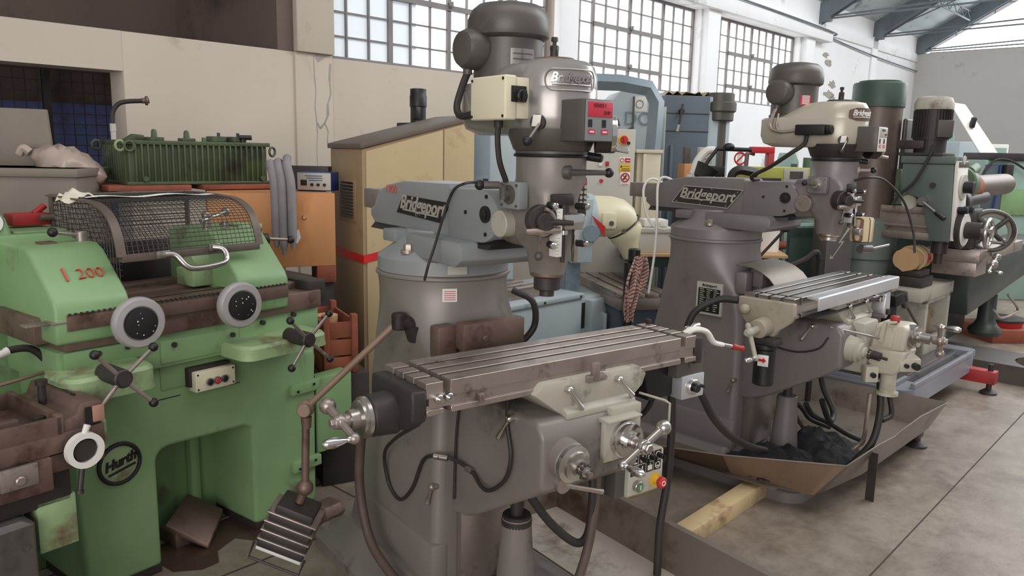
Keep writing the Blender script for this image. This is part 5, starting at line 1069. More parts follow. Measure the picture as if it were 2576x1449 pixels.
# finned gearbox on planks
GB = F(*ground(322, 464, 3.9), 48); z_ = GB.q(322, 466)[1]; wG = GB.q(683, 471)[0]; hG = GB.q(322, 361)[1]-z_
gb = thing('gearbox', 'dark green finned gearbox with eye bolts standing on planks', 'gearbox', GB, 0, 0, z_)
b = MB(); b.box(.012, wG-.012, -.42, -.016, .0, hG, .012); b.box(0, wG, -.43, 0, hG-.004, hG+.018, .004); b.box(-.004, wG, -.43, .004, .0, .016, .004); b.build('housing', 'gearbox_green', gb)
for i in range(23):
    u = .045+(wG-.09)*i/22; b = MB(); b.box(u-.0045, u+.0045, -.02, .0, .015, hG-.002, .002); b.build('fin', 'gearbox_green', gb)
for i in range(11):
    w_ = -.04-.037*i; b = MB(); b.box(-.0, .016, w_-.0045, w_+.0045, .015, hG-.002, .002); b.build('fin', 'gearbox_green', gb)
for (u, w, r, h) in ((.20, -.20, .048, .018), (.36, -.18, .045, .016), (.52, -.17, .055, .03), (.62, -.15, .05, .03)):
    b = MB(); b.cyl((u, w, hG+.018), (u, w, hG+.018+h), r, n=28, bev=.003); o = b.build('bearing_cover', 'gearbox_green', gb)
    b = MB()
    if h < .02: b.lathe((u, w, hG+.018+h), (0, 0, 1), [(.016, 0), (.014, .03), (.009, .04), (.001, .042)], 18); b.build('cap', 'gearbox_green', o)
    else: b.cyl((u+.01, w, hG+.018+h), (u+.01, w, hG+.018+h+.02), .009, n=8); b.build('plug', 'cast_dark', o)
for p in ((.09, -.20, 0), (.12, -.14, 0)): b = MB(); b.prism([(.05, hG+.018), (.16, hG+.018), (.15, hG+.045), (.10, hG+.05)], 'w', p[1]-.05, p[1], .003) if p[0] < .1 else b.hexb((.43, -.12, hG+.018), (0, 0, 1), .012, .022); b.build('top_fitting', 'gearbox_green', gb)
b = MB(); b.cyl((wG-.11, -.10, hG+.018), (wG-.11, -.10, hG+.035), .016, n=12); b.cyl((wG-.13, -.10, hG+.045), (wG-.07, -.08, hG+.045), .013, n=8); b.build('breather', 'black', gb)
for (c, d) in (((-.03, .012, hG-.01), (.3, 1, 0)), ((wG+.02, -.02, hG-.03), (.5, 1, 0)), ((-.03, -.40, hG-.01), (.3, 1, 0)), ((.01, .02, hG-.012), (.2, 1, 0))):
    b = MB(); b.torus(c, d, .024, .0065, 24, 8); b.build('eye_bolt', 'green_top' if c[0] < 0 and c[1] > 0 else 'gearbox_green', gb)
b = MB(); b.cyl((.03, -.30, hG+.015), (.03, -.30, hG+.10), .013, n=14); b.cyl((.03, -.30, hG+.06), (.03, -.30, hG+.10), .015, n=14); ho = b.build('hose_fitting', 'panel_grey', gb)
b = MB(); b.tube([(.03, -.30, hG+.10), (.035, -.30, hG+.16), (.06, -.29, hG+.20), (.10, -.28, hG+.215), (.17, -.27, hG+.222)], .012, 12); b.build('hose', 'rubber', ho)
b = MB(); b.cyl((.17, -.27, hG+.222), (.205, -.265, hG+.225), .014, n=12); b.cyl((.188, -.267, hG+.224), (.198, -.266, hG+.224), .024, n=16); b.build('coupling', 'iron_rust', ho)
for p in ((.085, .004), (wG-.05, .004)): b = MB(); b.cyl((p[0], -.01, .03), (p[0], .012, .03), .014, n=14); b.build('foot_boss', 'gearbox_green', gb)
for i, (u0, u1, w0, w1, lab) in enumerate(((-.10, .30, -.36, .03, 'left weathered plank under the green finned gearbox'), (.36, wG+.03, -.36, .03, 'right weathered plank under the green finned gearbox'))):
    b = MB(); b.box(u0, u1, w0, w1, -.028, -.001, .004); solo(b, 'plank', 'wood_red', GB, lab, 'plank', None, 0, 0, z_)
# orange plywood crate
PC = F(*ground(850, 640, 4.15), 68); zc0 = PC.q(850, 668)[1]; zc1 = z_-.032
pc = thing('plywood_crate', 'orange plywood crate with a torn white label behind the green machine', 'crate', PC)
b = MB(); b.prism([(-.64, 0), (-.01, 0), (-.03, -.18), (-.26, -.60), (-.64, -.60)], 'z', zc0, zc1, .004); b.build('box', 'plywood', pc)
for u in (-.58, -.32, -.06): b = MB(); b.box(u-.05, u+.05, -.22, 0, zc0-.09, zc0, .003); b.build('skid', 'wood_red', pc)
b = MB(); b.raw([(-.24, .002, zc0+.16), (-.20, .002, zc0+.20), (-.19, .002, zc0+.155), (-.21, .002, zc0+.12), (-.225, .002, zc0+.15)], [(0, 1, 2, 3, 4)]); b.build('torn_label', 'paper', pc)
b = MB(); b.torus((-.17, .002, zc0+.26), (0, 1, 0), .012, .0015, 14, 5, 200, 420); b.build('pen_mark', 'black', pc)
b = MB(); b.prism([(-.64, -.02), (-.02, -.02), (-.04, -.18), (-.26, -.60), (-.64, -.60)], 'z', 0, zc0-.092, .004); solo(b, 'steel_stand', 'cast_dark', PC, 'dark steel stand carrying the orange plywood crate', 'stand')
b = MB(); b.box(-.30, -.0, -.02, .16, .62, .635, .002); b.box(-.30, .0, .14, .16, .0, .62, .002); solo(b, 'steel_ledge', 'cast_dark', PC, 'dark steel plate ledge in front of the stand below the orange crate', 'steel plate')
# padded sleeves draped over the crate
SV = F(*ground(715, 640, 3.98), 84)
for i, (px, top, bot) in enumerate(((697, 400, 622), (716, 408, 640), (738, 420, 625))):
    u0, zb = SV.q(px, bot); zt2 = SV.q(px, 470)[1]
    b = MB(); b.tube([(u0-.05+.0*i, -.18, zt2+.10+.02*i), (u0-.03, -.05, zt2+.11), (u0-.005, .0, zt2+.03), (u0, .01, zt2-.08), (u0, .01, (zb+zt2)/2), (u0, .01, zb)], lambda t: .0225 if t < .93 else .0225*(1-(t-.93)*9), 12)
    solo(b, 'padded_sleeve', 'felt', SV, ('leftmost', 'middle', 'rightmost')[i]+' of three grey felt sleeves hanging over the orange crate', 'sleeve', 'felt sleeves over the crate')
# bench instrument
IN = F(*ground(747, 482, 4.28), 97); z_i = zc1+.002; wI = IN.q(835, 480)[0]; hI = IN.q(747, 432)[1]-z_i
ins = thing('bench_instrument', 'blue cased bench instrument with a pale front panel on the orange crate', 'instrument', IN, 0, 0, z_i)
P('instr_blue', (40, 64, 128), .45)
b = MB(); b.box(0, wI-.01, -.14, 0, 0, hI, .004); b.build('case', 'instr_blue', ins)
b = MB(); b.box(.006, wI-.004, 0, .006, .006, hI-.004, .001); fp = b.build('front_panel', 'panel_grey', ins)
b = MB(); b.box(.025, .06, .006, .009, .03, .06, .001); b.build('power_switch', 'black', fp)
for i in range(3): b = MB(); b.cyl((.09+i*.035, .006, .035), (.09+i*.035, .018, .035), .008, n=12); b.build('knob', 'black', fp)
b = MB()
for j in range(3): b.box(.05+.01*j, wI-.05, .006, .0065, hI-.022-.012*j, hI-.018-.012*j, 0)
b.build('panel_text', 'instr_blue', fp)
b = MB(); b.box(-.16, .12, -.22, -.16, 0, .13, .004); solo(b, 'board', 'cast_dark', IN, 'dark board on edge behind the blue cased instrument', 'board', None, 0, 0, z_i)
# bins and panel at far left
BN = F(*ground(190, 430, 3.6), 80); z1 = BN.q(190, 425)[1]; zs = BN.q(190, 555)[1]
bn = thing('metal_bin', 'grey metal bin with a rolled rim at the upper left behind the green machine', 'bin', BN)
b = MB(); b.box(-.75, 0, -.45, 0, zs-.3, z1, .01); b.box(-.76, .012, -.46, .012, z1-.04, z1, .006); b.build('bin_body', 'bin_grey', bn); b = MB(); b.box(-.72, -.03, -.42, -.03, 0, zs-.3, .005); b.build('stand', 'cast_dark', bn)
BD = F(*ground(125, 400, 3.95), 78); z_b = BD.q(125, 400)[1]; b = MB(); b.prism([(-.6, z1-.02), (.02, z1-.02), (.0, BD.q(112, 275)[1]), (-.6, BD.q(0, 268)[1])], 'w', -.03, 0, .004); b.box(-.6, .0, -.03, 0, 0, z1, 0); solo(b, 'sheet_board', 'bin_grey', BD, 'upright grey steel panel standing behind the metal bin at far left', 'panel')
PB = F(*ground(185, 440, 3.9), 80)
z0b = BN.q(180, 455)[1]
b = MB(); n = 16; secs = []
for i in range(n+1):
    t = i/n; ph = t*math.pi; rr = .09*math.sin(ph)**.6+.004; cz = .11*(1-t)+.02*t
    secs.append([V((-.16+.34*t, -.1+rr*1.1*math.cos(2*math.pi*k/18)*(1+.12*math.sin(5*k+i)), max(-.09*t, cz-.03+rr*math.sin(2*math.pi*k/18)*(1+.15*math.sin(3*k+2*i))))) for k in range(18)])
b.loft(secs); b.tube([(-.16, -.1, .10), (-.19, -.1, .12), (-.21, -.1, .09)], .02, 8); o = solo(b, 'plastic_bag', 'plastic', PB, 'crumpled translucent plastic bag beside the metal bin at upper left', 'bag', None, -.02, .12, z0b+.02)
# wooden crate at the end of the green machine
WX = F(*ground(815, 945, 3.55), 62); zk0 = 0; 
wc = thing('wooden_crate', 'reddish slatted wooden crate holding a roll at the right end of the green machine', 'crate', WX)
zlo, zhi = WX.q(815, 945)[1], WX.q(815, 812)[1]; wk = WX.q(900, 910)[0]
for j in range(3):
    za = zlo+(zhi-zlo)*j/3; b = MB(); b.box(0, wk, -.012, 0, za+.004, za+(zhi-zlo)/3-.004, .002); b.build('front_slat', 'wood_red', wc); b = MB(); b.box(0, .012, -.40, 0, za+.004, za+(zhi-zlo)/3-.004, .002); b.build('side_slat', 'wood_red', wc); b = MB(); b.box(wk-.012, wk, -.40, 0, za+.004, za+(zhi-zlo)/3-.004, .002); b.build('side_slat', 'wood_red', wc); b = MB(); b.box(0, wk, -.40, -.388, za+.004, za+(zhi-zlo)/3-.004, .002); b.build('back_slat', 'wood_red', wc)
for u, w in ((.0, .0), (wk-.03, .0), (0, -.37), (wk-.03, -.37)): b = MB(); b.box(u, u+.03, w-.03, w+.012, zlo, zhi+.03, .003); b.build('corner_post', 'wood_red', wc)
b = MB(); b.box(.01, wk-.01, -.39, -.01, zlo, zlo+.012, 0); b.build('crate_floor', 'wood_red', wc)
b = MB(); b.lathe((wk*.45, -.22, zlo+.02), (0, 0, 1), [(.025, 0), (.055, 0), (.055, zhi-zlo-.03), (.025, zhi-zlo-.03), (.025, 0)], 28, cap=False); solo(b, 'tape_roll', 'cardboard', WX, 'cardboard roll standing inside the reddish wooden crate', 'roll')
b = MB(); b.box(-.02, wk+.05, -.42, .02, 0, zlo-.001, .004); solo(b, 'plinth_box', 'cast_dark', WX, 'dark box under the reddish wooden crate', 'box')
# ================================================================== behind the mills, middle
# digital readout on the near mill
u0, z0 = M1.q(1436, 540, .52); u1, z1 = M1.q(1480, 445, .52)
b = MB(); b.box(u0-.06, u1, .50, .52, z0-.01, z1, .008); ro = b.build('readout_panel', 'cast_dark', mill1)
b = MB(); b.cyl((u0-.02, .51, z1-.03), (u0-.10, .52, z1+.0), .014, n=12); b.build('readout_arm', 'cast_dark', mill1)
for j in range(5):
    for i in range(3): b = MB(); b.cyl((u0+.022+.017*i, .52, z0+.02+.0165*j), (u0+.022+.017*i, .5225, z0+.02+.0165*j), .006, n=12); b.build('key', 'panel_grey', ro)
    b = MB(); b.box(u0-.014, u0-.002, .52, .5215, z0+.014+.0165*j, z0+.025+.0165*j, .001); b.box(u0+.0, u0+.011, .52, .5215, z0+.014+.0165*j, z0+.025+.0165*j, .001); b.build('key', 'yellow', ro)
b = MB(); b.box(u0+.02, u1-.005, .52, .5215, z1-.03, z1-.012, .001); b.build('readout_window', 'red_label', ro)
# pale blue bed milling machine
BL = F(*ground(1255, 860, 4.25), 44)
bl = thing('bed_mill', 'pale blue bed milling machine with a cream angled head behind the nearest mill', 'milling machine', BL)
ub, zb = BL.q(1465, 756); zt = BL.q(1255, 775)[1]
b = MB(); b.box(-.10, ub, -.25, 0, .0, zt-.03, .008); b.box(.16, ub, -.6, -.2, 0, zt-.03, .008); b.box(-.11, ub+.01, -.26, .012, zt-.03, zt, .006); b.box(.15, ub+.01, -.61, -.24, zt-.03, zt, .006); b.build('base', 'blue_pale', bl)
b = MB()
for u in (.03, ub*.5, ub-.03): b.cyl((u, .012, zt-.016), (u, .016, zt-.016), .008, n=10)
b.build('base_screw', 'cast_dark', bl)
b = MB(); b.box(ub+.012, ub+.55, -.8, -.06, 0, zt-.05, .008); b.box(ub+.10, ub+.26, -.30, -.0, 0, zt-.06, .01); b.build('bed', 'blue_pale', bl); b = MB(); b.box(ub+.015, ub+.10, -.062, -.055, .50, zt-.08, .002); b.build('bed_opening', 'black', bl)
b = MB(); b.box(ub+.30, ub+.52, -.064, -.054, .50, zt-.09, .004); b.build('bed_cover', 'blue_mid', bl)
b = MB(); b.box(.16, .50, -.50, -.10, zt+.0, zt+.05, .004)
for i in range(4): b.box(.17, .48, -.16-.085*i, -.10-.085*i, zt+.05, zt+.066, .002)
b.build('cross_table', 'iron', bl)
TB = F(*ground(1690, 740, 4.75), -14); tz = TB.q(1690, 738)[1]
def lt(p): # world -> BL local
    d = V(p)-BL.C; return V((d.dot(BL.u), d.dot(BL.w), d.z))
b = MB()
def tbx(u0, u1, w0, w1, z0, z1, bv=.003):
    c = TB.W((u0+u1)/2, (w0+w1)/2, (z0+z1)/2); q = lt(c); ax = lambda v: V((v.dot(BL.u), v.dot(BL.w), 0))
    b.obox(q, ax(TB.u), ax(TB.w), (0, 0, 1), u1-u0, w1-w0, z1-z0, bv)
tbx(0, 1.5, -.34, .02, tz-.10, tz-.028); 
for i in range(4): tbx(0, 1.5, -.34+.092*i, -.34+.092*i+.072, tz-.03, tz)
b.build('long_table', 'iron', bl)
b = MB(); tbx(.05, 1.5, -.32, .0, tz-.34, tz-.10); tbx(-.05, .8, -.5, -.02, 0, tz-.34); b.build('table_support', 'blue_dark', bl)
b = MB(); tbx(.2, .42, -.36, -.34, tz-.34, tz-.16); tbx(.05, .18, .0, .012, tz-.40, tz-.14); b.build('support_plate', 'blue_pale', bl)
HB = F(*ground(1490, 540, 4.9), 78); hz_ = HB.q(1490, 540)[1]
def adopt(T, parent):
    """hand the parts of a frame over to another thing, keeping their place"""
    bpy.context.view_layer.update(); M_ = parent.matrix_world.inverted() @ T.matrix_world
    for c in list(T.children): c.parent = parent; c.matrix_basis = M_ @ c.matrix_basis
    bpy.data.objects.remove(T)
hd_ = thing('head_frame', None, None, HB, 0, 0, hz_)
b = MB(); b.cyl((-.015, -.12, -.04), (.03, -.12, -.04), .165, n=40, bev=.004); b.box(-.14, .0, -.10, .03, -.30, .10, .008); fl_ = b.build('flange', 'blue_pale', hd_)
b = MB(); b.cyl((-.02, .05, -.11), (-.02, .062, -.11), .055, n=28, bev=.003); b.build('port_cover', 'blue_mid', fl_)
b = MB(); b.raw([(-.02, .055, .0), (.07, .055, -.07), (.07, .055, -.14), (-.02, .05, .0), (.07, .05, -.07), (.07, .05, -.14)], [(0, 1, 2), (5, 4, 3), (0, 3, 4, 1), (1, 4, 5, 2), (2, 5, 3, 0)]); b.build('red_wedge', 'red', fl_)
b = MB(); b.loft([[V((x, -.12+.145*s*math.cos(2*math.pi*i/28), -.02+.13*s*math.sin(2*math.pi*i/28)+dz)) for i in range(28)] for x, s, dz in ((.03, 1, 0), (.05, 1.02, 0), (.16, 1.0, 0), (.24, .93, -.01), (.30, .74, -.03), (.325, .5, -.05))]); b.box(.05, .15, -.02, .05, -.09, .02, .02); b.build('head_body', 'cream_machine', hd_)
b = MB(); b.torus((.25, -.115, -.085), (.62, 0, -.78), .118, .006, 32, 8); b.build('swivel_seam', 'cast_dark', hd_)
b = MB(); b.lathe((.25, -.115, -.09), (.35, 0, -.94), [(.112, 0), (.115, .03), (.10, .07), (.075, .12), (.06, .20)], 32); b.build('spindle_nose', 'cream_machine', hd_)
b = MB(); b.cyl((.11, .05, -.05), (.11, .055, -.05), .016, n=16); b.cyl((.20, .03, -.10), (.20, .035, -.10), .014, n=16); b.build('socket_screw', 'steel', hd_)
b = MB(); b.box(-.14, .0, -.42, -.12, -.30, .05, .008); b.box(-.12, -.02, -.40, -.14, -hz_, -.28, .01); b.build('head_slide', 'blue_mid', hd_); adopt(hd_, bl)
# tall pale blue column to the right of the beige cabinet
BC = F(*ground(1182, 440, 4.75), 70); zc = BC.q(1182, 305)[1]; w1 = BC.q(1232, 440)[0]; w2 = BC.q(1300, 440)[0]
cl = thing('column_frame', None, None, BC)
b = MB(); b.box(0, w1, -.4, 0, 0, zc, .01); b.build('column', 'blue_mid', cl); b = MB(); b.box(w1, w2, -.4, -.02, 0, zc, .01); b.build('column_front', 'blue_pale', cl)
zp = BC.q(1200, 470)[1]; b = MB(); b.box(.01, w1-.01, 0, .012, zp-.05, zp+.06, .004); o = b.build('cover', 'blue_mid', cl); b = MB(); b.box(w1-.045, w1-.015, .012, .02, zp-.01, zp+.05, .002); b.build('switch', 'black', o); adopt(cl, bl)
# grey control cabinet with safety signs
GP = F(*ground(1590, 550, 5.6), 82); zg = GP.q(1590, 325)[1]; ul = GP.q(1470, 325)[0]
gp_ = thing('control_cabinet', 'pale grey control cabinet with safety signs behind the nearest mill head', 'cabinet', GP)
b = MB(); b.box(ul, 0, -.35, 0, 0, zg, .008); b.build('body', 'panel_grey', gp_)
uu, zz = GP.q(1568, 352); b = MB(); b.cyl((uu, 0, zz), (uu, .01, zz), .035, n=24); o = b.build('isolator_switch', 'yellow', gp_); b = MB(); b.cyl((uu, .01, zz), (uu, .03, zz), .026, n=20); b.box(uu-.008, uu+.008, .03, .045, zz-.028, zz+.028, .003); b.build('switch_knob', 'red', o)
for px, mt in ((1510, 'label_white'), (1527, 'red_paint')): uu, zz = GP.q(px, 412); b = MB(); b.box(uu-.012, uu+.012, 0, .012, zz-.016, zz+.016, .002); b.build('pilot_lamp', mt, gp_)
uu, zz = GP.q(1512, 455); b = MB(); b.cyl((uu, 0, zz), (uu, .012, zz), .013, n=16); b.build('push_button', 'red', gp_)
uu, zz = GP.q(1577, 360); b = MB(); b.cyl((uu+.01, 0, zz), (uu+.01, .012, zz), .012, n=16); b.build('push_button', 'black', gp_)
def sign(name, px0, py0, px1, py1, mt):
    a, zb_ = GP.q(px0, py1); c, zt_ = GP.q(px1, py0); b = MB(); b.box(a, c, 0, .003, zb_, zt_, .001); return b.build(name, mt, gp_), (a+c)/2, (zb_+zt_)/2, c-a, zt_-zb_
o, x, z, sw, sh = sign('danger_sign', 1558, 396, 1587, 411, 'label_white'); b = MB(); b.box(x-.002, x+sw/2-.003, .003, .004, z-sh/2+.006, z+sh/2-.006, 0); b.build('red_field', 'red', o); b = MB(); b.torus((x-sw*.27, .004, z), (0, 1, 0), .013, .0025, 20, 5); b.build('ring', 'red', o); b = MB(); b.box(x+.008, x+sw*.42, .004, .0045, z-.003, z+.003, 0); b.build('sign_print', 'label_white', o)
o, x, z, sw, sh = sign('warning_sign', 1557, 413, 1587, 432, 'yellow'); text('lettering', 'ATTENZIONE', .0085, 'black', o, (x+.008, .0035, z+sh*.22), (1, 0, 0), (0, 0, 1), .0003); b = MB(); b.raw([(x-sw*.42, .0035, z+sh*.05), (x-sw*.22, .0035, z+sh*.05), (x-sw*.32, .0035, z+sh*.40)], [(0, 1, 2)])
for j in range(2): b.box(x-sw*.3, x+sw*.4, .003, .0035, z-sh*.15-.012*j, z-sh*.15-.012*j+.004, 0)
b.build('mark', 'black', o)
o, x, z, sw, sh = sign('prohibition_sign', 1559, 433, 1585, 466, 'label_white'); b = MB(); b.torus((x, .005, z+.008), (0, 1, 0), .029, .0045, 28, 6); b.obox((x, .005, z+.008), (.7, 0, -.7), (0, 1, 0), (.7, 0, .7), .056, .004, .007, 0); b.build('ring', 'red', o)
b = MB(); b.obox((x, .0035, z+.010), (.5, 0, .8), (0, 1, 0), (-.8, 0, .5), .034, .002, .010, 0); b.sph((x-.012, .004, z-.004), .006, (1, .3, 1), 8); b.box(x-.025, x+.025, .003, .0035, z-sh*.45, z-sh*.42, 0); b.build('pictogram', 'black', o)
# cream cabinet right of it
CC = F(*ground(1600, 530, 5.65), 82); zc = CC.q(1600, 383)[1]; u2 = CC.q(1664, 383)[0]; um = CC.q(1622, 383)[0]
cc = thing('cream_cabinet', 'cream painted machine cabinet right of the grey control cabinet', 'cabinet', CC)
b = MB(); b.box(um, u2, -.35, 0, .0, zc-.005, .008); b.box(.0, um, -.35, -.03, .0, zc-.005, .008); b.build('body', 'cream', cc); b = MB(); b.box(-.02, u2+.01, -.36, .012, zc-.005, zc+.02, .004); b.build('lid', 'cream', cc); b = MB(); b.box(um-.012, um+.012, -.01, .014, .1, zc-.01, .004); b.build('corner_strip', 'cream', cc)
# blue bowed frame and pale body of the saw
SW = F(*ground(1650, 400, 6.2), 85)
sw = thing('band_saw', 'pale blue saw machine with a heavy blue bowed frame under the windows', 'saw', SW)
b = MB(); pts = [SW.q(*p) for p in ((1480, 205), (1560, 208), (1632, 222), (1652, 258), (1645, 345), (1640, 395))]
b.tube([(u, 0, z) for u, z in pts], .062, 4, smooth=False); b.build('bowed_frame', 'blue_mid', sw)
b = MB(); ub_, zb_ = SW.q(1640, 395); b.box(ub_-.06, ub_+.05, -.06, .06, 0, zb_+.01, .004); b.build('frame_post', 'blue_mid', sw)
a, zA = SW.q(1535, 235, -.25); c, zB = SW.q(1662, 235, -.25)
b = MB(); b.prism([(a, 0), (c, 0), (c, zA-.10), (c-.04, zA-.02), (c-.12, zA+.03), (a+.10, zA+.03), (a+.02, zA-.05), (a, zA-.2)], 'w', -.75, -.25, .02); bd_ = b.build('saw_body', 'blue_pale', sw)
text('lettering', 'DO', .15, 'blue_mid', bd_, (SW.q(1605, 295, -.25)[0], -.245, SW.q(1605, 300, -.25)[1]), (1, 0, 0), (0, 0, 1), .004)
uu, zz = SW.q(1612, 262, -.25); b = MB(); b.box(uu-.05, uu+.05, -.25, -.245, zz-.06, zz+.06, .001); o = b.build('sign', 'label_white', bd_); b = MB(); b.torus((uu-.01, -.243, zz), (0, 1, 0), .03, .004, 20, 5); b.build('sign_ring', 'blue_mid', o)
b = MB(); e0 = SW.q(1590, 320, -.24); b.tube([(SW.q(1595, 235, -.24)[0], -.235, zA-.02), (SW.q(1592, 300, -.24)[0], -.235, zA-.25), (e0[0], -.235, e0[1]), (SW.q(1560, 330, -.24)[0], -.235, e0[1]-.06)], .008, 8); b.build('cable', 'motor_grey', sw)
for dz in (0, .05, .10):
    uu, zz = SW.q(1560, 300, -.2); b = MB(); b.tube([(uu-.12, -.24, zz-dz*1.2), (uu-.03, -.22, zz+.01-dz*1.2), (uu, -.22, zz-.05-dz*1.2)], .007, 6); b.build('hose', 'rubber', sw)
WB = F(*ground(1670, 400, 6.55), 85); b = MB(); b.box(-.0, WB.q(1676, 270)[0], -.3, 0, 0, WB.q(1668, 268)[1], .003); solo(b, 'white_board', 'label_white', WB, 'narrow white board on edge left of the dark blue cabinet', 'board')
# dark blue cabinet
DK = F(*ground(1664, 455, 7.1), 80); zd = DK.q(1664, 238)[1]; ud = DK.q(1788, 240)[0]
dk = thing('machine_cabinet', 'large dark blue grey machine cabinet under the third window', 'cabinet', DK)
b = MB(); b.box(0, ud, -.6, 0, 0, zd, .008); b.build('body', 'blue_dark', dk); b = MB()
for py in (285, 330): zz = DK.q(1700, py)[1]; b.box(.0, ud, -.001, .003, zz-.004, zz+.004, 0)
b.build('door_seam', 'cast_dark', dk)
uu, zz = DK.q(1712, 280); b = MB(); b.cyl((uu, .0, zz), (uu, .05, zz), .02, n=14); b.cyl((uu, .045, zz+.06), (uu-.03, .06, zz-.12), .010, n=10); hh = b.build('door_handle', 'cast_dark', dk); b = MB(); b.cyl((uu-.03, .06, zz-.12), (uu-.045, .065, zz-.18), .013, n=12); b.build('grip', 'steel', hh)
b = MB(); q0, q1 = DK.q(1678, 460), DK.q(1690, 365); b.box(q0[0], q1[0], .0, .04, .3, q1[1], .004); b.build('side_box', 'blue_dark', dk)
b = MB(); b.box(ud, ud+.22, -.55, -.04, 0, zd, .008); b.build('end_panel', 'blue_pale', dk)
u3, zz = DK.q(1823, 290); b = MB(); b.cyl((u3, -.12, zz-.05), (u3, -.12, zz+.20), .13, n=24, bev=.01); b.cyl((u3, -.12, zz+.03), (u3, -.12, zz+.12), .15, n=24, bev=.01); b.cyl((u3-.0, -.12, 0), (u3, -.12, zz-.04), .09, n=20); b.build('duct', 'motor_grey', dk)
b = MB(); rows = [[(.02+.5*i/12, -.5+.4*j/4, zd+.002+.045*abs(math.sin(i*1.3+j))*(0 if i in (0, 12) else 1)) for i in range(13)] for j in range(5)]; b.sheet(rows, .004); solo(b, 'canvas_sheet', 'cab_beige', DK, 'crumpled dusty canvas lying on top of the dark blue cabinet', 'sheet')
# ---- things on the bench behind the far mill
BQ = F(*ground(1700, 660, 5.0), 82); zq = BQ.q(1960, 640)[1]
bq = thing('workbench', 'workbench with a plywood top behind the column of the farther mill', 'workbench', BQ)
uL, uR = BQ.q(1612, 640)[0], BQ.q(2015, 640)[0]
b = MB(); b.prism([(uL, -.02), (uR-.12, .06), (uR, -.35), (uR-.1, -.6), (uL, -.6)], 'z', zq-.02, zq, .002); b.build('bench_top', 'cardboard', bq); b = MB(); b.box(uL+.02, uR-.15, -.55, -.10, zq-.10, zq-.022, .004); b.build('bench_frame', 'dkgreen', bq)
for u, w in ((uL+.08, -.12), (uR-.2, -.12), (uL+.08, -.5), (uR-.2, -.5)): b = MB(); b.box(u-.025, u+.025, w-.025, w+.025, 0, zq-.10, .003); b.build('leg', 'dkgreen', bq)
ur, zr = BQ.q(1926, 636, -.2); b = MB(); h_ = BQ.q(1926, 572, -.2)[1]-zq; b.lathe((ur, -.2, zq), (0, 0, 1), [(.02, 0), (.082, 0), (.082, h_), (.02, h_), (.02, 0)], 36, cap=False); solo(b, 'paper_roll', 'paper', BQ, 'large white paper towel roll standing on the plywood bench', 'paper roll')
b = MB(); b.box(ur-.06, ur+.07, -.40, -.30, zq, zq+h_+.03, .01); solo(b, 'red_can', 'red', BQ, 'red container behind the white paper towel roll', 'container')
b = MB(); b.cyl((uR-.16, -.30, zq+.03), (uR+.02, -.26, zq+.03), .028, n=18); solo(b, 'wood_rod', 'wood_red', BQ, 'brown turned bar lying on the bench right of the paper roll', 'bar')
ua, za = BQ.q(1650, 565, -.1); b = MB(); b.box(ua-.13, ua+.12, -.30, -.06, zq, za-.05, .004); b.box(ua-.14, ua+.13, -.31, -.05, za-.05, za-.02, .004); jb = solo(b, 'parts_box', 'panel_grey', BQ, 'pale grey lidded box on the bench left of the farther mill column', 'box')
b = MB(); b.box(ua-.07, ua+.09, -.25, -.12, za-.018, za+.03, .006); b.cyl((ua, -.12, za+.01), (ua, -.10, za+.01), .012, n=12); b.cyl((ua+.04, -.12, za+.01), (ua+.04, -.10, za+.01), .012, n=12); solo(b, 'junction_box', 'label_white', BQ, 'small white socket box on top of the pale grey lidded box', 'socket box')
# striped rag hanging over the long table, black cap beside it
RG = F(*ground(1598, 800, 4.45), 80); b = MB(); top = RG.q(1612, 645)[1]; bot = RG.q(1585, 808)[1]; rows = []
for j in range(15):
    t = j/14; cu_ = RG.q(1612-30*min(1, t*1.2), 650+158*t)[0]; rows.append([(cu_+(-.055+.11*i/10)*(.75+.3*math.sin(t*5)), .02*math.sin(i*1.25+t*4)+.015*math.cos(i*2.1-t*7), top+(bot-top)*t+.01*math.sin(i*2)*t) for i in range(11)])
b.sheet(rows, .003); solo(b, 'striped_rag', 'rag_stripe', RG, 'pink striped rag hanging beside the column of the farther mill', 'cloth')
b = MB(); uk, zk = RG.q(1600, 640, -.03); b.cyl((uk, -.06, zk-.05), (uk, -.06, zk+.03), .035, n=22, bev=.006); b.cyl((uk-.03, -.05, .0), (uk-.03, -.05, zk-.05), .03, n=14); solo(b, 'post', 'black', RG, 'black capped post under the striped rag', 'post')
# oiler arm, hose and frame to the right of the far column
AR = F(*ground(1935, 610, 4.7), 80); b = MB(); p0, p1 = AR.q(1902, 655), AR.q(1972, 575); b.cyl((p0[0], 0, p0[1]), (p1[0], .02, p1[1]), .009, n=12); b.sph((p1[0], .02, p1[1]), .026, (1.2, .8, .8)); b.cyl((p0[0], 0, p0[1]-.02), (p0[0]-.01, .0, .0), .012, n=10); solo(b, 'lever_rod', 'cast_dark', AR, 'dark control rod with a knob slanting up beside the far mill column', 'rod')
b = MB(); q = [AR.q(*p) for p in ((1935, 690), (1975, 668), (2015, 650), (2042, 632), (2050, 650), (2048, 690))]; b.tube([(u, .05, z) for u, z in q]+[(q[-1][0], .05, 0)], .018, 10); solo(b, 'black_hose', 'rubber', AR, 'thick black hose looping over behind the far mill table', 'hose')
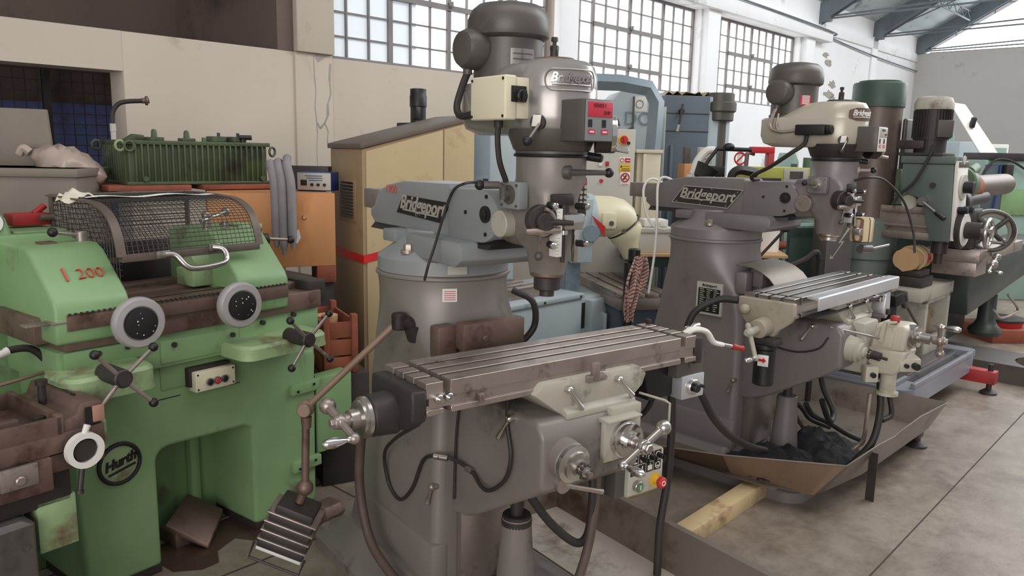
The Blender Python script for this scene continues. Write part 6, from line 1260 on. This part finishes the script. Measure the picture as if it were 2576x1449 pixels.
# yellow-green machine top, chain carrier, red frame, clutter
YG = F(*ground(1890, 455, 6.3), 84); a0, y0 = YG.q(1888, 455); a1, y1 = YG.q(2038, 432)
yg = thing('conveyor', 'yellow green machine bed showing above the ram of the farther mill', 'machine', YG)
b = MB(); b.box(a0, a1, -.3, 0, y0-.02, y1+.03, .006); b.build('bed', 'yellow', yg).data.materials[0] = P('olive', (176, 176, 84), .5, 0, .08, 4); b = MB(); b.box(a1-.22, a1-.02, 0, .006, y0+.0, y1+.02, .001); o = b.build('label', 'panel_grey', yg); b = MB(); b.box(a1-.17, a1-.06, .006, .008, y0+.02, y1, 0); b.build('label_print', 'motor_grey', o); b = MB(); b.box(a0+.02, a1, -.28, -.02, 0, y0-.02, .005); b.build('stand', 'dkgreen', yg); b = MB(); b.box(a0+.02, a0+.25, -.01, .01, y0-.02, y0+.025, .002); b.build('dark_rail', 'cast_dark', yg)
CH = F(*ground(1840, 450, 6.1), 84); b = MB(); q = [CH.q(*p) for p in ((1838, 470), (1842, 440), (1858, 428), (1880, 430), (1905, 436))]; b.tube([(u, 0, z) for u, z in q], .035, 4); b.box(q[0][0]-.03, q[0][0]+.03, -.03, .03, 0, q[0][1], 0); solo(b, 'cable_carrier', 'cast_dark', CH, 'dark chain cable carrier left of the yellow green machine bed', 'cable carrier')
RF = F(*ground(1890, 425, 7.6), 82); q = [RF.q(*p) for p in ((1875, 430), (1880, 386), (1888, 376), (1935, 378), (1945, 378), (1945, 430))]
rf = thing('barrier', 'red steel barrier frame standing behind the ram of the farther mill', 'frame', RF)
b = MB(); b.box(q[2][0], q[4][0], -.04, .04, q[3][1]-.03, q[3][1]+.03, .004); b.build('top_bar', 'red', rf); b = MB(); b.box(q[4][0]-.06, q[4][0], -.04, .04, 0, q[3][1]-.03, .004); b.build('post', 'red_paint', rf); b = MB(); b.tube([(q[0][0], 0, 0), (q[0][0], 0, q[0][1]), (q[1][0], 0, q[1][1]), (q[2][0]+.04, 0, q[2][1]-.04)], .022, 8, smooth=False); b.build('brace', 'iron_rust', rf)
SG = F(*ground(1860, 425, 8.2), 82); a, zb_ = SG.q(1853, 430); c, zt_ = SG.q(1870, 374); sg = thing('prohibition_sign', 'white prohibition sign with a red ring left of the red frame', 'sign', SG); b = MB(); b.box(a, c, -.01, 0, zb_-.1, zt_, .002); b.box((a+c)/2-.01, (a+c)/2+.01, -.03, -.01, 0, zt_-.1, 0); b.build('board', 'label_white', sg); b = MB(); b.torus(((a+c)/2, .003, zt_-.10), (0, 1, 0), .06, .009, 24, 6); b.obox(((a+c)/2, .003, zt_-.10), (.7, 0, .7), (0, 1, 0), (-.7, 0, .7), .11, .004, .014, 0); b.box(a+.015, c-.015, 0, .003, zb_-.02, zb_+.03, 0); b.build('red_mark', 'red', sg)
TL = F(*ground(1825, 455, 5.9), 84); q = [TL.q(*p) for p in ((1823, 460), (1823, 376), (1805, 374), (1890, 374))]
tl = thing('inspection_lamp', 'black arm lamp on a thin pole above the ram of the farther mill', 'lamp', TL); b = MB(); b.cyl((q[0][0], 0, 0), (q[1][0], 0, q[1][1]), .010, n=10); b.build('pole', 'black', tl); b = MB(); b.cyl((q[2][0], 0, q[2][1]), (q[3][0], 0, q[3][1]-.01), .016, n=10); b.sph((q[1][0]+.03, 0, q[1][1]+.02), .035, (1.3, 1, .8)); b.tube([(q[2][0], 0, q[2][1]), (TL.q(1785, 400)[0], 0, TL.q(1785, 400)[1]), (TL.q(1768, 425)[0], 0, TL.q(1768, 425)[1])], .014, 8); b.build('arm', 'black', tl)
b = MB(); u_, z_ = TL.q(1775, 440); b.lathe((u_-.05, .0, z_-.05), (.5, 0, .85), [(.02, 0), (.06, .03), (.085, .12), (.088, .125)], 20); b.build('shade', 'black', tl); b = MB(); u_, z_ = TL.q(1803, 428); b.box(u_-.06, u_+.05, -.04, .04, z_-.04, z_+.03, .01); b.cyl((u_+.02, 0, z_-.02), (u_+.0, 0, z_-.10), .02, n=12); b.build('clamp', 'black', tl)
b = MB(); q = [TL.q(*p) for p in ((1760, 440), (1772, 405), (1795, 380), (1815, 378))]; b.tube([(u, -.15, z) for u, z in q], .03, 10); b.box(q[0][0]-.04, q[0][0]+.04, -.2, -.1, 0, q[0][1], .01); solo(b, 'white_hose', 'label_white', TL, 'pale bent hose behind the black arm lamp', 'hose')
WC = F(*ground(1722, 455, 6.2), 80); a, zb_ = WC.q(1720, 462); m_, zt_ = WC.q(1740, 412); c, _ = WC.q(1759, 412); wcx = thing('timer_box', 'small wooden box with a white instrument face in front of the dark blue cabinet', 'box', WC)
b = MB(); b.box(a, m_, -.15, 0, zb_-.1, zt_, .003); b.box(m_, c, -.15, -.012, zb_-.1, zt_, .003); b.build('case', 'plywood', wcx); b = MB(); b.box(m_, c, -.012, .0, zb_-.1, zt_, .003); b.build('face', 'label_white', wcx); b = MB(); b.cyl(((m_+c)/2, 0, zb_+.1), ((m_+c)/2, .006, zb_+.1), .03, n=16); b.build('scale_dial', 'panel_grey', wcx); b = MB(); b.box(a-.02, c+.02, -.17, .0, 0, zb_-.1, .003); b.build('stand', 'cast_dark', wcx)
b = MB(); b.box(a+.02, a+.07, -.12, -.06, zt_, zt_+.13, .004); solo(b, 'bottle', 'motor_grey', WC, 'small dark bottle on the wooden instrument box', 'bottle'); b = MB(); b.box(a+.15, a+.26, -.13, -.08, zt_, zt_+.13, .004); b.cyl((a+.2, -.08, zt_+.07), (a+.2, -.074, zt_+.07), .03, n=16); solo(b, 'socket_plate', 'panel_grey', WC, 'grey socket plate standing on the wooden instrument box', 'socket')
TG = F(*ground(1990, 430, 9.0), 84)
tg = thing('small_grinder', 'far pale green machine with a sloping top behind the red frame', 'machine', TG)
a, zb_ = TG.q(1975, 470); c, zt_ = TG.q(2012, 385); b = MB(); b.prism([(a, 0), (c+.05, 0), (c, zt_-.1), (c-.05, zt_), (a+.08, zt_), (a, zt_-.3)], 'w', -.4, 0, .01); b.build('body', 'mint', tg); b = MB(); b.box(a+.05, a+.12, 0, .01, zt_-.25, zt_-.12, .002); b.build('window', 'dkgreen', tg)
b = MB(); b.box(c+.04, c+.30, -.3, 0, 0, zt_-.25, .01); b.cyl((c+.15, -.1, zt_-.25), (c+.15, -.1, zt_-.05), .05, n=16); b.build('tailstock', 'mach_green', tg)
# dark green machine and the cabinet with the lightning arrow
GA = F(*ground(1960, 700, 5.5), 84); a, zb_ = GA.q(1958, 720); c, zt_ = GA.q(2068, 562); b = MB(); b.box(a, c+.05, -.4, 0, 0, zt_, .01); b.box(a+.05, c-.04, 0, .01, .2, zt_-.1, .004); solo(b, 'green_cabinet', 'dkgreen', GA, 'dark green machine cabinet behind the far mill right of its column', 'cabinet')
b = MB(); b.tube([(a, .05, GA.q(1960, 566)[1]), (c, .05, GA.q(2060, 566)[1])], .02, 8, smooth=False); b.box(a-.02, a, .03, .07, 0, GA.q(1960, 566)[1], 0); b.box(c, c+.02, .03, .07, 0, GA.q(1960, 566)[1], 0); solo(b, 'rail', 'mint', GA, 'pale green rail in front of the dark green machine cabinet', 'rail')
VC = F(*ground(2075, 700, 5.15), 84); a, zb_ = VC.q(2070, 720); c, zt_ = VC.q(2152, 548); vc = thing('electric_cabinet', 'dark grey cabinet with a lightning arrow below the far mill head', 'cabinet', VC)
b = MB(); b.box(a, c, -.2, 0, 0, zt_, .006); b.build('body', 'motor_grey', vc)
pp = [(2134, 572), (2108, 612), (2118, 610), (2092, 648), (2090, 640), (2086, 652), (2098, 650), (2094, 649), (2124, 606), (2114, 608), (2138, 576)]; qq = [VC.q(*p) for p in pp]; b = MB(); b.raw([(u, .002, z) for u, z in qq], [tuple(range(len(qq)))]); b.build('lightning_arrow', 'grey_light', vc)
# ================================================================== radial drilling machine on the right
RD = F(2.5, 5.55, 44.5)
rd = thing('radial_drill', 'green radial drilling machine with a tall round column and a capped top', 'drilling machine', RD)
tdir = V((2.5, 5.55, 0)).normalized()
def zz(py):     # height on the column axis seen at picture row py
    d = FWD+RT*((2207-1288)/FPX)-UP*((py-724.5)/FPX); t = RD.C.dot(tdir)/d.dot(tdir); return (d*t+EYE).z
b = MB(); b.lathe((0, 0, .27), (0, 0, 1), [(.235, 0), (.235, .03), (.20, .05), (.185, zz(548)-.27), (.17, zz(545)-.27)], 40); b.build('lower_column', 'sleeve_green', rd)
b = MB(); b.cyl((0, 0, zz(560)), (0, 0, zz(270)), .160, n=44); b.build('column', 'col_brown', rd)
b = MB(); zc_ = zz(272); b.lathe((0, 0, zc_), (0, 0, 1), [(.16, 0), (.172, .003), (.172, zz(215)-zc_), (.165, zz(210)-zc_), (.135, zz(208)-zc_), (.135, zz(205)-zc_), (.001, zz(204)-zc_)], 44); b.cyl((.07, .06, zz(206)), (.07, .06, zz(201)), .012, n=10); b.build('cap', 'dkgreen', rd)
b = MB(); b.cyl((0, 0, zz(650)), (0, 0, zz(552)), .205, n=40, bev=.01); b.build('arm_sleeve', 'sleeve_green', rd)
a0, zT = RD.qu(2242, 516, -.13); a1, zB = RD.qu(2335, 606, -.13); hgt = zT-zB
b = MB(); b.box(-.11, .11, .12, a1+.1, zB, zT, .006); b.box(-.14, .12, .14, a1+.1, zT-.045, zT, .004); b.box(-.135, .12, .14, a1+.1, zB, zB+.05, .004); b.box(-.125, .12, .14, a1+.1, zB+hgt*.36, zB+hgt*.44, .003); b.build('arm', 'iron', rd)
P('drill_grey', (92, 104, 96), .45, 0, .08, 3, (66, 68, 64), .15)
hu = -.2; wl0, ztop = RD.qu(2272, 391, hu); wr, _ = RD.qu(2402, 395, hu); wl1, zmid = RD.qu(2330, 482, hu); wbl, zbb = RD.qu(2338, 606, hu); wbr = RD.qu(2388, 606, hu)[0]; uw = RD.q(2430, 392, wr)[0]
b = MB(); b.prism([(wl0, ztop-.05), (wl0+.01, zmid), (wl1-.03, zmid-.05), (wbl, zbb), (wbr, zbb), (wr, ztop-.05)], 'u', hu, uw, .008); b.build('drill_head', 'drill_grey', rd)
b = MB(); b.box(hu-.008, uw+.008, wl0-.01, wr+.008, ztop-.05, ztop, .006); b.build('head_lid', 'drill_grey', rd)
w_, z_ = RD.qu(2347, 466, hu); b = MB(); b.cyl((hu, w_, z_), (hu-.012, w_, z_), .018, n=18); b.build('oil_plug', 'cast_dark', rd)
# white operator plate with its dials and wheel on the front end
def onf(py): return RD.q(2415, py, wr)
lean = (wr-wbr)/(ztop-zbb); um_ = (hu+uw)/2
def fw(z): return wr-(ztop-z)*lean
b = MB(); b.raw([(hu+.01, fw(zbb+.01), zbb+.01), (uw-.01, fw(zbb+.01), zbb+.01), (uw-.01, fw(ztop-.03), ztop-.03), (hu+.01, fw(ztop-.03), ztop-.03)]+[(a, fw(z)+.022, z) for a, z in ((hu+.01, zbb+.01), (uw-.01, zbb+.01), (uw-.01, ztop-.03), (hu+.01, ztop-.03))], [(3, 2, 1, 0), (4, 5, 6, 7), (0, 1, 5, 4), (1, 2, 6, 5), (2, 3, 7, 6), (3, 0, 4, 7)], .003); fp = b.build('front_plate', 'label_white', rd)
def dial(py, r_, h0, h1, name, mt, du=0., par=None):
    z = onf(py)[1]; w = fw(z)+.022; b = MB(); b.cyl((um_+du, w+h0, z), (um_+du, w+h1, z), r_, n=28, bev=min(.004, r_*.2)); return b.build(name, mt, par or fp)
dial(403, .03, 0, .006, 'round_badge', 'panel_grey'); z = onf(413)[1]; b = MB(); b.box(um_-.10, um_+.10, fw(z)+.022, fw(z)+.026, z-.02, z+.015, .001); b.build('name_strip', 'motor_grey', fp)
dial(470, .085, 0, .012, 'feed_plate', 'panel_grey'); dial(470, .038, .012, .07, 'feed_knob', 'black'); dial(525, .022, 0, .06, 'knob', 'black', -.06); dial(525, .022, 0, .06, 'knob', 'black', .06)
dial(572, .125, 0, .03, 'hub_ring', 'cast_dark'); dial(572, .108, .03, .038, 'hub_face', 'label_white'); dial(573, .055, .038, .13, 'hub', 'cast_dark')
z = onf(576)[1]; w = fw(z)+.19; b = MB(); b.torus((um_, w, z), (0, 1, 0), .088, .012, 32, 8); b.cyl((um_, w-.06, z), (um_, w+.02, z), .024, n=16)
for a in (30, 150, 270): b.cyl((um_, w, z), (um_+.088*math.cos(R(a)), w, z+.088*math.sin(R(a))), .010, n=8)
b.cyl((um_+.06, w, z-.06), (um_+.06, w+.07, z-.06), .010, n=10); b.build('handwheel', 'steel', rd)
p0, p1 = RD.qu(2318, 506, hu-.05), RD.qu(2376, 552, hu-.08); b = MB(); b.cyl((hu-.04, *p0), (hu-.08, *p1), .009, n=10); b.cyl((hu, *p0), (hu-.05, *p0), .028, n=16); o = b.build('quill_lever', 'chrome', rd); b = MB(); q0 = V((hu-.04, *p0)); q1 = V((hu-.08, *p1)); b.cyl(q0.lerp(q1, .6), q1, .015, n=12, bev=.003); b.build('grip', 'black', o)
ws_ = RD.qu(2365, 606, -.05)[0]; b = MB(); b.cyl((-.05, ws_, zbb), (-.05, ws_, zbb-.09), .05, n=24); b.cyl((-.05, ws_, zbb-.09), (-.05, ws_, zbb-.16), .028, n=20); b.build('spindle', 'cast_dark', rd)
mu = -.08; wm, zm0 = RD.qu(2341, 352, mu); zm1 = RD.qu(2341, 243, mu)[1]; rm = .106
b = MB(); b.box(mu-.13, mu+.12, wm-.15, wm+.12, ztop, ztop+.02, .004); b.cyl((mu, wm, ztop), (mu, wm, zm0), .095, n=24); b.box(mu-.13, mu-.0, wm-.16, wm+.0, zm0-.06, zm0-.005, .006); b.build('motor_mount', 'cast_dark', rd)
b = MB(); b.cyl((mu, wm, zm0), (mu, wm, zm1-.08), rm, n=36); mo_ = b.build('motor', 'cast_dark', rd); b = MB()
for i in range(36): a = 2*math.pi*i/36; b.obox((mu+rm*1.03*math.cos(a), wm+rm*1.03*math.sin(a), (zm0+zm1-.08)/2), (math.cos(a), math.sin(a), 0), (-math.sin(a), math.cos(a), 0), (0, 0, 1), .014, .004, (zm1-.08-zm0)*.9, 0)
b.build('cooling_ribs', 'cast_dark', mo_); b = MB(); b.lathe((mu, wm, zm1-.085), (0, 0, 1), [(rm+.010, 0), (rm+.012, .04), (rm-.005, .075), (.06, .085), (.001, .087)], 36); b.build('fan_cover', 'grey_light', mo_); b = MB(); b.obox((mu-.06, wm+.09, (zm0+zm1)/2-.07), (.7, .7, 0), (-.7, .7, 0), (0, 0, 1), .10, .05, .11, .006); b.build('terminal_box', 'motor_grey', mo_)
b = MB(); q = [RD.qu(*p, hu-.03) for p in ((2352, 362), (2335, 400), (2300, 458), (2262, 490), (2245, 515))]; b.tube([(hu-.03, w, z) for w, z in q], .010, 8); b.build('cable', 'rubber', rd)
w0, z0 = RD.qu(2263, 440, .05); w1, z1_ = RD.qu(2290, 298, .05); b = MB(); b.box(.0, .3, w0, w1, z0, z1_, .04, 4); b.box(.05, .25, w0+.02, w1, zT, z0+.02, .01); b.build('rear_motor_cover', 'motor_grey', rd)
w0, z0 = RD.qu(2248, 492, -.05); w1, z1_ = RD.qu(2266, 425, -.05); b = MB(); b.box(-.05, .10, w0, w1, z0, z1_, .006); b.box(-.03, .08, w0, w1, zT-.02, z0, .0); b.build('elevating_box', 'mach_green', rd)
w0, z0 = RD.qu(2290, 508, -.12); b = MB(); b.cyl((-.15, w0, z0), (-.05, w0, z0), .05, n=20, bev=.005); b.build('clamp_drum', 'panel_grey', rd)
# base plate with its trough and levelling feet
z1 = .28; wb = .67; uE = .50
b = MB(); b.loft([rrect(z, -.88, uE, -.55, wb, .10) for z in (.135, z1-.035)]); b.box(-.80, uE-.10, wb-.028, wb, z1-.04, z1, .004); b.loft([rrect(z1-.04, uE-.13, uE, -.55, wb, .09), rrect(z1, uE-.13, uE, -.55, wb, .09)]); b.box(-.85, uE-.14, -.50, wb-.10, z1-.04, z1-.006, .003); b.build('base_plate', P('base_grey', (136, 137, 144), .4, .1, .08, 3, (100, 98, 100), .15), rd)
b = MB(); b.box(-.84, uE-.15, -.48, wb-.12, z1-.0075, z1-.004, 0); b.build('base_top', P('oily_top', (84, 80, 80), .3, .2, .12, 4, (60, 56, 56), .2), rd)
b = MB(); b.box(-.62, uE-.16, wb-.115, wb-.10, z1-.008, z1+.002, .001); b.build('slot_edge', 'steel', rd)
b = MB(); b.box(-.62, uE-.16, wb-.10, wb-.03, z1-.036, z1-.033, 0); b.box(.20, uE-.14, wb-.30, wb-.22, z1-.0065, z1-.004, 0); b.build('slot', 'cast_dark', rd)
for u in (.40, -1.07):
    b = MB(); b.box(u-.045, u+.045, wb-.2, wb+(.16 if u > 0 else .14), .075 if u > 0 else .05, .165 if u > 0 else .085, .006); b.build('outrigger', 'red_paint' if u > 0 else 'cast_dark', rd); b = MB(); b.cyl((u, wb+.12, .02), (u, wb+.12, .21 if u > 0 else .095), .018, n=14); b.lathe((u, wb+.12, 0), (0, 0, 1), [(.055, 0), (.055, .012), (.03, .03), (.02, .035)], 24); b.build('levelling_foot', 'cast_dark', rd)
b = MB(); b.box(-1.11, -.60, wb-.16, wb-.10, .05, .085, 0); b.box(-.66, -.60, wb-.16, wb-.10, .085, .136, 0); b.build('outrigger_bar', 'cast_dark', rd)
for u, w in ((-.75, -.45), (.35, -.45)): b = MB(); b.cyl((u, w, 0), (u, w, .14), .05, n=16); b.build('foot', 'cast_dark', rd)
# box table standing on the base plate
bw = .46; bu0 = RD.q(2327, 800, bw)[0]; bu1 = RD.q(2386, 790, bw)[0]; bzt = RD.q(2398, 706, bw+.02)[1]; tu1 = RD.q(2401, 706, bw+.02)[0]; tu0 = RD.q(2322, 740, bw+.02)[0]
bt = thing('box_table', 'grey cast box table with a window opening on the drill base plate', 'box table', RD)
b = MB(); b.box(tu0-.02, tu1, bw-.42, bw+.02, bzt-.085, bzt, .006); b.build('table_top', 'grey_light', bt)
b = MB(); zb_ = z1-.006; fx = .05
b.box(bu0, bu0+fx, bw-.40, bw, zb_, bzt-.085, .004); b.box(bu1-fx, bu1, bw-.40, bw, zb_, bzt-.085, .004); b.box(bu0, bu1, bw-.04, bw, zb_, zb_+.11, .004); b.box(bu0, bu1, bw-.04, bw, bzt-.12, bzt-.085, .004); b.build('table_body', 'grey_light', bt)
b = MB(); b.box(bu0+.10, bu1-.07, bw-.24, bw-.10, z1-.005, z1+.26, .004); solo(b, 'carton', 'cardboard', RD, 'brown carton inside the opening of the grey box table', 'carton')
vu0 = tu0+.06; b = MB(); b.box(vu0, vu0+.22, bw-.25, bw-.01, bzt+.001, bzt+.07, .006); b.box(vu0+.01, vu0+.20, bw-.23, bw-.03, bzt+.07, bzt+.115, .006); solo(b, 'vise', 'cast_dark', RD, 'dark machine vise on the grey box table', 'vise')
b = MB(); secs = []; vu = vu0-.02; vw = bw-.12; vz = bzt+.185
for i in range(13):
    t = i/12; r_ = .078*(.78+.22*abs(math.cos(t*math.pi*3))); secs.append([V((vu+.27*t, vw+r_*1.1*math.cos(2*math.pi*k/18), vz+r_*(1+.08*math.sin(4*k+i))*math.sin(2*math.pi*k/18))) for k in range(18)])
b.loft(secs); bun = solo(b, 'wrapped_bundle', 'cardboard', RD, 'tied beige bundle with orange print on the dark vise', 'bundle')
b = MB(); b.obox((vu+.20, vw+.078, vz), (1, 0, 0), (0, 1, 0), (0, 0, 1), .09, .012, .06, .002); o = b.build('print', 'red_label', bun); text('lettering', 'RTH', .035, 'wood_red', o, (vu+.20, vw+.085, vz), (1, 0, 0), (0, 0, 1), .0006)
b = MB(); b.torus((vu+.11, vw, vz), (1, 0, .2), .080, .012, 24, 8); b.torus((vu+.13, vw, vz), (1, 0, -.4), .082, .012, 24, 8); b.build('strap', 'wood_pale', bun)
# brown block and lever left of the box table
BK = F(*ground(2225, 760, 4.75), 60); u_, z_ = BK.q(2215, 770); b = MB(); b.box(u_-.05, u_+.10, -.12, 0, z_, z_+.11, .004); b.box(u_-.04, u_+.09, -.12, -.02, 0, z_, .004); solo(b, 'steel_block', 'iron_rust', BK, 'rusty square block on a post beside the end of the far mill table', 'block')
lv_ = thing('lever_box', 'black lever box with a long slanting handle right of the far mill table', 'lever', BK); b = MB(); p0 = BK.q(2255, 755, .1); p1 = BK.q(2310, 845, .1); b.obox((p0[0], .1, p0[1]+.01), (1, 0, .2), (0, 1, 0), (-.2, 0, 1), .12, .07, .07, .008); b.box(p0[0]-.03, p0[0]+.03, .03, .09, 0, p0[1], .004); b.build('housing', 'black', lv_); b = MB(); b.cyl((p0[0]+.06, .12, p0[1]-.02), (p1[0], .14, p1[1]), .009, n=10); b.obox((p0[0]+.05, .12, p0[1]), (.4, 0, -1), (0, 1, 0), (1, 0, .4), .10, .03, .045, .008); b.build('handle', 'motor_grey', lv_)
# ================================================================== green knee mill at the right edge
GM2 = F(*ground(2470, 870, 6.75), 44)
gm = thing('universal_mill', 'green universal milling machine with a dark handwheel cut by the right edge', 'milling machine', GM2)
g = lambda px, py, w=0.: GM2.q(px, py, w)
c0, _ = g(2385, 700, -.15); c1, _ = g(2440, 700, -.15); zt_ = g(2400, 600, -.15)[1]
b = MB(); b.box(c0, c1, -.6, -.15, .1, g(2410, 520, -.15)[1], .015); b.build('column', 'um_dark', gm)
b = MB(); tu9 = g(2541, 870, .45)[0]; b.loft([rrect(0, c0-.05, tu9, -.65, .45, .05), rrect(.14, c0-.05, tu9, -.65, .45, .05)]); b.build('tray_base', 'motor_grey', gm)
b = MB(); k0, kz = g(2445, 690, .15); k1 = g(2600, 690, .15)[0]; b.prism([(k0-.05, kz-.15), (k0-.05, kz+.12), (k1+.5, kz+.12), (k1+.5, kz-.12), (k0+.3, kz-.30), (k0+.02, kz-.32)], 'w', -.2, .15, .02); b.build('knee', 'um_dark', gm)
u_, z_ = g(2470, 750, .0); b = MB(); b.lathe((u_, .05, .14), (0, 0, 1), [(.12, 0), (.13, .03), (.12, .06), (.09, .09), (.07, .13), (.065, z_-.1)], 30); b.build('knee_post', 'um_dark', gm)
ov, oz = g(2440, 470, .1); b = MB(); b.cyl((ov-.12, .05, oz+.03), (ov+.0, .05, oz+.02), .12, n=24, bev=.01); b.box(ov-.12, ov+.03, -.3, .12, g(2420, 600, .1)[1], oz+.02, .03); b.cyl((ov-.08, .10, oz+.1), (ov+.05, .10, oz+.13), .045, n=14); b.build('overarm_head', 'mach_green', gm)
b = MB(); b.cyl((ov+.0, .05, oz-.01), (ov+1.2, .05, oz+.0), .085, n=26); b.build('overarm', 'col_brown', gm); b = MB(); b.cyl((ov+.0, .05, oz-.01), (ov+.22, .05, oz-.006), .095, n=26); b.build('overarm_sleeve', 'wood_red', gm)
tu, tz_ = g(2470, 640, .3); b = MB(); b.box(tu-.05, tu+1.2, -.05, .30, tz_-.06, tz_+.02, .006); b.box(tu-.02, tu+.25, .0, .28, tz_-.16, tz_-.06, .006); b.build('table', 'iron', gm)
b = MB(); b.box(tu+.0, tu+.28, -.02, .22, tz_+.02, tz_+.30, .02); b.cyl((tu-.02, .1, tz_+.34), (tu+.7, .1, tz_+.36), .05, n=18); b.cyl((tu-.05, .1, tz_+.34), (tu+.05, .1, tz_+.34), .10, n=20, bev=.008); b.build('dividing_head', 'cast_dark', gm)
hu, hz_ = g(2503, 582, .32); wd_ = V((-.93, .37, 0)); x_ = V((.37, .93, 0)); hc_ = V((hu, .30, hz_)); b = MB(); b.torus(hc_, wd_, .135, .015, 36, 8); b.cyl(hc_-wd_*.06, hc_+wd_*.03, .03, n=16)
for a in (45, 135, 225, 315): b.cyl(hc_, hc_+(x_*math.cos(R(a))+V((0, 0, 1))*math.sin(R(a)))*.13, .017, n=8)
b.build('handwheel', 'motor_grey', gm)
b = MB(); b.torus(hc_-wd_*.08-V((0, 0, .02)), wd_, .14, .03, 30, 8, 60, 260); b.build('guard_ring', 'panel_grey', gm)
crank(gm, 'table_crank', (g(2497, 665, .36)[0], .36, g(2497, 665, .36)[1]), (0, 1, 0), (.9, 0, .42), .10, .10, 'steel', 'chrome', .03, .028)
b = MB(); b.tube([(g(2545, 640, .2)[0]+.05, .2, g(2545, 750, .2)[1]+.05), (g(2560, 780, .2)[0], .2, g(2560, 780, .2)[1]), (g(2520, 800, .2)[0], .2, g(2520, 800, .2)[1]), (g(2500, 780, .2)[0], .2, g(2500, 780, .2)[1])], .010, 8); b.build('hose', 'iron', gm)
b = MB(); u_, z_ = g(2434, 690, -.10); b.cyl((u_, -.12, z_+.1), (u_, -.10, z_-.02), .015, n=10); b.build('catch', 'steel', gm)
RB = F(*ground(2515, 860, 7.05), 84); b = MB(); h_ = RB.q(2515, 805)[1]; b.lathe((0, 0, .12), (0, 0, 1), [(.155, 0), (.16, .02), (.17, h_-.12), (.172, h_-.11)], 32); bk = solo(b, 'bucket', 'red', RB, 'red round bucket with a dark lid at the right edge', 'bucket'); b = MB(); b.cyl((0, 0, h_), (0, 0, h_+.03), .182, n=32, bev=.006); b.build('lid', 'cast_dark', bk); b = MB(); b.box(-.25, .3, -.3, .22, 0, .119, .004); solo(b, 'wood_block', 'wood_red', RB, 'wooden block carrying the red bucket', 'block')
# far machines and cabinets against the end wall
def far_box(name, label, cat, px0, py0, px1, Y, mat, depth=.5, extra=None):
    fr = F(*ground(px0, py0, Y), 84); u1, zt2 = fr.q(px1, py0)[0], fr.q(px0, py0)[1]; b = MB(); b.box(0, u1, -depth, 0, 0, zt2, .015); T = thing(name, label, cat, fr); b.build('body', mat, T); return T, fr, u1, zt2
t, fr, u1, z9 = far_box('cabinet', 'far pale blue cabinet with two dark slots against the end wall', 'cabinet', 2415, 356, 2478, 10.5, 'blue_pale')
for k in (.25, .55): b = MB(); b.box(u1*k, u1*(k+.18), 0, .004, z9-.20, z9-.16, 0); b.build('slot', 'black', t)
b = MB(); b.box(u1*.25, u1*.65, 0, .004, z9-.55, z9-.48, 0); b.build('name_strip', 'motor_grey', t); b = MB(); b.prism([(u1*.25, z9-.62), (u1*.45, z9-.62), (u1*.45, z9-.74), (u1*.33, z9-.74), (u1*.33, z9-.82), (u1*.25, z9-.82)], 'w', 0, .004, 0); b.build('pictogram', 'cast_dark', t)
t, fr, u1, z9 = far_box('white_machine', 'far white machine housing between the pale blue cabinet and the green lathe', 'machine', 2476, 362, 2540, 11.2, 'label_white')
b = MB(); b.box(u1*.3, u1*.9, 0, .01, z9-.35, z9-.05, .004); b.build('grey_door', 'mint', t)
t, fr, u1, z9 = far_box('green_lathe', 'far mint green lathe with a bright green panel at the right edge', 'lathe', 2480, 402, 2640, 9.0, 'mint')
b = MB(); b.box(u1*.3, u1, 0, .02, z9-.62, z9-.32, .004); b.build('green_panel', 'green', t); b = MB(); b.box(.0, u1*.3, 0, .015, z9-.6, z9-.05, .004); b.build('dark_panel', 'blue_dark', t); b = MB(); b.box(u1*.05, u1, -.45, .03, z9, z9+.08, .006); b.build('top_rail', 'cast_dark', t); b = MB(); b.box(u1*.25, u1*.36, .02, .10, z9-.3, z9-.05, .006); b.build('switch_unit', 'cast_dark', t); b = MB(); b.tube([(-.12, .05, .9), (-.08, .05, z9-.25), (.05, .05, z9-.02), (.25, .05, z9+.0), (.5, .05, z9-.12)], .014, 8); b.build('cable', 'rubber', t); b = MB(); b.tube([(u1*.22, .03, z9-.05), (u1*.20, .04, z9-.3), (u1*.17, .04, z9-.6)], .012, 8); b.build('blue_hose', 'instr_blue', t)
LPn = F(*ground(2556, 390, 8.9), 84); b = MB(); q = [LPn.q(*p) for p in ((2512, 385), (2558, 385), (2520, 255), (2478, 248))]
b.raw([(q[0][0], -.3, q[0][1]), (q[1][0], -.3, q[1][1]), (q[2][0], -.6, q[2][1]), (q[3][0], -.6, q[3][1])]+[(a, w-.02, z) for (a, z), w in zip(q, (-.3, -.3, -.6, -.6))], [(0, 1, 2, 3), (7, 6, 5, 4), (0, 4, 5, 1), (1, 5, 6, 2), (2, 6, 7, 3), (3, 7, 4, 0)])
cv = solo(b, 'machine_cover', 'label_white', LPn, 'tall white machine cover raised at a slant near the end wall', 'cover'); b = MB(); uu, z_ = LPn.q(2517, 305); b.obox((uu, -.45, z_), (1, 0, -.2), (0, 1, 0), (.2, 0, 1), .05, .05, .12, .01); b.build('handle_slot', 'black', cv)
t, fr, u1, z9 = far_box('mint_machine', 'far pale mint machine seen behind the drill motor', 'machine', 2372, 360, 2412, 11., 'mint')
b = MB(); b.prism([(0, z9), (u1*.9, z9), (u1*.6, z9+.2), (.0, z9+.25)], 'w', -.4, -.02, .01); b.build('hood', 'mint', t); b = MB(); b.box(u1*.4, u1*.9, 0, .01, z9-.1, z9, 0); b.build('label', 'label_white', t)
